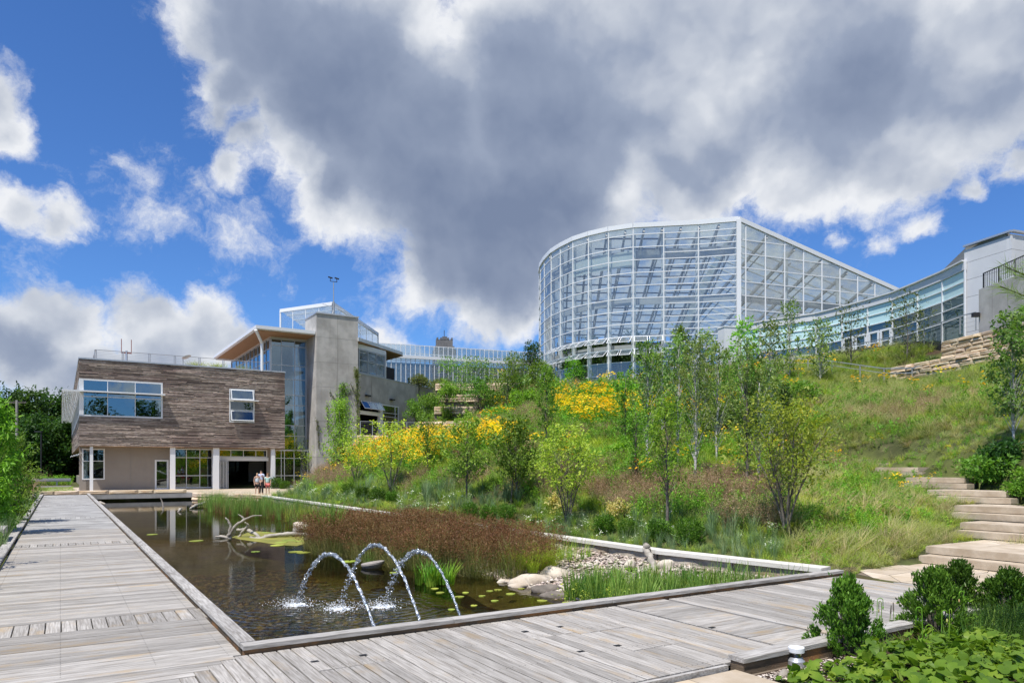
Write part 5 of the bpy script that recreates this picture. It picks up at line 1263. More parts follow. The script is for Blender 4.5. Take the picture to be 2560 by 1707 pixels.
# shrubs on the upper terraces
SG = 'shrubs on the upper terraces'
def bush(label, px, py, hw, hh, lm='l_mid', n=1500, ls=.2, Y=None, name='shrub', group=SG, flat=1., cat='shrub', core=True):
    b = hit(px, py) if Y is None else P(px, HY, Y)
    if Y is not None: b.z = CH+(HY-py)/FPX*Y
    Y = b.y; rx = hw/FPX*Y; rz_ = hh/FPX*Y; t = thing(name, label, cat, b, group); 
    P_ = []; Dd = []; k = max(6, int(n/70)); tm = MB()
    for i in range(k):
        a = i*2.4; f = random.uniform(.12, 1); rr = rx*.8*math.sqrt(random.random())*(1 if f < .6 else 1.3-f*.7)
        c = (b.x+math.cos(a)*rr, b.y+math.sin(a)*rr*.8, b.z+rz_*2*f*.86); r = max(rx, rz_)*.3
        p, d = shell(int(n/k), c, (r, r, r*.8), .2); P_.append(p); Dd.append(d)
        tm.tube([b-AZ*.1, Vector(c)], [.025, .008], 3, cap=False)
    obj('stems', tm, M['bark'], t, kind='stuff')
    V, F = leaf_arrays(np.concatenate(P_), ls, .5, .5, np.concatenate(Dd), jit=.7); npobj('crown', V, F, M[lm], t); return t
bl = [('round green bush right of the concrete wing door', 1075,1062,42,42,'l_mid'),('low dark bush between the concrete wing and the terraces',1115,1062,32,26,'l_mid'),
 ('big loose bush in front of the stacked terrace walls, left',1135,1030,60,72,'l_mid'),('big loose bush in front of the stacked terrace walls, centre',1195,1035,66,76,'l_birch'),('big loose bush in front of the stacked terrace walls, right',1262,1020,64,70,'l_mid'),
 ('tall feathery bush on the terrace below the far glasshouse',1300,960,52,42,'l_birch'),('leafy bush left of the great glass hall foot',1350,985,48,48,'l_mid'),('small leaf-rich tree-like bush at the left foot of the great glass hall',1436,960,34,34,'l_bright'),
 ('low shrub row below the glass hall, first from the left',1395,1000,50,26,'l_mid'),('low shrub row below the glass hall, second from the left',1480,1003,52,26,'l_mid'),('low shrub row below the glass hall, third from the left',1560,1003,52,24,'l_bright'),
 ('low shrub row below the glass hall, fourth from the left',1640,1008,48,24,'l_mid'),('ground hugging shrub on the terrace bank',1250,1055,48,20,'l_mid'),('spreading shrub between the stacked walls and the dark young tree',1315,1030,52,28,'l_bright'),
 ('dark green tree-like bush touching the left end of the great hall',1330,925,28,38,'l_dark'),('shrub at the edge of the concrete wing roof line',1050,965,32,13,'l_olive'),('straggly bush under the far glasshouse',1100,975,38,14,'l_olive')]
for lab, px, py, hw, hh, lm in bl: bush(lab, px, py, hw, hh, lm, 1700, .22, Y=None if py > 975 else (84 if px < 1200 else 80))
for lab, px, py, hw, hh, lm in (('dense broad shrub behind the tall dense dark birch',1560,1150,60,22,'l_bright'),('leafy thicket under the centre birches',1800,1090,60,44,'l_birch'),('leafy thicket behind the yellow-green shrub tree',1880,1070,58,44,'l_mid'),
  ('green shrub below the long two-bar handrail',2010,1010,55,26,'l_mid'),('leafy shrub behind the right yellow flowers',1760,1010,50,24,'l_bright'),('dark low shrub beside the far right poplar trunk',2510,1160,60,26,'l_dark'),
  ('bright green foliage mass right of the stairs',2480,1188,95,10,'l_mid'),('low dark-green patch in front of the two small round-crowned trees',1180,1195,75,16,'l_dark'),
  ('small shrub beside the upper sandstone wall foot',2335,935,26,20,'l_olive')): bush(lab, px, py, hw, hh, lm, 1500, .15 if py > 1100 else .18)
for lab, px, py, Y, hw, hh, lm in (('leafy shrub hiding the foot of the concrete wing wall, left',1040,1052,77,36,30,'l_mid'),('leafy shrub hiding the foot of the concrete wing wall, right',1090,1030,78,34,26,'l_birch')): bush(lab, px, py, hw, hh, lm, 1500, .22, Y=Y)
for lab, px, py, hw, hh, lm in (('low leafy mound right of the upper stone steps',2560,1232,60,8,'l_bright'),('low leafy mound behind the middle stone steps',2475,1213,50,7,'l_mid'),('leafy mound above the stair at the right edge',2590,1200,60,12,'l_bright')): bush(lab, px, py, hw, hh, lm, 1500, .09)
for lab, px, py, Y, hw, hh, lm in (('leafy bush veiling the left of the stacked terrace walls',1118,1003,66.5,36,26,'l_mid'),('broad bush veiling the middle of the stacked terrace walls',1200,1000,66,46,30,'l_mid'),('loose bush veiling the right of the stacked terrace walls',1290,995,66,46,30,'l_birch')): bush(lab, px, py, hw, hh, lm, 1500, .2, Y=Y)
# pale pinkish low shrubs with bare twigs
for i, (px, py, hw, hh, lab) in enumerate(((1385,1290,34,32,'left of the pale cream leaved low shrubs'),(1545,1300,38,30,'right of the pale cream leaved low shrubs'),(1290,1235,42,24,'pale leaved shrub behind the thin stake'),(1770,1190,36,16,'pale pink leaved shrub by the birch trunks'))):
    bush(lab, px, py, hw, hh, 'l_pale', 700, .085, group='pale leaved low shrubs')
# clipped round shrubs along the wall: one of each kind, then copies
def roundbush(n, ls, lm, loc, label, shape='ball'):
    t = thing('round_shrub', label, 'shrub', loc); P_ = []; Dd = []
    for i in range(26):
        a = i*2.4; z = .12+.8*(i+.5)/26; r = math.sqrt(max(.02, 1-((z-.5)/.55)**2))*.42*random.uniform(.75, 1.05)
        p, d = shell(n//26, (math.cos(a)*r, math.sin(a)*r, z*.95), (.2, .2, .19), .2); P_.append(p+np.array(loc)); Dd.append(d*.4+np.array([math.cos(a)*.6, math.sin(a)*.6, .7]))
    V, F = leaf_arrays(np.concatenate(P_), ls, .3, .42, np.concatenate(Dd), jit=.45); npobj('foliage', V, F, M[lm], t)
    mb = MB()
    for k in range(5): a = k*1.3; mb.tube([Vector(loc)-AZ*.05, Vector(loc)+Vector((math.cos(a)*.12, math.sin(a)*.12, .45))], [.012, .006], 4)
    obj('stem', mb, M['bark'], t); return t
rbs = [(690,1225,26,'leftmost'),(712,1226,20,''),(872,1244,30,''),(906,1249,27,''),(944,1256,32,''),(980,1258,26,''),(1174,1298,36,''),(1222,1303,34,''),(1266,1308,40,''),
       (1512,1335,42,''),(1568,1345,40,''),(1646,1358,50,''),(1724,1366,60,''),(1340,1318,20,'')]
names = ['dark round shrub nearest the folding doors, left of two','dark round shrub nearest the folding doors, right of two','first from the left of the four small round shrubs behind the rushes','second from the left of the four small round shrubs behind the rushes',
 'third from the left of the four small round shrubs behind the rushes','last on the right of the four small round shrubs behind the rushes','left one of the three dark round shrubs below the pair of small trees','middle one of the three dark round shrubs below the pair of small trees','right and fullest of the three dark round shrubs below the pair of small trees',
 'white-flowered round shrub behind the pale wall cap, farther left','white-flowered round shrub behind the pale wall cap, left of the two bright ones','bright round shrub at the foot of the drooping young tree','largest bright round shrub right of the drooping young tree','tiny round shrub before the middle yellow-green shrub tree']
proto = [roundbush(2000, .1, 'l_box', (0,0,0), 'x'), roundbush(2600, .1, 'l_bright' if False else 'l_box', (0,0,0), 'x')]
for i, ((px, py, hw, _), lab) in enumerate(zip(rbs, names)):
    b = hit(px, py-2); s_ = hw*.64/FPX*b.y/.56
    o = proto[i] if i < 2 else copy_tree(proto[i % 2])
    o.location = b-AZ*.03; o.scale = (s_, s_, s_*1.02); o.rotation_euler = (0, 0, i*1.7); tag(o, lab, 'shrub', 'round shrubs behind the pond wall')
stk = thing('tree_stake', 'thin dark leaning stake beside the right tree of the pair', 'stake', hit(1277, 1262)); mb = MB(); b = hit(1277, 1262); mb.tube([b-AZ*.1, b+Vector((.12,0,1.55))], .02, 5); obj('pole', mb, M['bark'], stk)

# ---- scattered stuff through geometry nodes ----
def blades(n, h, w, spread, lean, curve=.5, segs=3, seed=0, dirb=None, taper=1, hv=.35):
    r = np.random.default_rng(seed); V = []; F = []
    for i in range(n):
        a = r.uniform(0, 2*PI); b0 = np.array([math.cos(a), math.sin(a), 0])*spread*r.uniform(0, 1)**.5; H = h*r.uniform(1-hv, 1+hv*.5)
        d = np.array([math.cos(a), math.sin(a), 0])+r.normal(size=3)*.5; d[2] = 0
        if dirb is not None: d = d*.35+np.array(dirb)
        d /= np.linalg.norm(d)+1e-9; s = np.cross(d, [0, 0, 1]); lf = lean*r.uniform(.3, 1.2)*H; o = len(V)
        for k in range(segs+1):
            f = k/segs; c = b0+d*lf*(f**(1+curve))+np.array([0, 0, H*(f-.35*lean*f*f)]); ww = w*(1-f*.85*taper)/2
            tw = r.uniform(-.4, .4); sv = s*math.cos(tw)+d*math.sin(tw); V += [c-sv*ww, c+sv*ww]
        F += [(o+2*k, o+2*k+1, o+2*k+3, o+2*k+2) for k in range(segs)]
    return np.array(V), np.array(F)
def merge(*parts):
    V = []; F = []; mi = []; o = 0
    for (v, f, m) in parts:
        f = np.asarray(f)
        if f.shape[1] == 3: f = np.concatenate([f, f[:, 2:3]], 1) if False else f
        V.append(v); F.append((f+o)); mi.append(np.full(len(f), m)); o += len(v)
    return V, F, mi
def proto_mesh(name, parts, mats):
    me = bpy.data.meshes.new(name); V = []; F = []; mi = []
    for v, f, m in parts:
        o = len(V); V += [tuple(x) for x in v]; F += [tuple(int(i)+o for i in q) for q in f]; mi += [m]*len(f)
    me.from_pydata(V, [], F); me.polygons.foreach_set('material_index', mi)
    for m in mats: me.materials.append(M[m])
    o = bpy.data.objects.new(name, me); return o
def gn_scatter(name, pts, rot, scl, protos, label, cat):
    """points with rotation and scale; instances realised by the modifier"""
    me = bpy.data.meshes.new(name); n = len(pts); me.vertices.add(n); me.vertices.foreach_set('co', np.asarray(pts, np.float32).ravel())
    a = me.attributes.new('rot', 'FLOAT_VECTOR', 'POINT'); a.data.foreach_set('vector', np.asarray(rot, np.float32).ravel())
    a = me.attributes.new('scl', 'FLOAT', 'POINT'); a.data.foreach_set('value', np.asarray(scl, np.float32))
    a = me.attributes.new('sel', 'INT', 'POINT'); a.data.foreach_set('value', rng.integers(0, len(protos), n).astype(np.int32))
    o = bpy.data.objects.new(name, me); COL.objects.link(o); tag(o, label, cat, kind='stuff')
    ng = bpy.data.node_groups.new(name, 'GeometryNodeTree'); ng.interface.new_socket('Geometry', in_out='INPUT', socket_type='NodeSocketGeometry'); ng.interface.new_socket('Geometry', in_out='OUTPUT', socket_type='NodeSocketGeometry')
    N = ng.nodes; Lk = ng.links; gi = N.new('NodeGroupInput'); go = N.new('NodeGroupOutput'); jn = N.new('GeometryNodeJoinGeometry')
    def attr(nm, ty): x = N.new('GeometryNodeInputNamedAttribute'); x.data_type = ty; x.inputs['Name'].default_value = nm; return x.outputs['Attribute']
    er = N.new('FunctionNodeEulerToRotation'); Lk.new(attr('rot', 'FLOAT_VECTOR'), er.inputs[0])
    for k, pr in enumerate(protos):
        oi = N.new('GeometryNodeObjectInfo'); oi.inputs['Object'].default_value = pr; oi.inputs['As Instance'].default_value = True
        ip = N.new('GeometryNodeInstanceOnPoints'); Lk.new(gi.outputs[0], ip.inputs['Points']); Lk.new(oi.outputs['Geometry'], ip.inputs['Instance'])
        Lk.new(er.outputs[0], ip.inputs['Rotation']); Lk.new(attr('scl', 'FLOAT'), ip.inputs['Scale'])
        cmp_ = N.new('FunctionNodeCompare'); cmp_.data_type = 'INT'; cmp_.operation = 'EQUAL'; Lk.new(attr('sel', 'INT'), cmp_.inputs[2]); cmp_.inputs[3].default_value = k; Lk.new(cmp_.outputs[0], ip.inputs['Selection'])
        Lk.new(ip.outputs[0], jn.inputs[0])
    Lk.new(jn.outputs[0], go.inputs[0]); md = o.modifiers.new('scatter', 'NODES'); md.node_group = ng; return o
def forb(h, n, ls, seed, stems=5, lm=0, sm=1, fl=0, fsize=.05, fm=2, sp=.18, asp=.4):
    r = np.random.default_rng(seed); parts = []; V, F = blades(stems, h, .012, sp*.4, .35, seed=seed, hv=.25); parts.append((V, F, sm))
    P_ = []; D_ = []
    for i in range(stems):
        tip = V[i*8+6:i*8+8].mean(0); b = V[i*8:i*8+2].mean(0)
        for k in range(n//stems): f = r.uniform(.15, 1); P_.append(b+(tip-b)*f+r.normal(size=3)*.02); D_.append(r.normal(size=3)+np.array([0, 0, .3]))
    v, f = leaf_arrays(np.array(P_), ls, .5, asp, np.array(D_), jit=.2); parts.append((v, f, lm))
    if fl:
        vv = []; ff = []
        for i in range(stems*fl):
            tip = V[(i % stems)*8+6:(i % stems)*8+8].mean(0)+r.normal(size=3)*np.array([.09, .09, .05])*(1 if i >= stems else .2)
            o = len(vv); nrm = np.array([r.normal()*.3, r.normal()*.3-.2, 1]); nrm /= np.linalg.norm(nrm); a = np.cross(nrm, [1, 0, 0]); a /= np.linalg.norm(a); b = np.cross(nrm, a)
            for k in range(10): ang = 2*PI*k/10; rad = fsize*(1 if k % 2 else .45)*r.uniform(.85, 1.1); vv.append(tip+a*math.cos(ang)*rad+b*math.sin(ang)*rad+np.array([0,0,-.01 if k % 2 else 0]))
            ff.append(tuple(o+k for k in range(10)))
        parts.append((np.array(vv), ff, fm))
    return parts
def haze(h, seed, n=26, seeds=8, smat=0):
    r = np.random.default_rng(seed); V, F = blades(n, h, .006, .1, .55, seed=seed); P_ = []
    for i in range(n):
        tip = V[i*8+6:i*8+8].mean(0); b = V[i*8:i*8+2].mean(0)
        for k in range(seeds): P_.append(b+(tip-b)*r.uniform(.55, 1.05)+r.normal(size=3)*.05)
    v, f = leaf_arrays(np.array(P_), .035, .3, .35); return [(V, F, 0), (v, f, smat)]
def grass(mats, *a, k=2, **kw): return [proto_mesh('tuft', [(*blades(*a, seed=s*7+1, **kw), 0)], mats) for s in range(k)]
PR = {
 'soft': grass(['g_soft'], 48, .42, .010, .13, .75), 'lime': grass(['g_lime'], 52, .40, .010, .13, .8), 'blue': grass(['g_blue'], 55, .62, .011, .09, .28, curve=1),
 'olive': grass(['g_olive'], 46, .55, .012, .14, 1.0), 'tan': grass(['g_tan'], 40, .5, .009, .14, .9),
 'haze': [proto_mesh('haze', haze(.6, s), ['g_brown']) for s in (1, 2)],
 'forb': [proto_mesh('forb', forb(.5, 70, .075, s), ['l_bright', 'l_mid']) for s in (3, 4)], 'forbd': [proto_mesh('forb', forb(.42, 80, .07, s), ['l_mid', 'l_dark']) for s in (5, 6)],
 'flower': [proto_mesh('flowering', forb(.95, 90, .1, s, stems=7, fl=3, fsize=.062, sp=.4), ['l_bright', 'l_mid', 'petal']) for s in (7, 8)],
 'wflower': [proto_mesh('flowering', forb(.45, 60, .06, s, stems=5, fl=3, fsize=.03), ['l_mid', 'l_mid', 'white_petal']) for s in (9, 10)],
 'seed': [proto_mesh('seedhead', forb(.6, 60, .06, s, stems=6, fl=2, fsize=.022), ['l_olive', 'g_brown', 'g_brown']) for s in (11, 12)],
 'low': [proto_mesh('low_leaves', forb(.18, 60, .07, s, stems=8, sp=.5), ['l_bright', 'l_mid']) for s in (13, 14)],
}
N0 = 190000
y = 9+rng.uniform(0, 1, N0)**1.0*74; x = rng.uniform(-22, 62, N0)
keep = rng.uniform(0, 1, N0) < np.minimum(1, (17/y)**1.05)*1.0
x, y = x[keep], y[keep]; u = UX*x+UY*y; v = -UY*x+UX*y
ok = (u > 11.85+np.maximum(0, 12-v)*.14) & ((v > 8.0) | (u > 15.3)) & (x > -.78*y-2) & (x < .78*y+3)
for (uk, v0, v1, z) in STEPS:
    ok &= ~((u > uk-.1) & (u < uk+(2.0 if uk < 20.5 else 1.6)) & (v > v0-.05) & (v < v1+.12))
ok &= ~((u < 15.6) & (v < 8.05+.12*np.maximum(0, u-12.4)))
x, y, u, v = x[ok], y[ok], u[ok], v[ok]; z = tzv(x, y); n_all = len(x); px = CX+FPX*x/y; py = HY-FPX*(z-CH)/y
# keep plants out of the buildings, terrace and stone walls
rsh = np.zeros(n_all, bool)
for (a_, b_, h_, _) in rbs:
    q_ = hit(a_, b_-2); rsh |= np.hypot(x-q_.x, y-q_.y+.15) < h_/FPX*q_.y*.85
inb = rsh | ((u < 27) & (v > 63)) | ((v > 49.4) & (u < 13.5+(v-50)*.6)) | ((px > 890) & (px < 1085) & (y > 64) & (u < 45) & (py > 1010)) | ((y > 74+.02*(px-1400)) & (px > 1330)) | ((px > 1885) & (y > 51+ (2410-px)*.028)) | ((px > 2330) & (y > 43.2-(px-2330)*.03))
m_ = ~inb; x, y, u, v, z, px, py = [q[m_] for q in (x, y, u, v, z, px, py)]
n = len(x); cl1 = np.zeros(n); 
def fbm(x, y, s, sd):
    r = np.random.default_rng(sd); o = np.zeros(len(x))
    for k in range(5): a = r.uniform(0, 2*PI); f = s*(1.6**k); o += np.sin((x*math.cos(a)+y*math.sin(a))*f+r.uniform(0, 6)+1.3*np.sin((y*math.cos(a)-x*math.sin(a))*f*.7))/(1.25**k)
    return o/2.6
c1, c2, c3_ = fbm(x, y, .55, 1), fbm(x, y, .8, 2), fbm(x, y, .45, 3)
sel = np.full(n, 'soft', dtype=object); rr = rng.uniform(0, 1, n)
def put(mask, kinds, probs):
    k = rng.choice(len(kinds), size=n, p=np.array(probs)/sum(probs)); arr = np.array(kinds, dtype=object)[k]; sel[mask] = arr[mask]
put(np.ones(n, bool), ['soft','lime','forb','forbd','haze'], [.34,.14,.24,.18,.10])
put(c1 > .45, ['forb','forbd','seed'], [.5,.3,.2]); put(c2 > .5, ['haze','tan','soft'], [.5,.15,.35]); put((c3_ > .4) & (c1 < .4), ['lime','soft'], [.5,.5])
uw = u-11.8
put(uw < 1.9+.5*c1, ['soft','blue','lime','wflower'], [.62,.14,.16,.08])
put((uw < 2.4+.5*c1) & (c2 > .45), ['blue','soft'], [.55,.45])
def ell(cx, cy, a, b): return ((px-cx)/a)**2+((py-cy)/b)**2 < 1+.5*c2
put(ell(1770,1235,200,38) | ell(820,1195,60,26) | ell(1130,1140,70,22) | ell(1560,1255,80,30), ['haze','forb','seed'], [.72,.16,.12])
put(ell(1880,1300,140,28), ['seed','forbd','haze'], [.5,.3,.2])
put(ell(1720,1275,140,25), ['forb','forbd','haze'], [.6,.2,.2])
put(ell(1850,1150,220,24) | ell(1500,1130,120,22), ['lime','soft','forb'], [.5,.35,.15])
put((px > 1960) & (py > 1190) & (py < 1440) & (u < 15.2+(py < 1400)*9), ['lime','tan','olive','forb'], [.36,.24,.26,.14])
put((px > 2080) & (py > 1330), ['tan','olive','lime'], [.25,.35,.4])
put((px > 2000) & (px < 2330) & (py > 1210) & (py < 1350) & (c1 > -.1), ['forb','lime','low','forbd'], [.35,.3,.2,.15])
sl_ = (px > 1985+.6*(py-1000)) & (py < 1155); put(sl_, ['olive','tan','soft','forbd','forb'], [.42,.17,.19,.12,.10])
put(sl_ & (c1 > .1), ['olive','lime','forb','forbd'], [.34,.26,.25,.15]); put(sl_ & (c2 > .45), ['forbd','forb','olive','soft'], [.32,.22,.3,.16]); put(sl_ & (c3_ < -.4), ['tan','haze','olive'], [.4,.3,.3]); put(sl_ & (py < 985), ['soft','lime','olive'], [.4,.3,.3])
put((px > 2140) & (py > 1135) & (py < 1260), ['low','forb','olive','lime'], [.4,.25,.2,.15])
fl = ell(1010,1140,125,40) | ell(1215,1122,80,22) | ell(1490,1040,110,42) | ell(1700,1052,70,26) | ell(1840,1045,40,20) | ell(890,1160,60,22)
put(fl, ['flower','forb','soft','lime'], [.30,.38,.22,.10]); put(fl & (py < 1090), ['flower','forb','soft'], [.17,.5,.33])
scat = (rng.uniform(0, 1, n) < .005) & (uw > 2.5) & (py < 1240); sel[scat] = 'flower'
sdist = np.full(n, 9.)
for (uk, v0, v1, zk) in STEPS: sdist = np.minimum(sdist, np.hypot(np.maximum(0, np.abs(u-uk-1.0)-1.0), np.maximum(0, v-v1)))
sdist = np.minimum(sdist, np.hypot(np.maximum(0, u-15.6), np.maximum(0, v-8.2)))
mul = (ell(1760,1178,70,14) | ell(1470,1288,80,13)) & (rng.uniform(0, 1, n) < .85); 
desc = {'soft':('soft green meadow grass tufts covering the planted slope','grass'),'lime':('yellow-green arching grass tufts on the slope','grass'),'blue':('blue-green upright grass clumps behind the pond wall','grass'),
 'olive':('long combed olive grass on the steep right slope','grass'),'tan':('dry tan grass on the right slope','grass'),'haze':('brown hazy seed-head grass in drifts on the slope','grass'),'forb':('bright green leafy perennials on the slope','plants'),
 'forbd':('dark green leafy perennials on the slope','plants'),'flower':('tall yellow daisy flowers in drifts on the slope','flowers'),'wflower':('small white flowers among grass behind the pond wall','flowers'),'seed':('brown seed heads of perennials low on the slope','plants'),'low':('low bright leafy ground cover beside the stairs','ground cover')}
for k in PR:
    m_ = (sel == k) & ~mul; q = int(m_.sum())
    if not q: continue
    dist = np.clip((y[m_]/22)**.33, .85, 1.5)*(1-.5*np.clip(1-sdist[m_]/1.5, 0, 1)); nr = rng.uniform(0, 1, q)
    rot = np.stack([rng.normal(0, .1, q), rng.normal(0, .1, q), rng.uniform(0, 2*PI, q)], 1)
    if k in ('olive', 'tan'): rot[:, 1] = rng.normal(.5, .15, q); rot[:, 0] = 0; rot[:, 2] = rng.normal(-2.2, .5, q)   # lying over, combed down the slope
    gn_scatter({'soft':'meadow_grass','lime':'arching_grass','blue':'blue_grass','olive':'combed_grass','tan':'dry_grass','haze':'hazy_grass','forb':'leafy_plants','forbd':'dark_leafy_plants','flower':'yellow_flowers','wflower':'white_flowers','seed':'seed_heads','low':'ground_cover'}[k],
       np.stack([x[m_], y[m_], z[m_]-.02], 1), rot, dist*rng.uniform(.65, 1.3, q)*np.where(uw[m_] < 1.6, .72, 1)*(1.0 if k != 'flower' else 1.05), PR[k], *desc[k])
print('SCATTER', n)
# rushes and reeds in the pond
def inpoly(n, poly):
    poly = np.array(poly); lo, hi = poly.min(0), poly.max(0); out = []
    while sum(len(o) for o in out) < n:
        q = rng.uniform(lo, hi, (n*3, 2)); c = np.zeros(len(q), bool); j = len(poly)-1
        for i in range(len(poly)):
            xi, yi = poly[i]; xj, yj = poly[j]; c ^= ((yi > q[:, 1]) != (yj > q[:, 1])) & (q[:, 0] < (xj-xi)*(q[:, 1]-yi)/(yj-yi+1e-12)+xi); j = i
        out.append(q[c])
    return np.concatenate(out)[:n]
def pscat(name, n, poly, zf, protos, s0, s1, label, cat):
    q = inpoly(n, poly); xx = UX*q[:, 0]-UY*q[:, 1]; yy = UY*q[:, 0]+UX*q[:, 1]
    rot = np.stack([rng.normal(0, .1, n), rng.normal(0, .1, n), rng.uniform(0, 2*PI, n)], 1)
    return gn_scatter(name, np.stack([xx, yy, np.full(n, zf)+rng.uniform(-.04, .04, n)], 1), rot, rng.uniform(s0, s1, n), protos, label, cat)
rushp = []
for s in (1, 2, 3):
    r = np.random.default_rng(s); V, F = blades(30, 1.15, .011, .2, .42, seed=s, hv=.35); P_ = []
    for i in range(30):
        tip = V[i*8+6:i*8+8].mean(0); P_ += [tip+r.normal(size=3)*.045-np.array([0, 0, r.uniform(0, .12)]) for _ in range(14)]
    v2, f2_ = leaf_arrays(np.array(P_), .05, .3, .35); V3, F3 = blades(16, .6, .01, .24, 1.1, seed=s+9)
    rushp.append(proto_mesh('rush', [(V, F, 0), (v2, f2_, 1), (V3, F3, 0)], ['rushstem', 'rush']))
reedp = [proto_mesh('reed', [(*blades(26, 1.35, .022, .2, .2, curve=1, seed=s, hv=.4), 0)], ['reed']) for s in (4, 5)]
rushm = [proto_mesh('rush', [(*blades(26, 1.0, .014, .22, .35, seed=s, hv=.4), 0)], [m]) for s, m in ((6, 'rush'), (7, 'reed'), (8, 'g_lime'))]
RP = [(6.1,20.8),(7.0,16.6),(8.1,13.6),(9.2,13.2),(10.8,15.5),(10.9,22.8),(8.4,23.8),(6.6,22.8)]
pscat('rust_rushes', 560, RP, WL-.05, rushp+rushp+rushm[1:2], .5, 1.12, 'dense rust-brown rushes standing in the middle of the pond', 'rushes')
pscat('green_rushes', 150, [(9.2,12.9),(11.2,14.2),(11.2,25),(9.6,25)], WL, rushm[1:], .6, .95, 'green blades among the rust rushes near the pond wall', 'rushes')
pscat('far_reeds', 330, [(7.0,40),(7.6,52),(9.0,52.5),(11.2,48.4),(11.2,36),(8.9,34)], WL, reedp+rushm[:1], .42, .78, 'tall green and brown reeds along the far side of the pond', 'reeds')
pscat('middle_sedge', 260, [(7.8,29),(8.8,34),(11.2,36),(11.2,25),(9.0,24.5)], WL, rushm, .55, .9, 'mixed sedges and rushes on the middle pond bank', 'sedge')
pscat('cattail', 10, [(6.75,20.9),(6.95,20.9),(6.95,21.2),(6.75,21.2)], WL, reedp, 1.05, 1.3, 'tall dark green cattail clump rising at the left end of the rust rushes', 'cattails')
sedgep = [proto_mesh('sedge', [(*blades(150, .75, .008, .14, .9, seed=s, curve=.8), 0)], ['g_lime']) for s in (1, 2)]
q = uv(*G(1342, 1425, -.3)[:2]); pscat('bright_sedge', 9, [(q[0]-.3,q[1]-.2),(q[0]+.5,q[1]-.2),(q[0]+.5,q[1]+.9),(q[0]-.3,q[1]+.9)], -.3, sedgep, .7, 1.05, 'bright yellow-green fine sedge clump at the right end of the rust rushes', 'sedge')
irisp = [proto_mesh('iris', [(*blades(22, .52, .024, .1, .3, curve=1, seed=s, hv=.45), 0), (*leaf_arrays(rng.uniform([-.25,-.25,.02],[.25,.25,.22],(40,3)), .05), 1)], ['reed', 'l_lime']) for s in (1, 2, 3)]
pscat('iris_bed', 230, [(7.6,8.45),(7.8,10.6),(9.2,11.2),(10.6,9.8),(11.8,8.4)], -.36, irisp, .5, 1.1, 'bed of sword-leaved iris along the near right edge of the pond', 'iris')
pscat('gravel_weeds', 26, [(9.2,11),(11.2,9.5),(11.2,16),(9.8,16)], -.2, irisp+PR['low'], .35, .7, 'scattered weeds growing through the gravel bank', 'weeds')
q = uv(*G(1085, 1462, WL)[:2]); pscat('pickerel_plants', 10, [(q[0]-.3,q[1]-.25),(q[0]+.35,q[1]-.25),(q[0]+.35,q[1]+.3),(q[0]-.3,q[1]+.3)], WL, [proto_mesh('pickerel', [(*blades(18,.5,.035,.12,.4,seed=2,curve=1),0)], ['l_bright'])], .7, 1.1, 'upright green water plants behind the third fountain jet', 'plants')
# lily pads: each one a thing
lp = bpy.data.meshes.new('lily_pad'); vs = [(0,0,0)]+[(math.cos(a)*.5, math.sin(a)*.5, .0) for a in [.15+(2*PI-.3)*k/12 for k in range(13)]]; vs += [(a*1.0, b*1.0, -.02) for a, b, _ in vs[1:]]
lp.from_pydata(vs, [], [(0, k, k+1) for k in range(1, 13)]+[(k, k+13, k+14, k+1) for k in range(1, 13)]); lp.materials.append(M['lily'])
pads = [(1300,1470),(1245,1473),(1355,1500),(1340,1475),(1222,1476),(1185,1512),(1165,1480),(1372,1478),(1130,1522),(1280,1483),(1400,1480),(1262,1535),(1310,1522),(1205,1488),(1420,1505),(1150,1490),(1090,1470),(1235,1500),(1100,1480),
  (980,1430),(990,1422),(875,1402),(760,1380),(735,1378),(700,1355),(720,1350),(690,1362),(745,1352),(665,1330),(640,1378),(491,1351),(380,1335)]
ORD = ['leftmost','second','third','fourth','fifth','sixth','seventh','eighth','ninth','tenth','eleventh','twelfth','thirteenth','fourteenth','fifteenth','sixteenth','seventeenth','eighteenth','nineteenth','twentieth']
def plab(i):
    for lo_, hi_, tx in ((0, 19, 'lily pad from the left in the scatter between the right jet and the rocks'), (19, 23, 'lily pad from the left along the foot of the rust rushes'), (23, 30, 'lily pad from the left around the algae mat by the driftwood'), (30, 32, 'lone lily pad in the open left part of the pond')):
        if lo_ <= i < hi_: r = sorted(range(lo_, hi_), key=lambda k: pads[k][0]).index(i); return ORD[r]+' '+tx
for i, (a, b) in enumerate(pads):
    g = G(a+random.uniform(-4,4), b, WL+.012); s_ = random.uniform(.12, .2) if g.y < 18 else random.uniform(.25, .5)
    o = share('lily_pad', lp, None, g, (random.uniform(-.03,.03), random.uniform(-.03,.03), random.uniform(0, 6)), (s_, s_, 1)); tag(o, plab(i), 'lily pad', 'lily pads floating on the pond')
mb = MB(); pts = [S(6.4+math.cos(a)*1.1*(1+.2*math.sin(3*a)), 26.2+math.sin(a)*2.6*(1+.2*math.cos(4*a)), 0) for a in [2*PI*k/20 for k in range(20)]]
mb.prism([tuple(p[:2]) for p in pts], WL-.01, WL+.006); tag(obj('algae_mat', mb, M['algae']), 'yellow-green algae mat on the water beside the driftwood log', 'algae', kind='stuff')
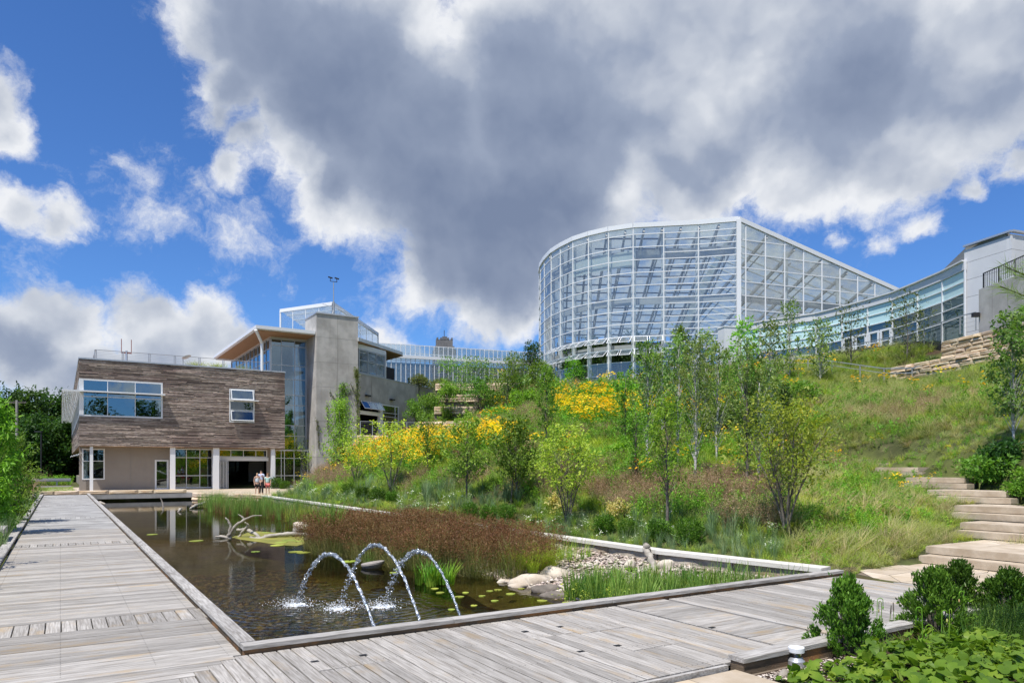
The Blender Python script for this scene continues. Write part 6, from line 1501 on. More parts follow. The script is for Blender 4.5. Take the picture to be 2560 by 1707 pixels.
# ---------------- fountain ----------------
def mat_jet():
    m = bpy.data.materials.new('jet_water'); m.use_nodes = True; T = NT(m.node_tree); out = T.n['Material Output']; T.n.remove(T.n['Principled BSDF'])
    tr = T.new('ShaderNodeBsdfTransparent'); tr.inputs[0].default_value = (.9, .93, .95, 1); gl = T.new('ShaderNodeBsdfGlossy'); gl.inputs['Roughness'].default_value = .08
    df = T.new('ShaderNodeBsdfDiffuse'); df.inputs[0].default_value = (.85, .88, .9, 1); pos = T.new('ShaderNodeNewGeometry').outputs['Position']
    bm = T.new('ShaderNodeBump', i_Strength=1., i_Distance=.02); T.link(T.noise(pos, 38, 3), bm.inputs['Height']); T.link(bm.outputs[0], gl.inputs['Normal'])
    a = T.new('ShaderNodeMixShader'); T.link(T.ramp(T.noise(pos, 22, 4, .6), .42, .62, .05, .7), a.inputs[0]); T.link(tr.outputs[0], a.inputs[1]); T.link(df.outputs[0], a.inputs[2])
    b = T.new('ShaderNodeMixShader', i_Fac=.35); T.link(a.outputs[0], b.inputs[1]); T.link(gl.outputs[0], b.inputs[2]); T.link(b.outputs[0], out.inputs[0]); return m
M['jet'] = mat_jet()
def blob_set(pts, sizes):
    base = np.array([(1,0,0),(0,1,0),(-1,0,0),(0,-1,0),(0,0,1.1),(0,0,-1.1)]); fc = np.array([(0,1,4),(1,2,4),(2,3,4),(3,0,4),(1,0,5),(2,1,5),(3,2,5),(0,3,5)])
    n = len(pts); V = base[None]*np.asarray(sizes)[:, None, None]*rng.uniform(.6, 1.4, (n, 6, 1))+np.asarray(pts)[:, None]; F = (fc[None]+6*np.arange(n)[:, None, None]).reshape(-1, 3); return V.reshape(-1, 3), F
for i, (p0, pk, land, lab) in enumerate(((G(932,1556,0.03), (826,1379), SPL[0], 'leftmost'), (G(1049,1545,0.03), (937,1357), SPL[1], 'middle and tallest'), (G(1151.5,1533,0.03), (1041,1372), SPL[2], 'rightmost'))):
    p0 = p0+Vector((0,.12,-.1)); Ym = (p0.y+land.y)/2+.2; za = CH+(HY-pk[1])/FPX*Ym
    # ballistic: height over the run fixed by apex height
    H = za-p0.z; Hl = za-land.z; tu = math.sqrt(H); td = math.sqrt(Hl); fa = tu/(tu+td)
    def jp(f): q = p0.lerp(land, f); s = (f-fa)/(fa if f < fa else 1-fa); q.z = za-(H if f < fa else Hl)*s*s; return q
    t = thing('water_jet', f'{lab} of the three arching fountain jets over the near pond', 'fountain jet', p0, 'arching fountain jets')
    seg = 110; pts = []; rad = []
    brk = .62 if i < 2 else .5
    for k in range(int(seg*brk)+1):
        f = k/seg; pts.append(jp(f)+Vector(rng.normal(0, .004+.012*f, 3))); rad.append((.017+.008*f)*random.uniform(.72, 1.35))
    mb = MB(); mb.tube(pts, rad, 7); obj('stream', mb, M['jet'], t, smooth=True)
    n = 430; f = rng.uniform(.3, 1, n)**.8; P_ = np.array([jp(a) for a in f])+rng.normal(0, 1, (n, 3))*(.008+.028*f[:, None]**3)*(1.6 if i == 2 else 1); sz = rng.uniform(.005, .019, n)*(1.2-.3*f)
    V, F = blob_set(P_, sz); npobj('falling_drops', V, F, M['jet'], t, kind='stuff', smooth=True)
    n = 420; a = rng.uniform(0, 2*PI, n); r = np.abs(rng.normal(0, .26, n)); hh = np.abs(rng.normal(0, .06, n))*np.clip(1.2-r, .1, 1); P_ = np.stack([land.x+np.cos(a)*r-.1, land.y+np.sin(a)*r, WL+hh], 1)
    V, F = blob_set(P_, rng.uniform(.003, .009, n)); npobj('splash_drops', V, F, M['water_drop'], t, kind='stuff', smooth=True)
    mb = MB()
    n = 260; a = rng.uniform(0, 2*PI, n); r = np.abs(rng.normal(0, .12, n)); P_ = np.stack([land.x+np.cos(a)*r, land.y+np.sin(a)*r, np.full(n, WL+.004)+.03*np.exp(-(r/.08)**2)], 1)
    V, F = blob_set(P_, rng.uniform(.010, .03, n)); V = V.copy(); V[:, 2] = WL+(V[:, 2]-WL)*.45; npobj('foam', V, F, M['water_drop'], t, kind='stuff', smooth=True)

# ---------------- rocks, driftwood ----------------
def rock(label, c, sx, sy, sz, seed, m='rock', rz=0., name='boulder', cat='rock', group=None):
    import bmesh
    bm = bmesh.new(); bmesh.ops.create_icosphere(bm, subdivisions=3, radius=1); r = np.random.default_rng(seed); ph = r.uniform(0, 6, 12)
    for v_ in bm.verts:
        p = v_.co.copy(); k = 1+.13*math.sin(p.x*2.7+ph[0])*math.cos(p.y*2.3+ph[1])+.09*math.sin(p.z*4.1+ph[2]+p.x*3)+.05*math.sin(p.y*7+ph[3])*math.sin(p.x*6+ph[4])
        p = p*k; p.z = math.copysign(abs(p.z)**.8, p.z); v_.co = Vector((p.x*sx, p.y*sy, p.z*sz))
    me = bpy.data.meshes.new(name); bm.to_mesh(me); bm.free(); o = link(me, name, M[m], None, c, True); o.rotation_euler = (0, 0, rz); return tag(o, label, cat, group)
rock('pale boulder in the reeds behind the driftwood log', G(758,1326,WL)+AZ*.12, .42, .3, .24, 1)
rock('long smooth tan boulder at the water edge below the bright sedge', G(1330,1458,WL)+AZ*.02, .48, .3, .19, 2, rz=.3)
rock('second smooth tan boulder leaning on the long one', G(1385,1448,WL)+AZ*.05, .38, .3, .24, 3, rz=-.4)
rock('small grey stone left of the tan boulders', G(1264,1454,WL), .2, .13, .06, 4, rz=.2)
rock('small grey stone in the water before the long tan boulder', G(1295,1466,WL), .2, .14, .08, 5)
rock('dark mossy rock below the tan boulders', G(1363,1477,WL), .3, .2, .14, 6, 'rockd', rz=-.2)
rock('long dark rock half in the water by the iris bed', G(1400,1492,WL), .36, .16, .11, 7, 'rockd', rz=-.3)
for i, (a, b, s_, lab) in enumerate(((1598,1390,.2,'square tan rock leaning on the pond wall'),(1575,1412,.15,'flat tan rock left of the upright log on the gravel'),(1665,1415,.2,'tan rock right of the upright log on the gravel'),(1640,1432,.1,'small reddish rock on the gravel'))):
    g = G(a, b, -.1); rock(lab, g, s_, s_*.8, s_*.75, 20+i, rz=i)
def log(label, paths, name='driftwood', m='drift', cat='driftwood'):
    t = thing(name, label, cat, paths[0][0][0])
    for pts, nm in paths:
        pts = [Vector(p) for p in pts]
        P2, R2 = [], []
        n = len(pts); rr_ = [p[1] for p in [(0, r) for r in nm[1]]]
        for k in range((n-1)*6+1):
            f = k/6; i = min(int(f), n-2); f2_ = f-i; q = pts[i].lerp(pts[i+1], f2_); r = nm[1][i]*(1-f2_)+nm[1][i+1]*f2_
            P2.append(q+Vector((random.uniform(-1,1), random.uniform(-1,1), random.uniform(-1,1)))*r*.22); R2.append(r*random.uniform(.85, 1.15))
        mb = MB(); mb.tube(P2, R2, 9); obj(nm[0], mb, M[m], t, smooth=True)
    return t
Yd = G(572, 1345, WL).y
def D(px, py, dy=0): return P(px, py, Yd+dy)
log('bleached branching driftwood rising from the pond, with a long horizontal log', [
 ([D(573,1352), D(572,1338), D(590,1312), D(612,1298,.1), D(633,1289,.2), D(655,1288,.3)], ('branch', [.08,.068,.055,.042,.03,.014])),
 ([D(573,1335), D(577,1315), D(570,1300), D(563,1293)], ('branch', [.06,.045,.035,.02])),
 ([D(572,1344), D(555,1340), D(538,1341)], ('branch', [.07,.055,.02])),
 ([D(612,1298,.1), D(603,1290,.1), D(595,1285,.1)], ('branch', [.035,.03,.012])),
 ([D(596,1345,.5), D(605,1330,.5), D(622,1312,.5), D(612,1305,.4)], ('branch', [.05,.045,.04,.02])),
 ([D(592,1325,.6), D(615,1322,.6), D(640,1335,.3), D(650,1345,.1)], ('branch', [.05,.06,.07,.06])),
 ([D(625,1344,.2), D(650,1349,0), D(668,1340,.1), D(700,1336,.3), D(740,1334,.6), D(785,1340,1.0)], ('log', [.06,.09,.08,.075,.085,.09]))])
log('short bleached log at the left edge of the far reeds', [([G(475,1272,WL)+AZ*.03, G(490,1268,WL)+AZ*.12, G(515,1264,WL)+AZ*.2], ('log', [.05,.11,.12]))])
log('small dark twig standing in the far part of the pond', [([G(408,1276,WL)-AZ*.1, G(407,1268,WL)+AZ*.25, G(401,1264,WL)+AZ*.55], ('stick', [.06,.045,.02]))], m='bark', cat='twig', name='twig')
log('small bleached snag poking from the far water', [([G(446,1279,WL), G(452,1277,WL)+AZ*.12], ('stick', [.06,.08]))], name='snag', cat='driftwood')
log('knobbly driftwood beside the boardwalk kerb at the far end', [([G(249,1258,WL)+AZ*.1, G(262,1264,WL)+AZ*.1], ('log', [.09,.06]))])
log('upright bleached log leaning against the pond wall on the gravel', [([G(1641,1440,-.3), G(1628,1410,-.15)+AZ*.1, P(1616,1375,G(1628,1410,-.15).y+.25), P(1617,1362,G(1628,1410,-.15).y+.3)], ('log', [.09,.07,.08,.085]))], name='driftwood')
c = G(932, 1418, WL); dk_ = thing('round_float', 'flat grey round disc tilted at the water edge of the rust rushes', 'float', c)
mb = MB(); mb.lathe((0,0,0), [(.17,-.12),(.26,-.02),(.29,.03),(.29,.07),(.05,.09)], 24); mb.v = [(c.x+x, c.y+y, c.z+.06+z_+x*.14) for x, y, z_ in mb.v]; obj('disc', mb, M['plankside'] if False else mat('grey_disc', (.3,.27,.24), (.38,.35,.31), ns=8), dk_)

# ---------------- foreground planting, right ----------------
def bigbush(label, px, py, top, hw, seed, n=5200, sq=1.0):
    b = G(px, py, -.12); Y = b.y; H = (py-top)/FPX*Y; R = hw/FPX*Y; r_ = random.Random(seed); t = thing('evergreen_shrub', label, 'shrub', b, 'evergreen shrubs in the near right bed'); P_ = []; D_ = []; mb = MB()
    k = 90
    for i in range(k):
        f = (i+.5)/k; a = i*2.39996; rad = R*((1-f)**.62*.92+.06)*(.75+.3*math.sin(a*1.7+seed)) if f > .12 else R*.85
        c = b+Vector((math.cos(a)*rad*r_.uniform(.45, 1), math.sin(a)*rad*r_.uniform(.45, 1), H*f*.93))
        out = (c-b); out.z = H*.5; out.normalize(); tip = c+out*.07
        m = n//k; pts = [Vector(c).lerp(tip, r_.random())+Vector((r_.gauss(0,.028), r_.gauss(0,.028), r_.gauss(0,.03))) for _ in range(m)]
        P_ += [tuple(p) for p in pts]; D_ += [tuple(out*1.1+Vector((r_.gauss(0,.5), r_.gauss(0,.5), .5+r_.gauss(0,.35)))) for _ in range(m)]
        mb.tube([b-AZ*.05+Vector((math.cos(a)*.04, math.sin(a)*.04, 0)), b.lerp(c, .6)+AZ*.02, c], [.008,.006,.003], 3, cap=False)
    V, F = leaf_arrays(np.array(P_), .05, .2, .42, np.array(D_), jit=.15); npobj('foliage', V, F, M['l_box'], t); obj('stems', mb, M['bark'], t, kind='stuff'); return t
bigbush('pointed dark evergreen shrub nearest the bollard light', 2118, 1640, 1448, 108, 1, 8500)
bigbush('wide dark evergreen shrub in the middle of the near right bed', 2335, 1592, 1425, 125, 2, 9500)
bigbush('tallest dark evergreen shrub with pointed top behind the middle one', 2395, 1550, 1408, 105, 3, 7500)
bigbush('dark evergreen shrub at the far right edge of the near bed', 2520, 1560, 1432, 125, 4, 8500)
# broad leaves: every near leaf is a part
gl_ = []
for s in range(3):
    vs = []; fs = []; r_ = random.Random(s); n = 14
    out = [(0,0)]
    for k in range(n+1):
        a = -PI*.86+PI*1.72*k/n; rr_ = .5*(1+.10*math.cos(a))*(1-.12*abs(math.sin(a*.5))**3); out.append((.12+math.cos(a)*rr_*1.02, math.sin(a)*rr_*.95))
    vs = [(x, y, .30*abs(y)-.55*y*y-.35*(x-.1)**2-.07*math.sin(y*11+x*7+s)*(abs(y)+.2)) for x, y in out]+[(.32, 0, -.01)]
    m_ = len(vs)-1
    fs = [(0, k, k+1) for k in range(1, 4)]+[(0, k, k+1) for k in range(n-2, n+1)]+[(0, 4, m_), (0, m_, n-2)]+[(m_, k, k+1) for k in range(4, n-2)]
    # thin petiole
    o = len(vs); vs += [(0,-.012,0),(0,.012,0),(-.25,.012,-.75),(-.25,-.012,-.75)]; fs.append((o,o+1,o+2,o+3))
    me = bpy.data.meshes.new('leaf'); me.from_pydata(vs, [], fs); me.materials.append(M['ginger']); me.shade_smooth(); gl_.append(me)
pg = thing('broad_leaf_patch', 'patch of broad round-leaved ground cover filling the near right corner', 'ground cover', G(2350, 1690, -.12))
lv = []
while len(lv) < 1500:
    X = random.uniform(2.2, 5.6); Y = random.uniform(5.6, 8.6); u, v = uv(X, Y)
    if v > 4.55 or u < 5.95-(5.0-v)*.15: continue
    if Y > 7.35+.45*(X-2.9): continue
    lv.append((X, Y))
lv.sort(key=lambda q: q[1]); rest = MB()
for i, (X, Y) in enumerate(lv):
    pxx = CX+FPX*X/Y; hgt = random.uniform(.05, .25)*(1.25 if pxx > 2150 else .8); s_ = random.uniform(.075, .155)
    rot = (random.gauss(-.1, .38), random.gauss(.3, .36), random.uniform(0, 6.28)); 
    if i < 300: share('leaf', gl_[i % 3], pg, (X, Y, -.12+hgt), rot, (s_, s_, s_))
    else:
        from mathutils import Euler
        Rm = Euler(rot).to_matrix(); me = gl_[i % 3]; rest.add([Vector((X, Y, -.12+hgt))+Rm@(vv.co*s_) for vv in me.vertices], [tuple(p.vertices) for p in me.polygons])
obj('leaves', rest, M['ginger'], pg, kind='stuff', smooth=True)
# fine green plants between the shrubs, and grassy tufts
def pxscat(name, n, x0, x1, y0, y1, protos, s0, s1, label, cat, z=-.13):
    P_ = []
    while len(P_) < n:
        g = G(random.uniform(x0, x1), random.uniform(y0, y1), z); u, v = uv(g.x, g.y)
        if v < 4.75: P_.append(tuple(g))
    rot = np.stack([rng.normal(0, .12, n), rng.normal(0, .12, n), rng.uniform(0, 6.28, n)], 1); return gn_scatter(name, np.array(P_), rot, rng.uniform(s0, s1, n), protos, label, cat)
fine = [proto_mesh('fine', forb(.42, 260, .035, s, stems=12, sp=.35, asp=.22), ['l_dark', 'l_mid']) for s in (31, 32)]
pxscat('fine_leaved_plants', 60, 2430, 2640, 1545, 1630, fine, .8, 1.15, 'fine dark green leafy stems right of the middle evergreen shrub', 'plants')
tuft2 = [proto_mesh('tuft', [(*blades(30, .3, .009, .06, .8, seed=s), 0)], ['l_bright']) for s in (41, 42)]
pxscat('grassy_tufts', 34, 2180, 2560, 1600, 1690, tuft2, .7, 1.2, 'bright grassy tufts among the broad leaves', 'grass')
# hooked garlic scapes
for i, (px, py, top, lab) in enumerate(((2190,1600,1490,'left of the pair beside the pointed shrub'),(2205,1610,1498,'right of the pair beside the pointed shrub'),(2308,1640,1512,'leftmost of the hooked trio in the bed'),(2352,1640,1520,'middle of the hooked trio in the bed'),(2372,1645,1515,'rightmost of the hooked trio in the bed'),(2412,1600,1470,'behind the middle evergreen shrub'),(2520,1560,1458,'left of the far right hooked pair'),(2545,1565,1462,'right of the far right hooked pair'),(2335,1655,1560,'shortest, low in the broad leaves'))):
    b = G(px, py, -.1); Y = b.y; H = (py-top)/FPX*Y; d = Vector((math.cos(i*1.9), .3*math.sin(i), 0)); t = thing('garlic_scape', 'pale green hooked flower stem with drooping bud, '+lab, 'plant', b, 'hooked flower stems in the near bed')
    pts = [b, b+AZ*H*.5+d*.01, b+AZ*H*.86+d*.015]+[b+AZ*(H*.9+.035*math.sin(a))+d*(.05-.035*math.cos(a)) for a in (.3, .9, 1.6, 2.3, 2.9)]+[b+AZ*(H*.9-.06)+d*.085]
    mb = MB(); mb.tube(pts, .0045, 5); obj('stem', mb, M['l_bright'], t, smooth=True); e = pts[-1]
    mb = MB(); mb.lathe(e-AZ*.03, [(.001,-.02),(.010,0),(.008,.02),(.003,.03)], 6); obj('bud', mb, M['l_pale'] if i % 2 else M['l_bright'], t)
# cattail-like dark spikes
for i, (px, py, top) in enumerate(((2235,1580,1505),(2258,1560,1480),(2222,1585,1512))):
    b = G(px, py, -.1); H = (py-top)/FPX*b.y; t = thing('dark_spike', ('short','tall','leaning')[i]+' dark seed spike between the evergreen shrubs', 'plant', b, 'dark seed spikes'); mb = MB(); mb.tube([b, b+AZ*H+Vector((.02*i-.01,0,0))], .004, 4); obj('stem', mb, M['l_mid'], t); mb = MB(); mb.tube([b+AZ*H*.72+Vector((.015*i-.007,0,0)), b+AZ*H+Vector((.02*i-.01,0,0))], [.010,.006], 6); obj('spike', mb, M['rockd'], t)
# bollard light
b = G(1991, 1658, -.06); bl_ = thing('bollard_light', 'short bollard light with white cap beside the timber kerb', 'lamp', b)
mb = MB(); mb.lathe(b, [(.085,-.05),(.085,.035),(.075,.045),(.06,.07)], 28); obj('base', mb, M['alu'], bl_, smooth=False)
mb = MB(); mb.lathe(b, [(.052,.07),(.052,.125)], 24); obj('lens', mb, glass('lamp_lens', (.75,.78,.8), base=.35), bl_)
mb = MB(); mb.lathe(b, [(.03,.07),(.012,.125)], 14); obj('reflector', mb, M['alu'], bl_)
mb = MB(); mb.lathe(b, [(.078,.122),(.082,.126),(.082,.172),(.077,.178),(.01,.180)], 32); obj('cap', mb, M['whitemetal'], bl_)
for i, (px, py, s_, m, lab) in enumerate(((2025,1632,.055,'sand','small upright tan stone behind the bollard light'),(1935,1660,.05,'rough','grey stone left of the bollard light'),(1962,1650,.045,'rough','small grey stone behind the left one beside the lamp'),(1905,1668,.05,'rough','flat grey stone at the corner of the paving'),(1960,1690,.06,'rough','low grey stone among leaves in front of the lamp'))):
    rock(lab, G(px, py, -.1)+AZ*.01, s_*1.2, s_*.8, s_*(1 if i else 1.5), 60+i, m if m != 'sand' else 'rock', rz=i)
npts = 900; q = rng.uniform([1860, 1640], [2150, 1700], (npts, 2)); P_ = [tuple(G(a, b_, -.08)) for a, b_ in q]; P_ = np.array([p for p in P_ if uv(p[0], p[1])[1] < 4.8 and uv(p[0], p[1])[0] > 5.8]); o = pebbles('bed_gravel', P_, .02); tag(o, 'small pale gravel in the bed around the bollard light', 'gravel')
mb = MB(); mb.box(SITE, 5.8, 30, -6, 4.84, -.4, -.086); obj('bed_soil', mb, M['mulch'], kind='structure')
# pine twigs entering at the right edge
pine = thing('pine_branch', 'long-needled pine branch reaching in at the right edge of the picture', 'branch', P(2700, 760, 12))
def twig(a, b, n=380):
    mb = MB(); mb.tube([a, a.lerp(b, .5)+AZ*.03, b], [.012,.009,.004], 5); o = obj('twig', mb, M['bark'], pine)
    ax = (b-a).normalized(); P_ = []; D_ = []
    for _ in range(n): f = random.uniform(.1, 1)**.8; P_.append(tuple(a.lerp(b, f))); D_.append(tuple(ax*.9+Vector((random.gauss(0,.55), random.gauss(0,.55), random.gauss(0,.45)-.05))))
    V, F = leaf_arrays(np.array(P_), .15, 0, .022, np.array(D_), jit=.05, fold=0); npobj('needles', V, F, M['l_mid'], o)
YP = 7.5
for (x0, y0, x1, y1) in ((2640,735,2510,665),(2650,790,2500,715),(2660,870,2535,825),(2620,700,2575,655),(2650,900,2560,850),(2640,780,2560,770)): twig(P(x0,y0,YP), P(x1,y1,YP-.3), 300)

# ---------------- left side ----------------
def stree(name, label, px, Yb, top, hw, c0, **kw):
    b = P(px, HY, Yb); b.z = tz(b.x, b.y); h = CH+(HY-top)/FPX*Yb-b.z; return tree(name, label, 'tree', b, h, hw/FPX*Yb, c0, **kw)
WD = 'dark trees behind the wood clad building'
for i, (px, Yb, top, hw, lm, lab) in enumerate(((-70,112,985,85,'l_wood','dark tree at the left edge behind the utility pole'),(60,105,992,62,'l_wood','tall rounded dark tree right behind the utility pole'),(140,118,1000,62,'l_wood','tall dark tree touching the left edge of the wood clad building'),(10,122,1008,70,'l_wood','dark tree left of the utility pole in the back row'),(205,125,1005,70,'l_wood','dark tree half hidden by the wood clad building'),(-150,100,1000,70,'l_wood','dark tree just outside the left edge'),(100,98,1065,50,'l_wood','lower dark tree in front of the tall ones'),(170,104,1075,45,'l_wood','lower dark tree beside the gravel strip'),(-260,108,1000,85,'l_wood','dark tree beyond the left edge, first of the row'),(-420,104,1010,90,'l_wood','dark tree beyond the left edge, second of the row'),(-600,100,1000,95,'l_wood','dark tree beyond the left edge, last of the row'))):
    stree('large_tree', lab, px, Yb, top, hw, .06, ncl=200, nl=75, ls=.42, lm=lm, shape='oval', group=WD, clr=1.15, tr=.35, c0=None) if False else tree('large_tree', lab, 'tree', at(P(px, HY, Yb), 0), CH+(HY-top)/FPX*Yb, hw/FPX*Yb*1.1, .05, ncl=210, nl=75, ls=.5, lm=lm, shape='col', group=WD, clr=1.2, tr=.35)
stree('leafy_tree', 'bright green leafy tree leaning in at the left edge beside the boardwalk', -12, 21.5, 1005, 80, .12, ncl=85, nl=60, ls=.19, lm='l_bright', shape='oval', asp=.3, clr=.24, tr=.05)
stree('leafy_tree', 'green shrub tree behind the bench on the left', 28, 26, 1100, 62, .1, ncl=110, nl=55, ls=.13, lm='l_mid', shape='oval', asp=.4, clr=.3, stems=3)
for i, (u, v, lab) in enumerate(((-3.2,13.4,'tree beside the boardwalk whose shade falls on the near boards'),(-3.1,17.8,'second tree beside the boardwalk shading the boards'),)):
    tree('leafy_tree', lab, 'tree', S(u, v, 0), 3.6, 1.0, .35, ncl=55, nl=60, ls=.14, lm='l_mid', clr=.3)
def lbush(label, u, v, r, h, lm, n=1400, ls=.1, group='shrubs left of the boardwalk'):
    b = S(u, v, -.08); t = thing('shrub', label, 'shrub', b, group); P_ = []; D_ = []; mb = MB()
    for i in range(22):
        a = i*2.4; f = random.uniform(.15, 1); rr_ = r*.8*math.sqrt(random.random()); c = b+Vector((math.cos(a)*rr_, math.sin(a)*rr_, h*f*.85)); p, d = shell(n//22, c, (r*.33,)*3, .2); P_.append(p); D_.append(d); mb.tube([b, c], [.015,.005], 3, cap=False)
    V, F = leaf_arrays(np.concatenate(P_), ls, .5, .45, np.concatenate(D_), jit=.7); npobj('crown', V, F, M[lm], t); obj('stems', mb, M['bark'], t, kind='stuff')
for i, (u, v, r, h, lm, lab) in enumerate(((-2.1,30.5,.75,1.3,'l_bright','leafy shrub behind the bench by the black lamp'),(-2.0,34,.75,1.2,'l_mid','green shrub past the bench'),(-2.2,38,.9,1.4,'l_birch','green shrub halfway along the boardwalk'),(-1.9,42.5,.7,1.0,'l_mid','low shrub near the second bench'),(-2.3,26.0,.8,.8,'l_bright','bright low shrub in front of the bench'),
   (-2.0,22.5,.7,.6,'l_bright','bright low foliage spilling by the left kerb'),(-3.6,33,1.2,2.1,'l_mid','tall shrub in the second row left of the boardwalk'),(-3.8,40,1.3,2.0,'l_olive','olive shrub in the second row left of the boardwalk'),(-3.4,47,1.1,1.4,'l_mid','shrub near the far end of the boardwalk'))): lbush(lab, u, v, r, h, lm)
hz2 = [proto_mesh('haze', haze(1.2, s, 40, 10), ['g_brown']) for s in (51, 52)]
def sscat(name, n, u0, u1, v0, v1, protos, s0, s1, label, cat, z=-.05):
    uu, vv = rng.uniform(u0, u1, n), rng.uniform(v0, v1, n); return gn_scatter(name, np.stack([UX*uu-UY*vv, UY*uu+UX*vv, np.full(n, z)], 1), np.stack([rng.normal(0,.1,n), rng.normal(0,.1,n), rng.uniform(0,6.28,n)], 1), rng.uniform(s0, s1, n), protos, label, cat)
sscat('tall_brown_grass', 60, -3.2, -1.5, 46, 57, hz2, 1.1, 1.7, 'tall feathery brown grass at the far left end of the boardwalk', 'grass')
sscat('verge_grass', 900, -3.6, -1.25, 9, 58, PR['soft']+PR['forb']+PR['blue'], .6, 1.3, 'mixed green grasses along the left side of the boardwalk', 'grass')
sscat('lawn', 5000, -14, 1.0, 64, 84, PR['soft'], .35, .6, 'green lawn left of the wood clad building', 'grass')
sscat('roadside_weeds', 500, -16, 1, 96, 102, PR['forb']+PR['soft'], 1.5, 2.6, 'green weeds behind the guard rail', 'weeds')
def gpos(px, z, Y): p = P(px, HY, Y); p.z = z; return p
rd_ = MB(); a = S(-60, 84, -.0); rd_.add([S(-80,85,-.012), S(1.0,85,-.012), S(1.0,93,-.012), S(-80,93,-.012)], [(0,1,2,3)]); obj('road', rd_, mat('asphalt', (.16,.155,.15), (.2,.195,.19), ns=8), kind='structure')
mb = MB(); mb.quad(S(-.9,64.5,-.012), S(1.6,64.5,-.012), S(1.6,84.5,-.012), S(-.9,84.5,-.012)); obj('gravel_strip', mb, M['pebble'], kind='structure')
q = rng.uniform([-.9, 64.6], [1.6, 80], (2600, 2)); o = pebbles('building_gravel', np.stack([UX*q[:,0]-UY*q[:,1], UY*q[:,0]+UX*q[:,1], np.full(2600, .01)], 1), .09); tag(o, 'tan gravel strip along the side of the wood clad building', 'gravel')
gr = thing('guard_rail', 'low metal guard rail beside the road left of the building', 'guard rail', S(-8, 94, 0)); mb = MB(); mb.box(SITE, -25, 1, 94, 94.08, .45, .8); mb.box(SITE, -25, 1, 93.95, 94, .57, .67); obj('rail', mb, M['steel'], gr)
for i in range(10): mb = MB(); mb.box(SITE, -22+i*2.4, -21.85+i*2.4, 94.1, 94.25, -.1, .75); obj('post', mb, M['steel'], gr)
up = thing('utility_pole', 'wooden utility pole with a crossarm at the far left', 'utility pole', gpos(42, 0, 88)); b = gpos(42, 0, 88); zt_ = P(42, 1000, 88).z
mb = MB(); mb.tube([b, at(b, zt_)], [.2,.13], 10); obj('pole', mb, mat('pole_wood', (.3,.27,.24), (.4,.37,.33), ns=3, stretch=(1,1,6)), up)
mb = MB(); mb.bar(at(b+Vector((-1.15,0,0)), zt_-.3), at(b+Vector((1.15,0,0)), zt_-.3), .12); obj('crossarm', mb, M['bark'], up)
for d in (-1.05,-.75,-.4,.4,.75,1.05): mb = MB(); mb.lathe(at(b+Vector((d,0,0)), zt_-.24), [(.05,0),(.06,.06),(.03,.14)], 8); obj('insulator', mb, M['darkmetal'], up)
lpst = thing('street_lamp', 'thin black street lamp in front of the dark trees', 'street lamp', gpos(103, 0, 82)); b = gpos(103, 0, 82); zt_ = P(0, 1079, 82).z; mb = MB(); mb.tube([b, at(b, zt_)], .07, 8); obj('post', mb, M['darkmetal'], lpst); mb = MB(); mb.box((at(b, 0), Vector((1,0,0)), Vector((0,1,0)), AZ), -.7, .1, -.15, .15, zt_-.05, zt_+.08); obj('lamp_head', mb, M['darkmetal'], lpst)
# benches
def bench(label, u0, u1, v0, v1, z, back=True):
    t = thing('slatted_bench', label, 'bench', S(u1, v0, 0)); n = 6; w = (v1-v0); L = u1-u0
    k = int(w/.11)
    for i in range(k): mb = MB(); a = v0+i*w/k; mb.box(SITE, u0, u1, a, a+w/k-.022, z-.05, z); obj('slat', mb, M['cap'], t)
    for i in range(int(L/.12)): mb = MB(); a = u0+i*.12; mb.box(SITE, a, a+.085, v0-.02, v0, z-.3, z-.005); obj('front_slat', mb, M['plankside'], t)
    mb = MB(); mb.box(SITE, u1, u1+.03, v0, v1, z-.16, z); obj('end_board', mb, M['cap'], t)
    for (a, c_) in ((u0+.1, v0+.1), (u1-.15, v0+.1), (u1-.15, v1-.15), (u0+.1, v1-.15)): mb = MB(); mb.box(SITE, a, a+.06, c_, c_+.06, -.08, z-.05); obj('leg', mb, M['plankside'], t)
    if back: mb = MB(); mb.box(SITE, u0-.3, u0-.26, v0, v1, z+.2, z+.5); obj('backrest', mb, M['cap'], t)
bench('slatted timber bench at the left edge of the boardwalk', -2.6, -1.25, 22.4, 24.0, .42)
bench('far timber bench on the left beside the tall brown grass', -1.9, -1.25, 49, 51.2, .42, False)
def blamp(label, px, py, Y):
    b = P(px, HY, Y); b.z = -.05; t = thing('path_light', label, 'lamp', b, 'black path lights left of the boardwalk'); zt_ = CH+(HY-py)/FPX*Y; mb = MB(); mb.lathe(b, [(.10,0),(.10,zt_*.62+.0)], 14); obj('post', mb, M['darkmetal'], t)
    mb = MB(); 
    for k in range(3): a = k*2.1; mb.bar(b+Vector((math.cos(a)*.08, math.sin(a)*.08, zt_*.62)), b+Vector((math.cos(a)*.16, math.sin(a)*.16, zt_*.96)), .02)
    obj('strut', mb, M['darkmetal'], t); mb = MB(); mb.lathe(b, [(.24,zt_*.95),(.25,zt_*.97),(.05,zt_*1.03)], 18); obj('hood', mb, M['darkmetal'], t)
blamp('black path light with a flared hood next to the near bench', 18, 1243, 24.5); blamp('black path light farther along the left planting', 46, 1229, 34); blamp('most distant black path light in the left planting', 66, 1219, 42)
mb = MB(); mb.box(SITE, -2.7, -2.1, 64.5, 65.2, -.02, .4); tag(obj('utility_box', mb, M['darkmetal'], origin=S(-2.7,64.5,0)), 'small dark box on the lawn beyond the boardwalk', 'box')
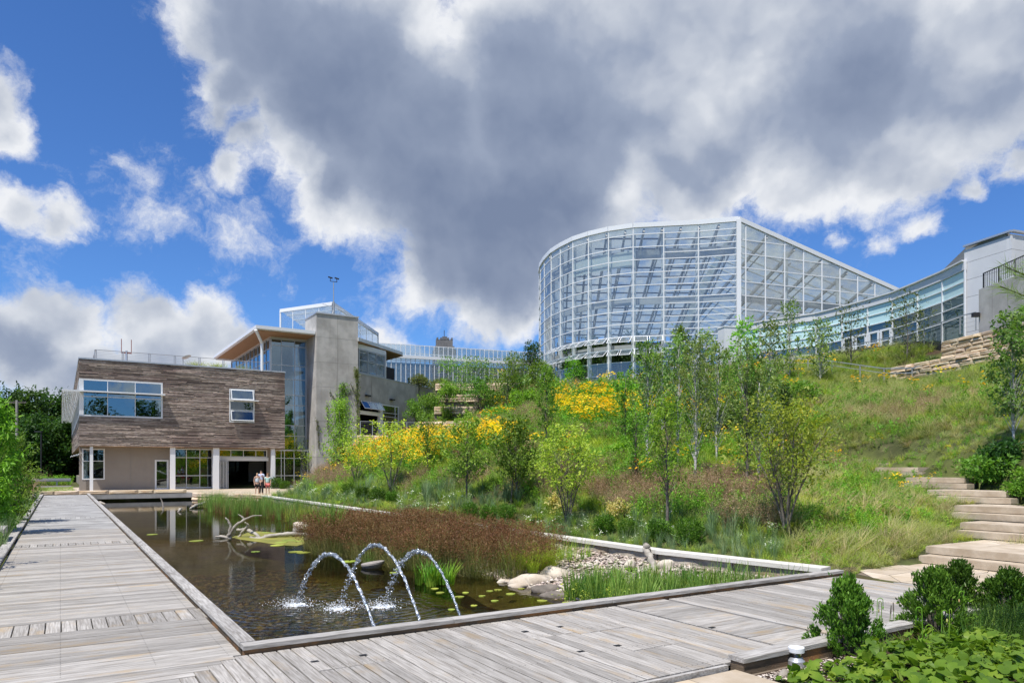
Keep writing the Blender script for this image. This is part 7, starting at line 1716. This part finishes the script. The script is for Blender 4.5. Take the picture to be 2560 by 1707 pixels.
# climbing vines and plants at the tower
def vine(label, pts, n, w=.25, ls=.16, lm='l_olive', bare=False):
    pts = [Vector(p) for p in pts]; t = thing('vine', label, 'vine', pts[0], 'vines on the concrete tower'); mb = MB(); mb.tube(pts, [.05]+[.03]*(len(pts)-1), 4); obj('stem', mb, M['bark'], t)
    if n:
        P_ = []
        for _ in range(n): k = random.randrange(len(pts)-1); P_.append(tuple(pts[k].lerp(pts[k+1], random.random())+AU*random.gauss(0, w)-AV*random.uniform(.02,.15)+AZ*random.gauss(0,.15)))
        V, F = leaf_arrays(np.array(P_), ls, .2, .6); npobj('leaves', V, F, M[lm], t)
def TW(px, py): u, z = FR(px, py, 68.85); return S(u, 68.85, z)
vine('thick leafy vine in the middle of the tower front', [TW(850,1110), TW(853,1040), TW(855,1010), TW(858,960)], 900, .3, .18, 'l_mid')
vine('bare vine stem branching to the upper left on the tower', [TW(853,1020), TW(840,1000), TW(824,982)], 40, .05); vine('upright vine stem in the middle of the tower', [TW(858,960), TW(862,975), TW(868,995), TW(880,975)], 60, .06)
vine('vine climbing the right corner of the tower', [TW(893,1120), TW(895,1060), TW(894,1000), TW(892,945), TW(890,925)], 900, .13, .16, 'l_olive'); vine('bare vine fork near the right corner of the tower', [TW(894,1005), TW(884,975), TW(876,958)], 30, .05)
vine('low vine at the left side of the tower front', [TW(797,1120), TW(795,1080), TW(792,1050)], 70, .06); vine('second low vine left of the thick leafy one', [TW(820,1080), TW(818,1040), TW(818,1012)], 70, .06)
# roof planting on the wood clad building
rp_ = [proto_mesh('roof_tuft', [(*blades(60, 1.0, .03, .2, .5, seed=s), 0)], ['g_lime']) for s in (61, 62)]
for i, px in enumerate((484, 508, 535, 552, 612)):
    u = FR(px, 900, 74)[0]; n = 4; gn_scatter('roof_grass', np.array([S(u+random.uniform(-.3,.3), 74+random.uniform(-.3,.3), z1A) for _ in range(n)]), np.zeros((n,3)), np.full(n, 1.15), rp_, ['leftmost','second','middle','fourth','rightmost'][i]+' ornamental grass clump on the roof terrace', 'grass')

# ---------------- people ----------------
M['skin'] = mat('skin', (.55,.34,.24), rough=.6); M['hairb'] = mat('blonde_hair', (.42,.28,.13), rough=.6); M['haird'] = mat('dark_hair', (.04,.03,.025)); M['hairr'] = mat('reddish_hair', (.38,.2,.1))
M['white_cloth'] = mat('white_cloth', (.7,.72,.76)); M['mint_cloth'] = mat('mint_cloth', (.5,.72,.66)); M['black_cloth'] = mat('black_cloth', (.025,.025,.03)); M['red_cloth'] = mat('coral_cloth', (.65,.17,.15)); M['vest'] = mat('pale_vest', (.62,.68,.72)); M['blue_cloth'] = mat('pale_blue_cloth', (.5,.56,.75))
def skin_mesh(name, verts, edges, radii, m, parent, sub=2, root=0):
    me = bpy.data.meshes.new(name); me.from_pydata([tuple(v) for v in verts], edges, []); me.materials.append(m); o = bpy.data.objects.new(name, me); COL.objects.link(o); o.parent = parent
    s = o.modifiers.new('skin', 'SKIN'); s.use_smooth_shade = True
    for i, r in enumerate(radii): me.skin_vertices[0].data[i].radius = (r, r*.82) if not isinstance(r, tuple) else r; me.skin_vertices[0].data[i].use_root = (i == root)
    o.modifiers.new('sub', 'SUBSURF').levels = sub; o.modifiers['sub'].render_levels = sub; return o
def person(label, loc, H, rz, top, topm, bottom, bm, hair, longhair=False, arm=.1, female=True):
    t = thing('person', label, 'person', loc); t.rotation_euler = (0, 0, rz); k = H/1.7; sw = .17 if female else .2; hw = .09
    V = [(0,0,.93),(0,0,1.08),(0,.01,1.25),(0,.01,1.38),(0,0,1.47),(0,-.01,1.56),(0,-.015,1.64)]; E = [(i, i+1) for i in range(6)]; Rd = [(.15,.11),(.12,.09),(.145,.105),(.13,.085),(.05,.05),(.075,.09),(.06,.07)]
    for s in (-1, 1):
        o = len(V); V += [(s*hw,0,.86),(s*(hw+.01),-.01,.5),(s*(hw+.015),.02,.09),(s*(hw+.02),-.1,.03)]; E += [(0,o),(o,o+1),(o+1,o+2),(o+2,o+3)]; Rd += [.09,.055,.04,.035]
        o = len(V); V += [(s*sw,0,1.38),(s*(sw+.05),.02*s*arm,1.12),(s*(sw+.04),-.1-.1*arm,.90),(s*(sw+.04),-.12-.1*arm,.83)]; E += [(3,o),(o,o+1),(o+1,o+2),(o+2,o+3)]; Rd += [.05,.04,.03,.035]
        for f_ in range(5):   # fingers, each its own short chain
            h_ = len(V)-1 if f_ == 0 else hand; hand = h_; bx, by, bz = V[hand]; o2 = len(V); dx = (f_-2)*.014
            if f_ == 4: V += [(bx-s*.035, by-.02, bz-.01),(bx-s*.045, by-.03, bz-.035)]
            else: V += [(bx+dx*.5, by-.01+dx, bz-.05),(bx+dx*.5, by+dx, bz-.085+abs(f_-1.5)*.006)]
            E += [(hand, o2), (o2, o2+1)]; Rd += [.010, .008]
    V = [tuple(c*k for c in v) for v in V]; Rd = [tuple(c*k for c in r) if isinstance(r, tuple) else r*k for r in Rd]
    skin_mesh('body', V, E, Rd, M['skin'], t)
    v2 = [(0,0,.95),(0,0,1.1),(0,.01,1.26),(0,.01,1.39)]; e2 = [(0,1),(1,2),(2,3)]; r2 = [(.17,.13),(.145,.11),(.165,.125),(.14,.095)]
    if top == 'shirt':
        for s in (-1, 1): o = len(v2); v2 += [(s*sw,0,1.385),(s*(sw+.03),0,1.22)]; e2 += [(3,o),(o,o+1)]; r2 += [.065,.06]
    skin_mesh('top', [tuple(c*k for c in v) for v in v2], e2, [tuple(c*k for c in r) if isinstance(r, tuple) else r*k for r in r2], M[topm], t, 1)
    zl = .62 if bottom == 'shorts' else .1
    v3 = [(0,0,.95)]; e3 = []; r3 = [(.165,.13)]
    for s in (-1, 1): o = len(v3); v3 += [(s*hw,0,.86),(s*(hw+.01),0,zl)]; e3 += [(0,o),(o,o+1)]; r3 += [.11,.085 if bottom == 'shorts' else .065]
    skin_mesh(bottom, [tuple(c*k for c in v) for v in v3], e3, [tuple(c*k for c in r) if isinstance(r, tuple) else r*k for r in r3], M[bm], t, 1)
    v4 = [(0,.02,1.60),(0,.01,1.68)]+([(0,.07,1.5),(0,.06,1.38)] if longhair else []); e4 = [(0,1)]+([(0,2),(2,3)] if longhair else []); r4 = [(.088,.088),(.07,.08)]+([(.08,.06),(.06,.04)] if longhair else [])
    skin_mesh('hair', [tuple(c*k for c in v) for v in v4], e4, [tuple(c*k for c in r) for r in r4], M[hair], t, 1)
    mb = MB()
    for s in (-1, 1): mb.lathe((s*.03*k, -.087*k, 1.585*k), [(.002,-.007),(.009,0),(.002,.007)], 6)
    eo = link(npmesh('eyes', np.array(mb.v), np.array([f + (f[-1],)*(4-len(f)) for f in mb.f if len(f) == 4])), 'eyes', M['darkmetal'], t)
    mb = MB(); mb.tube([(0,-.085*k,1.585*k), (0,-.108*k,1.555*k), (0,-.09*k,1.545*k)], [.008*k,.014*k,.01*k], 6); no = obj('nose', mb, M['skin']); no.parent = t
    return t
def pp_(px, v, z=.0): u, _ = FR(px, 1200, v); return S(u, v, z)
person('woman with short blonde hair in a pale vest and black shorts by the folding doors', pp_(643, 52.2), 1.64, .5, 'vest', 'vest', 'shorts', 'black_cloth', 'hairb')
person('man in a pale blue shirt and dark trousers seen from behind in the doorway', pp_(653, 54.2), 1.82, 2.9, 'shirt', 'blue_cloth', 'trousers', 'black_cloth', 'haird', female=False)
person('woman with long reddish hair, mint top and coral shorts, rightmost of the three', pp_(669, 52.0), 1.6, .3, 'shirt', 'mint_cloth', 'shorts', 'red_cloth', 'hairr', True)
# forecourt before the doors
mb = MB(); mb.prism([tuple(S(a, b)[:2]) for a, b in ((12.05,49.4),(13.4,49.7),(20,61),(22,71.6),(8.9,71.6),(8.9,61.2),(8.2,56.2))], -.7, .004); obj('forecourt', mb, M['flag'], kind='structure')
mb = MB(); mb.box(SITE, -1.0, 8.9, 64.52, 71.6, -.3, .004); obj('terrace_paving', mb, M['flag'], kind='structure')
# planting inside the great hall
for i, (x, y, h, R_) in enumerate(((7.5,84,5.5,2.2),(12,82,6.5,2.6),(17,81,5.5,2.4),(21,82,6,2.6),(10,90,8,3),(16,92,9,3.2),(28,86,5,2.5),(33,88,5,2.5))):
    tree('tropical_tree', ('leafy tropical tree behind the vents, first from the left','leafy tropical tree behind the vents, second from the left','leafy tropical tree behind the vents, third from the left','leafy tropical tree by the corner post inside the hall','tall tropical tree deep inside the left of the hall','tallest tropical tree deep inside the hall','tropical tree behind the right glass side','tropical tree farthest right inside the hall')[i], 'tree', (x, y, HB), h, R_, .1, ncl=70, nl=40, ls=.45, lm='l_dark', clr=.8, tr=.12, group='tropical trees inside the glass hall')
# trees standing behind the viewpoint, mirrored in the windows and the pond
for i, (u, v, h) in enumerate(((-14,-30,13),(-4,-34,15),(6,-33,13),(16,-36,16),(28,-34,14),(40,-30,15))):
    tree('large_tree', ORD[i]+' of the tall park trees behind the viewpoint, mirrored in the windows', 'tree', S(u, v, 0), h, 5.5, .08, ncl=110, nl=50, ls=.6, lm='l_wood', shape='col', clr=1.6, tr=.3, group='park trees behind the viewpoint')
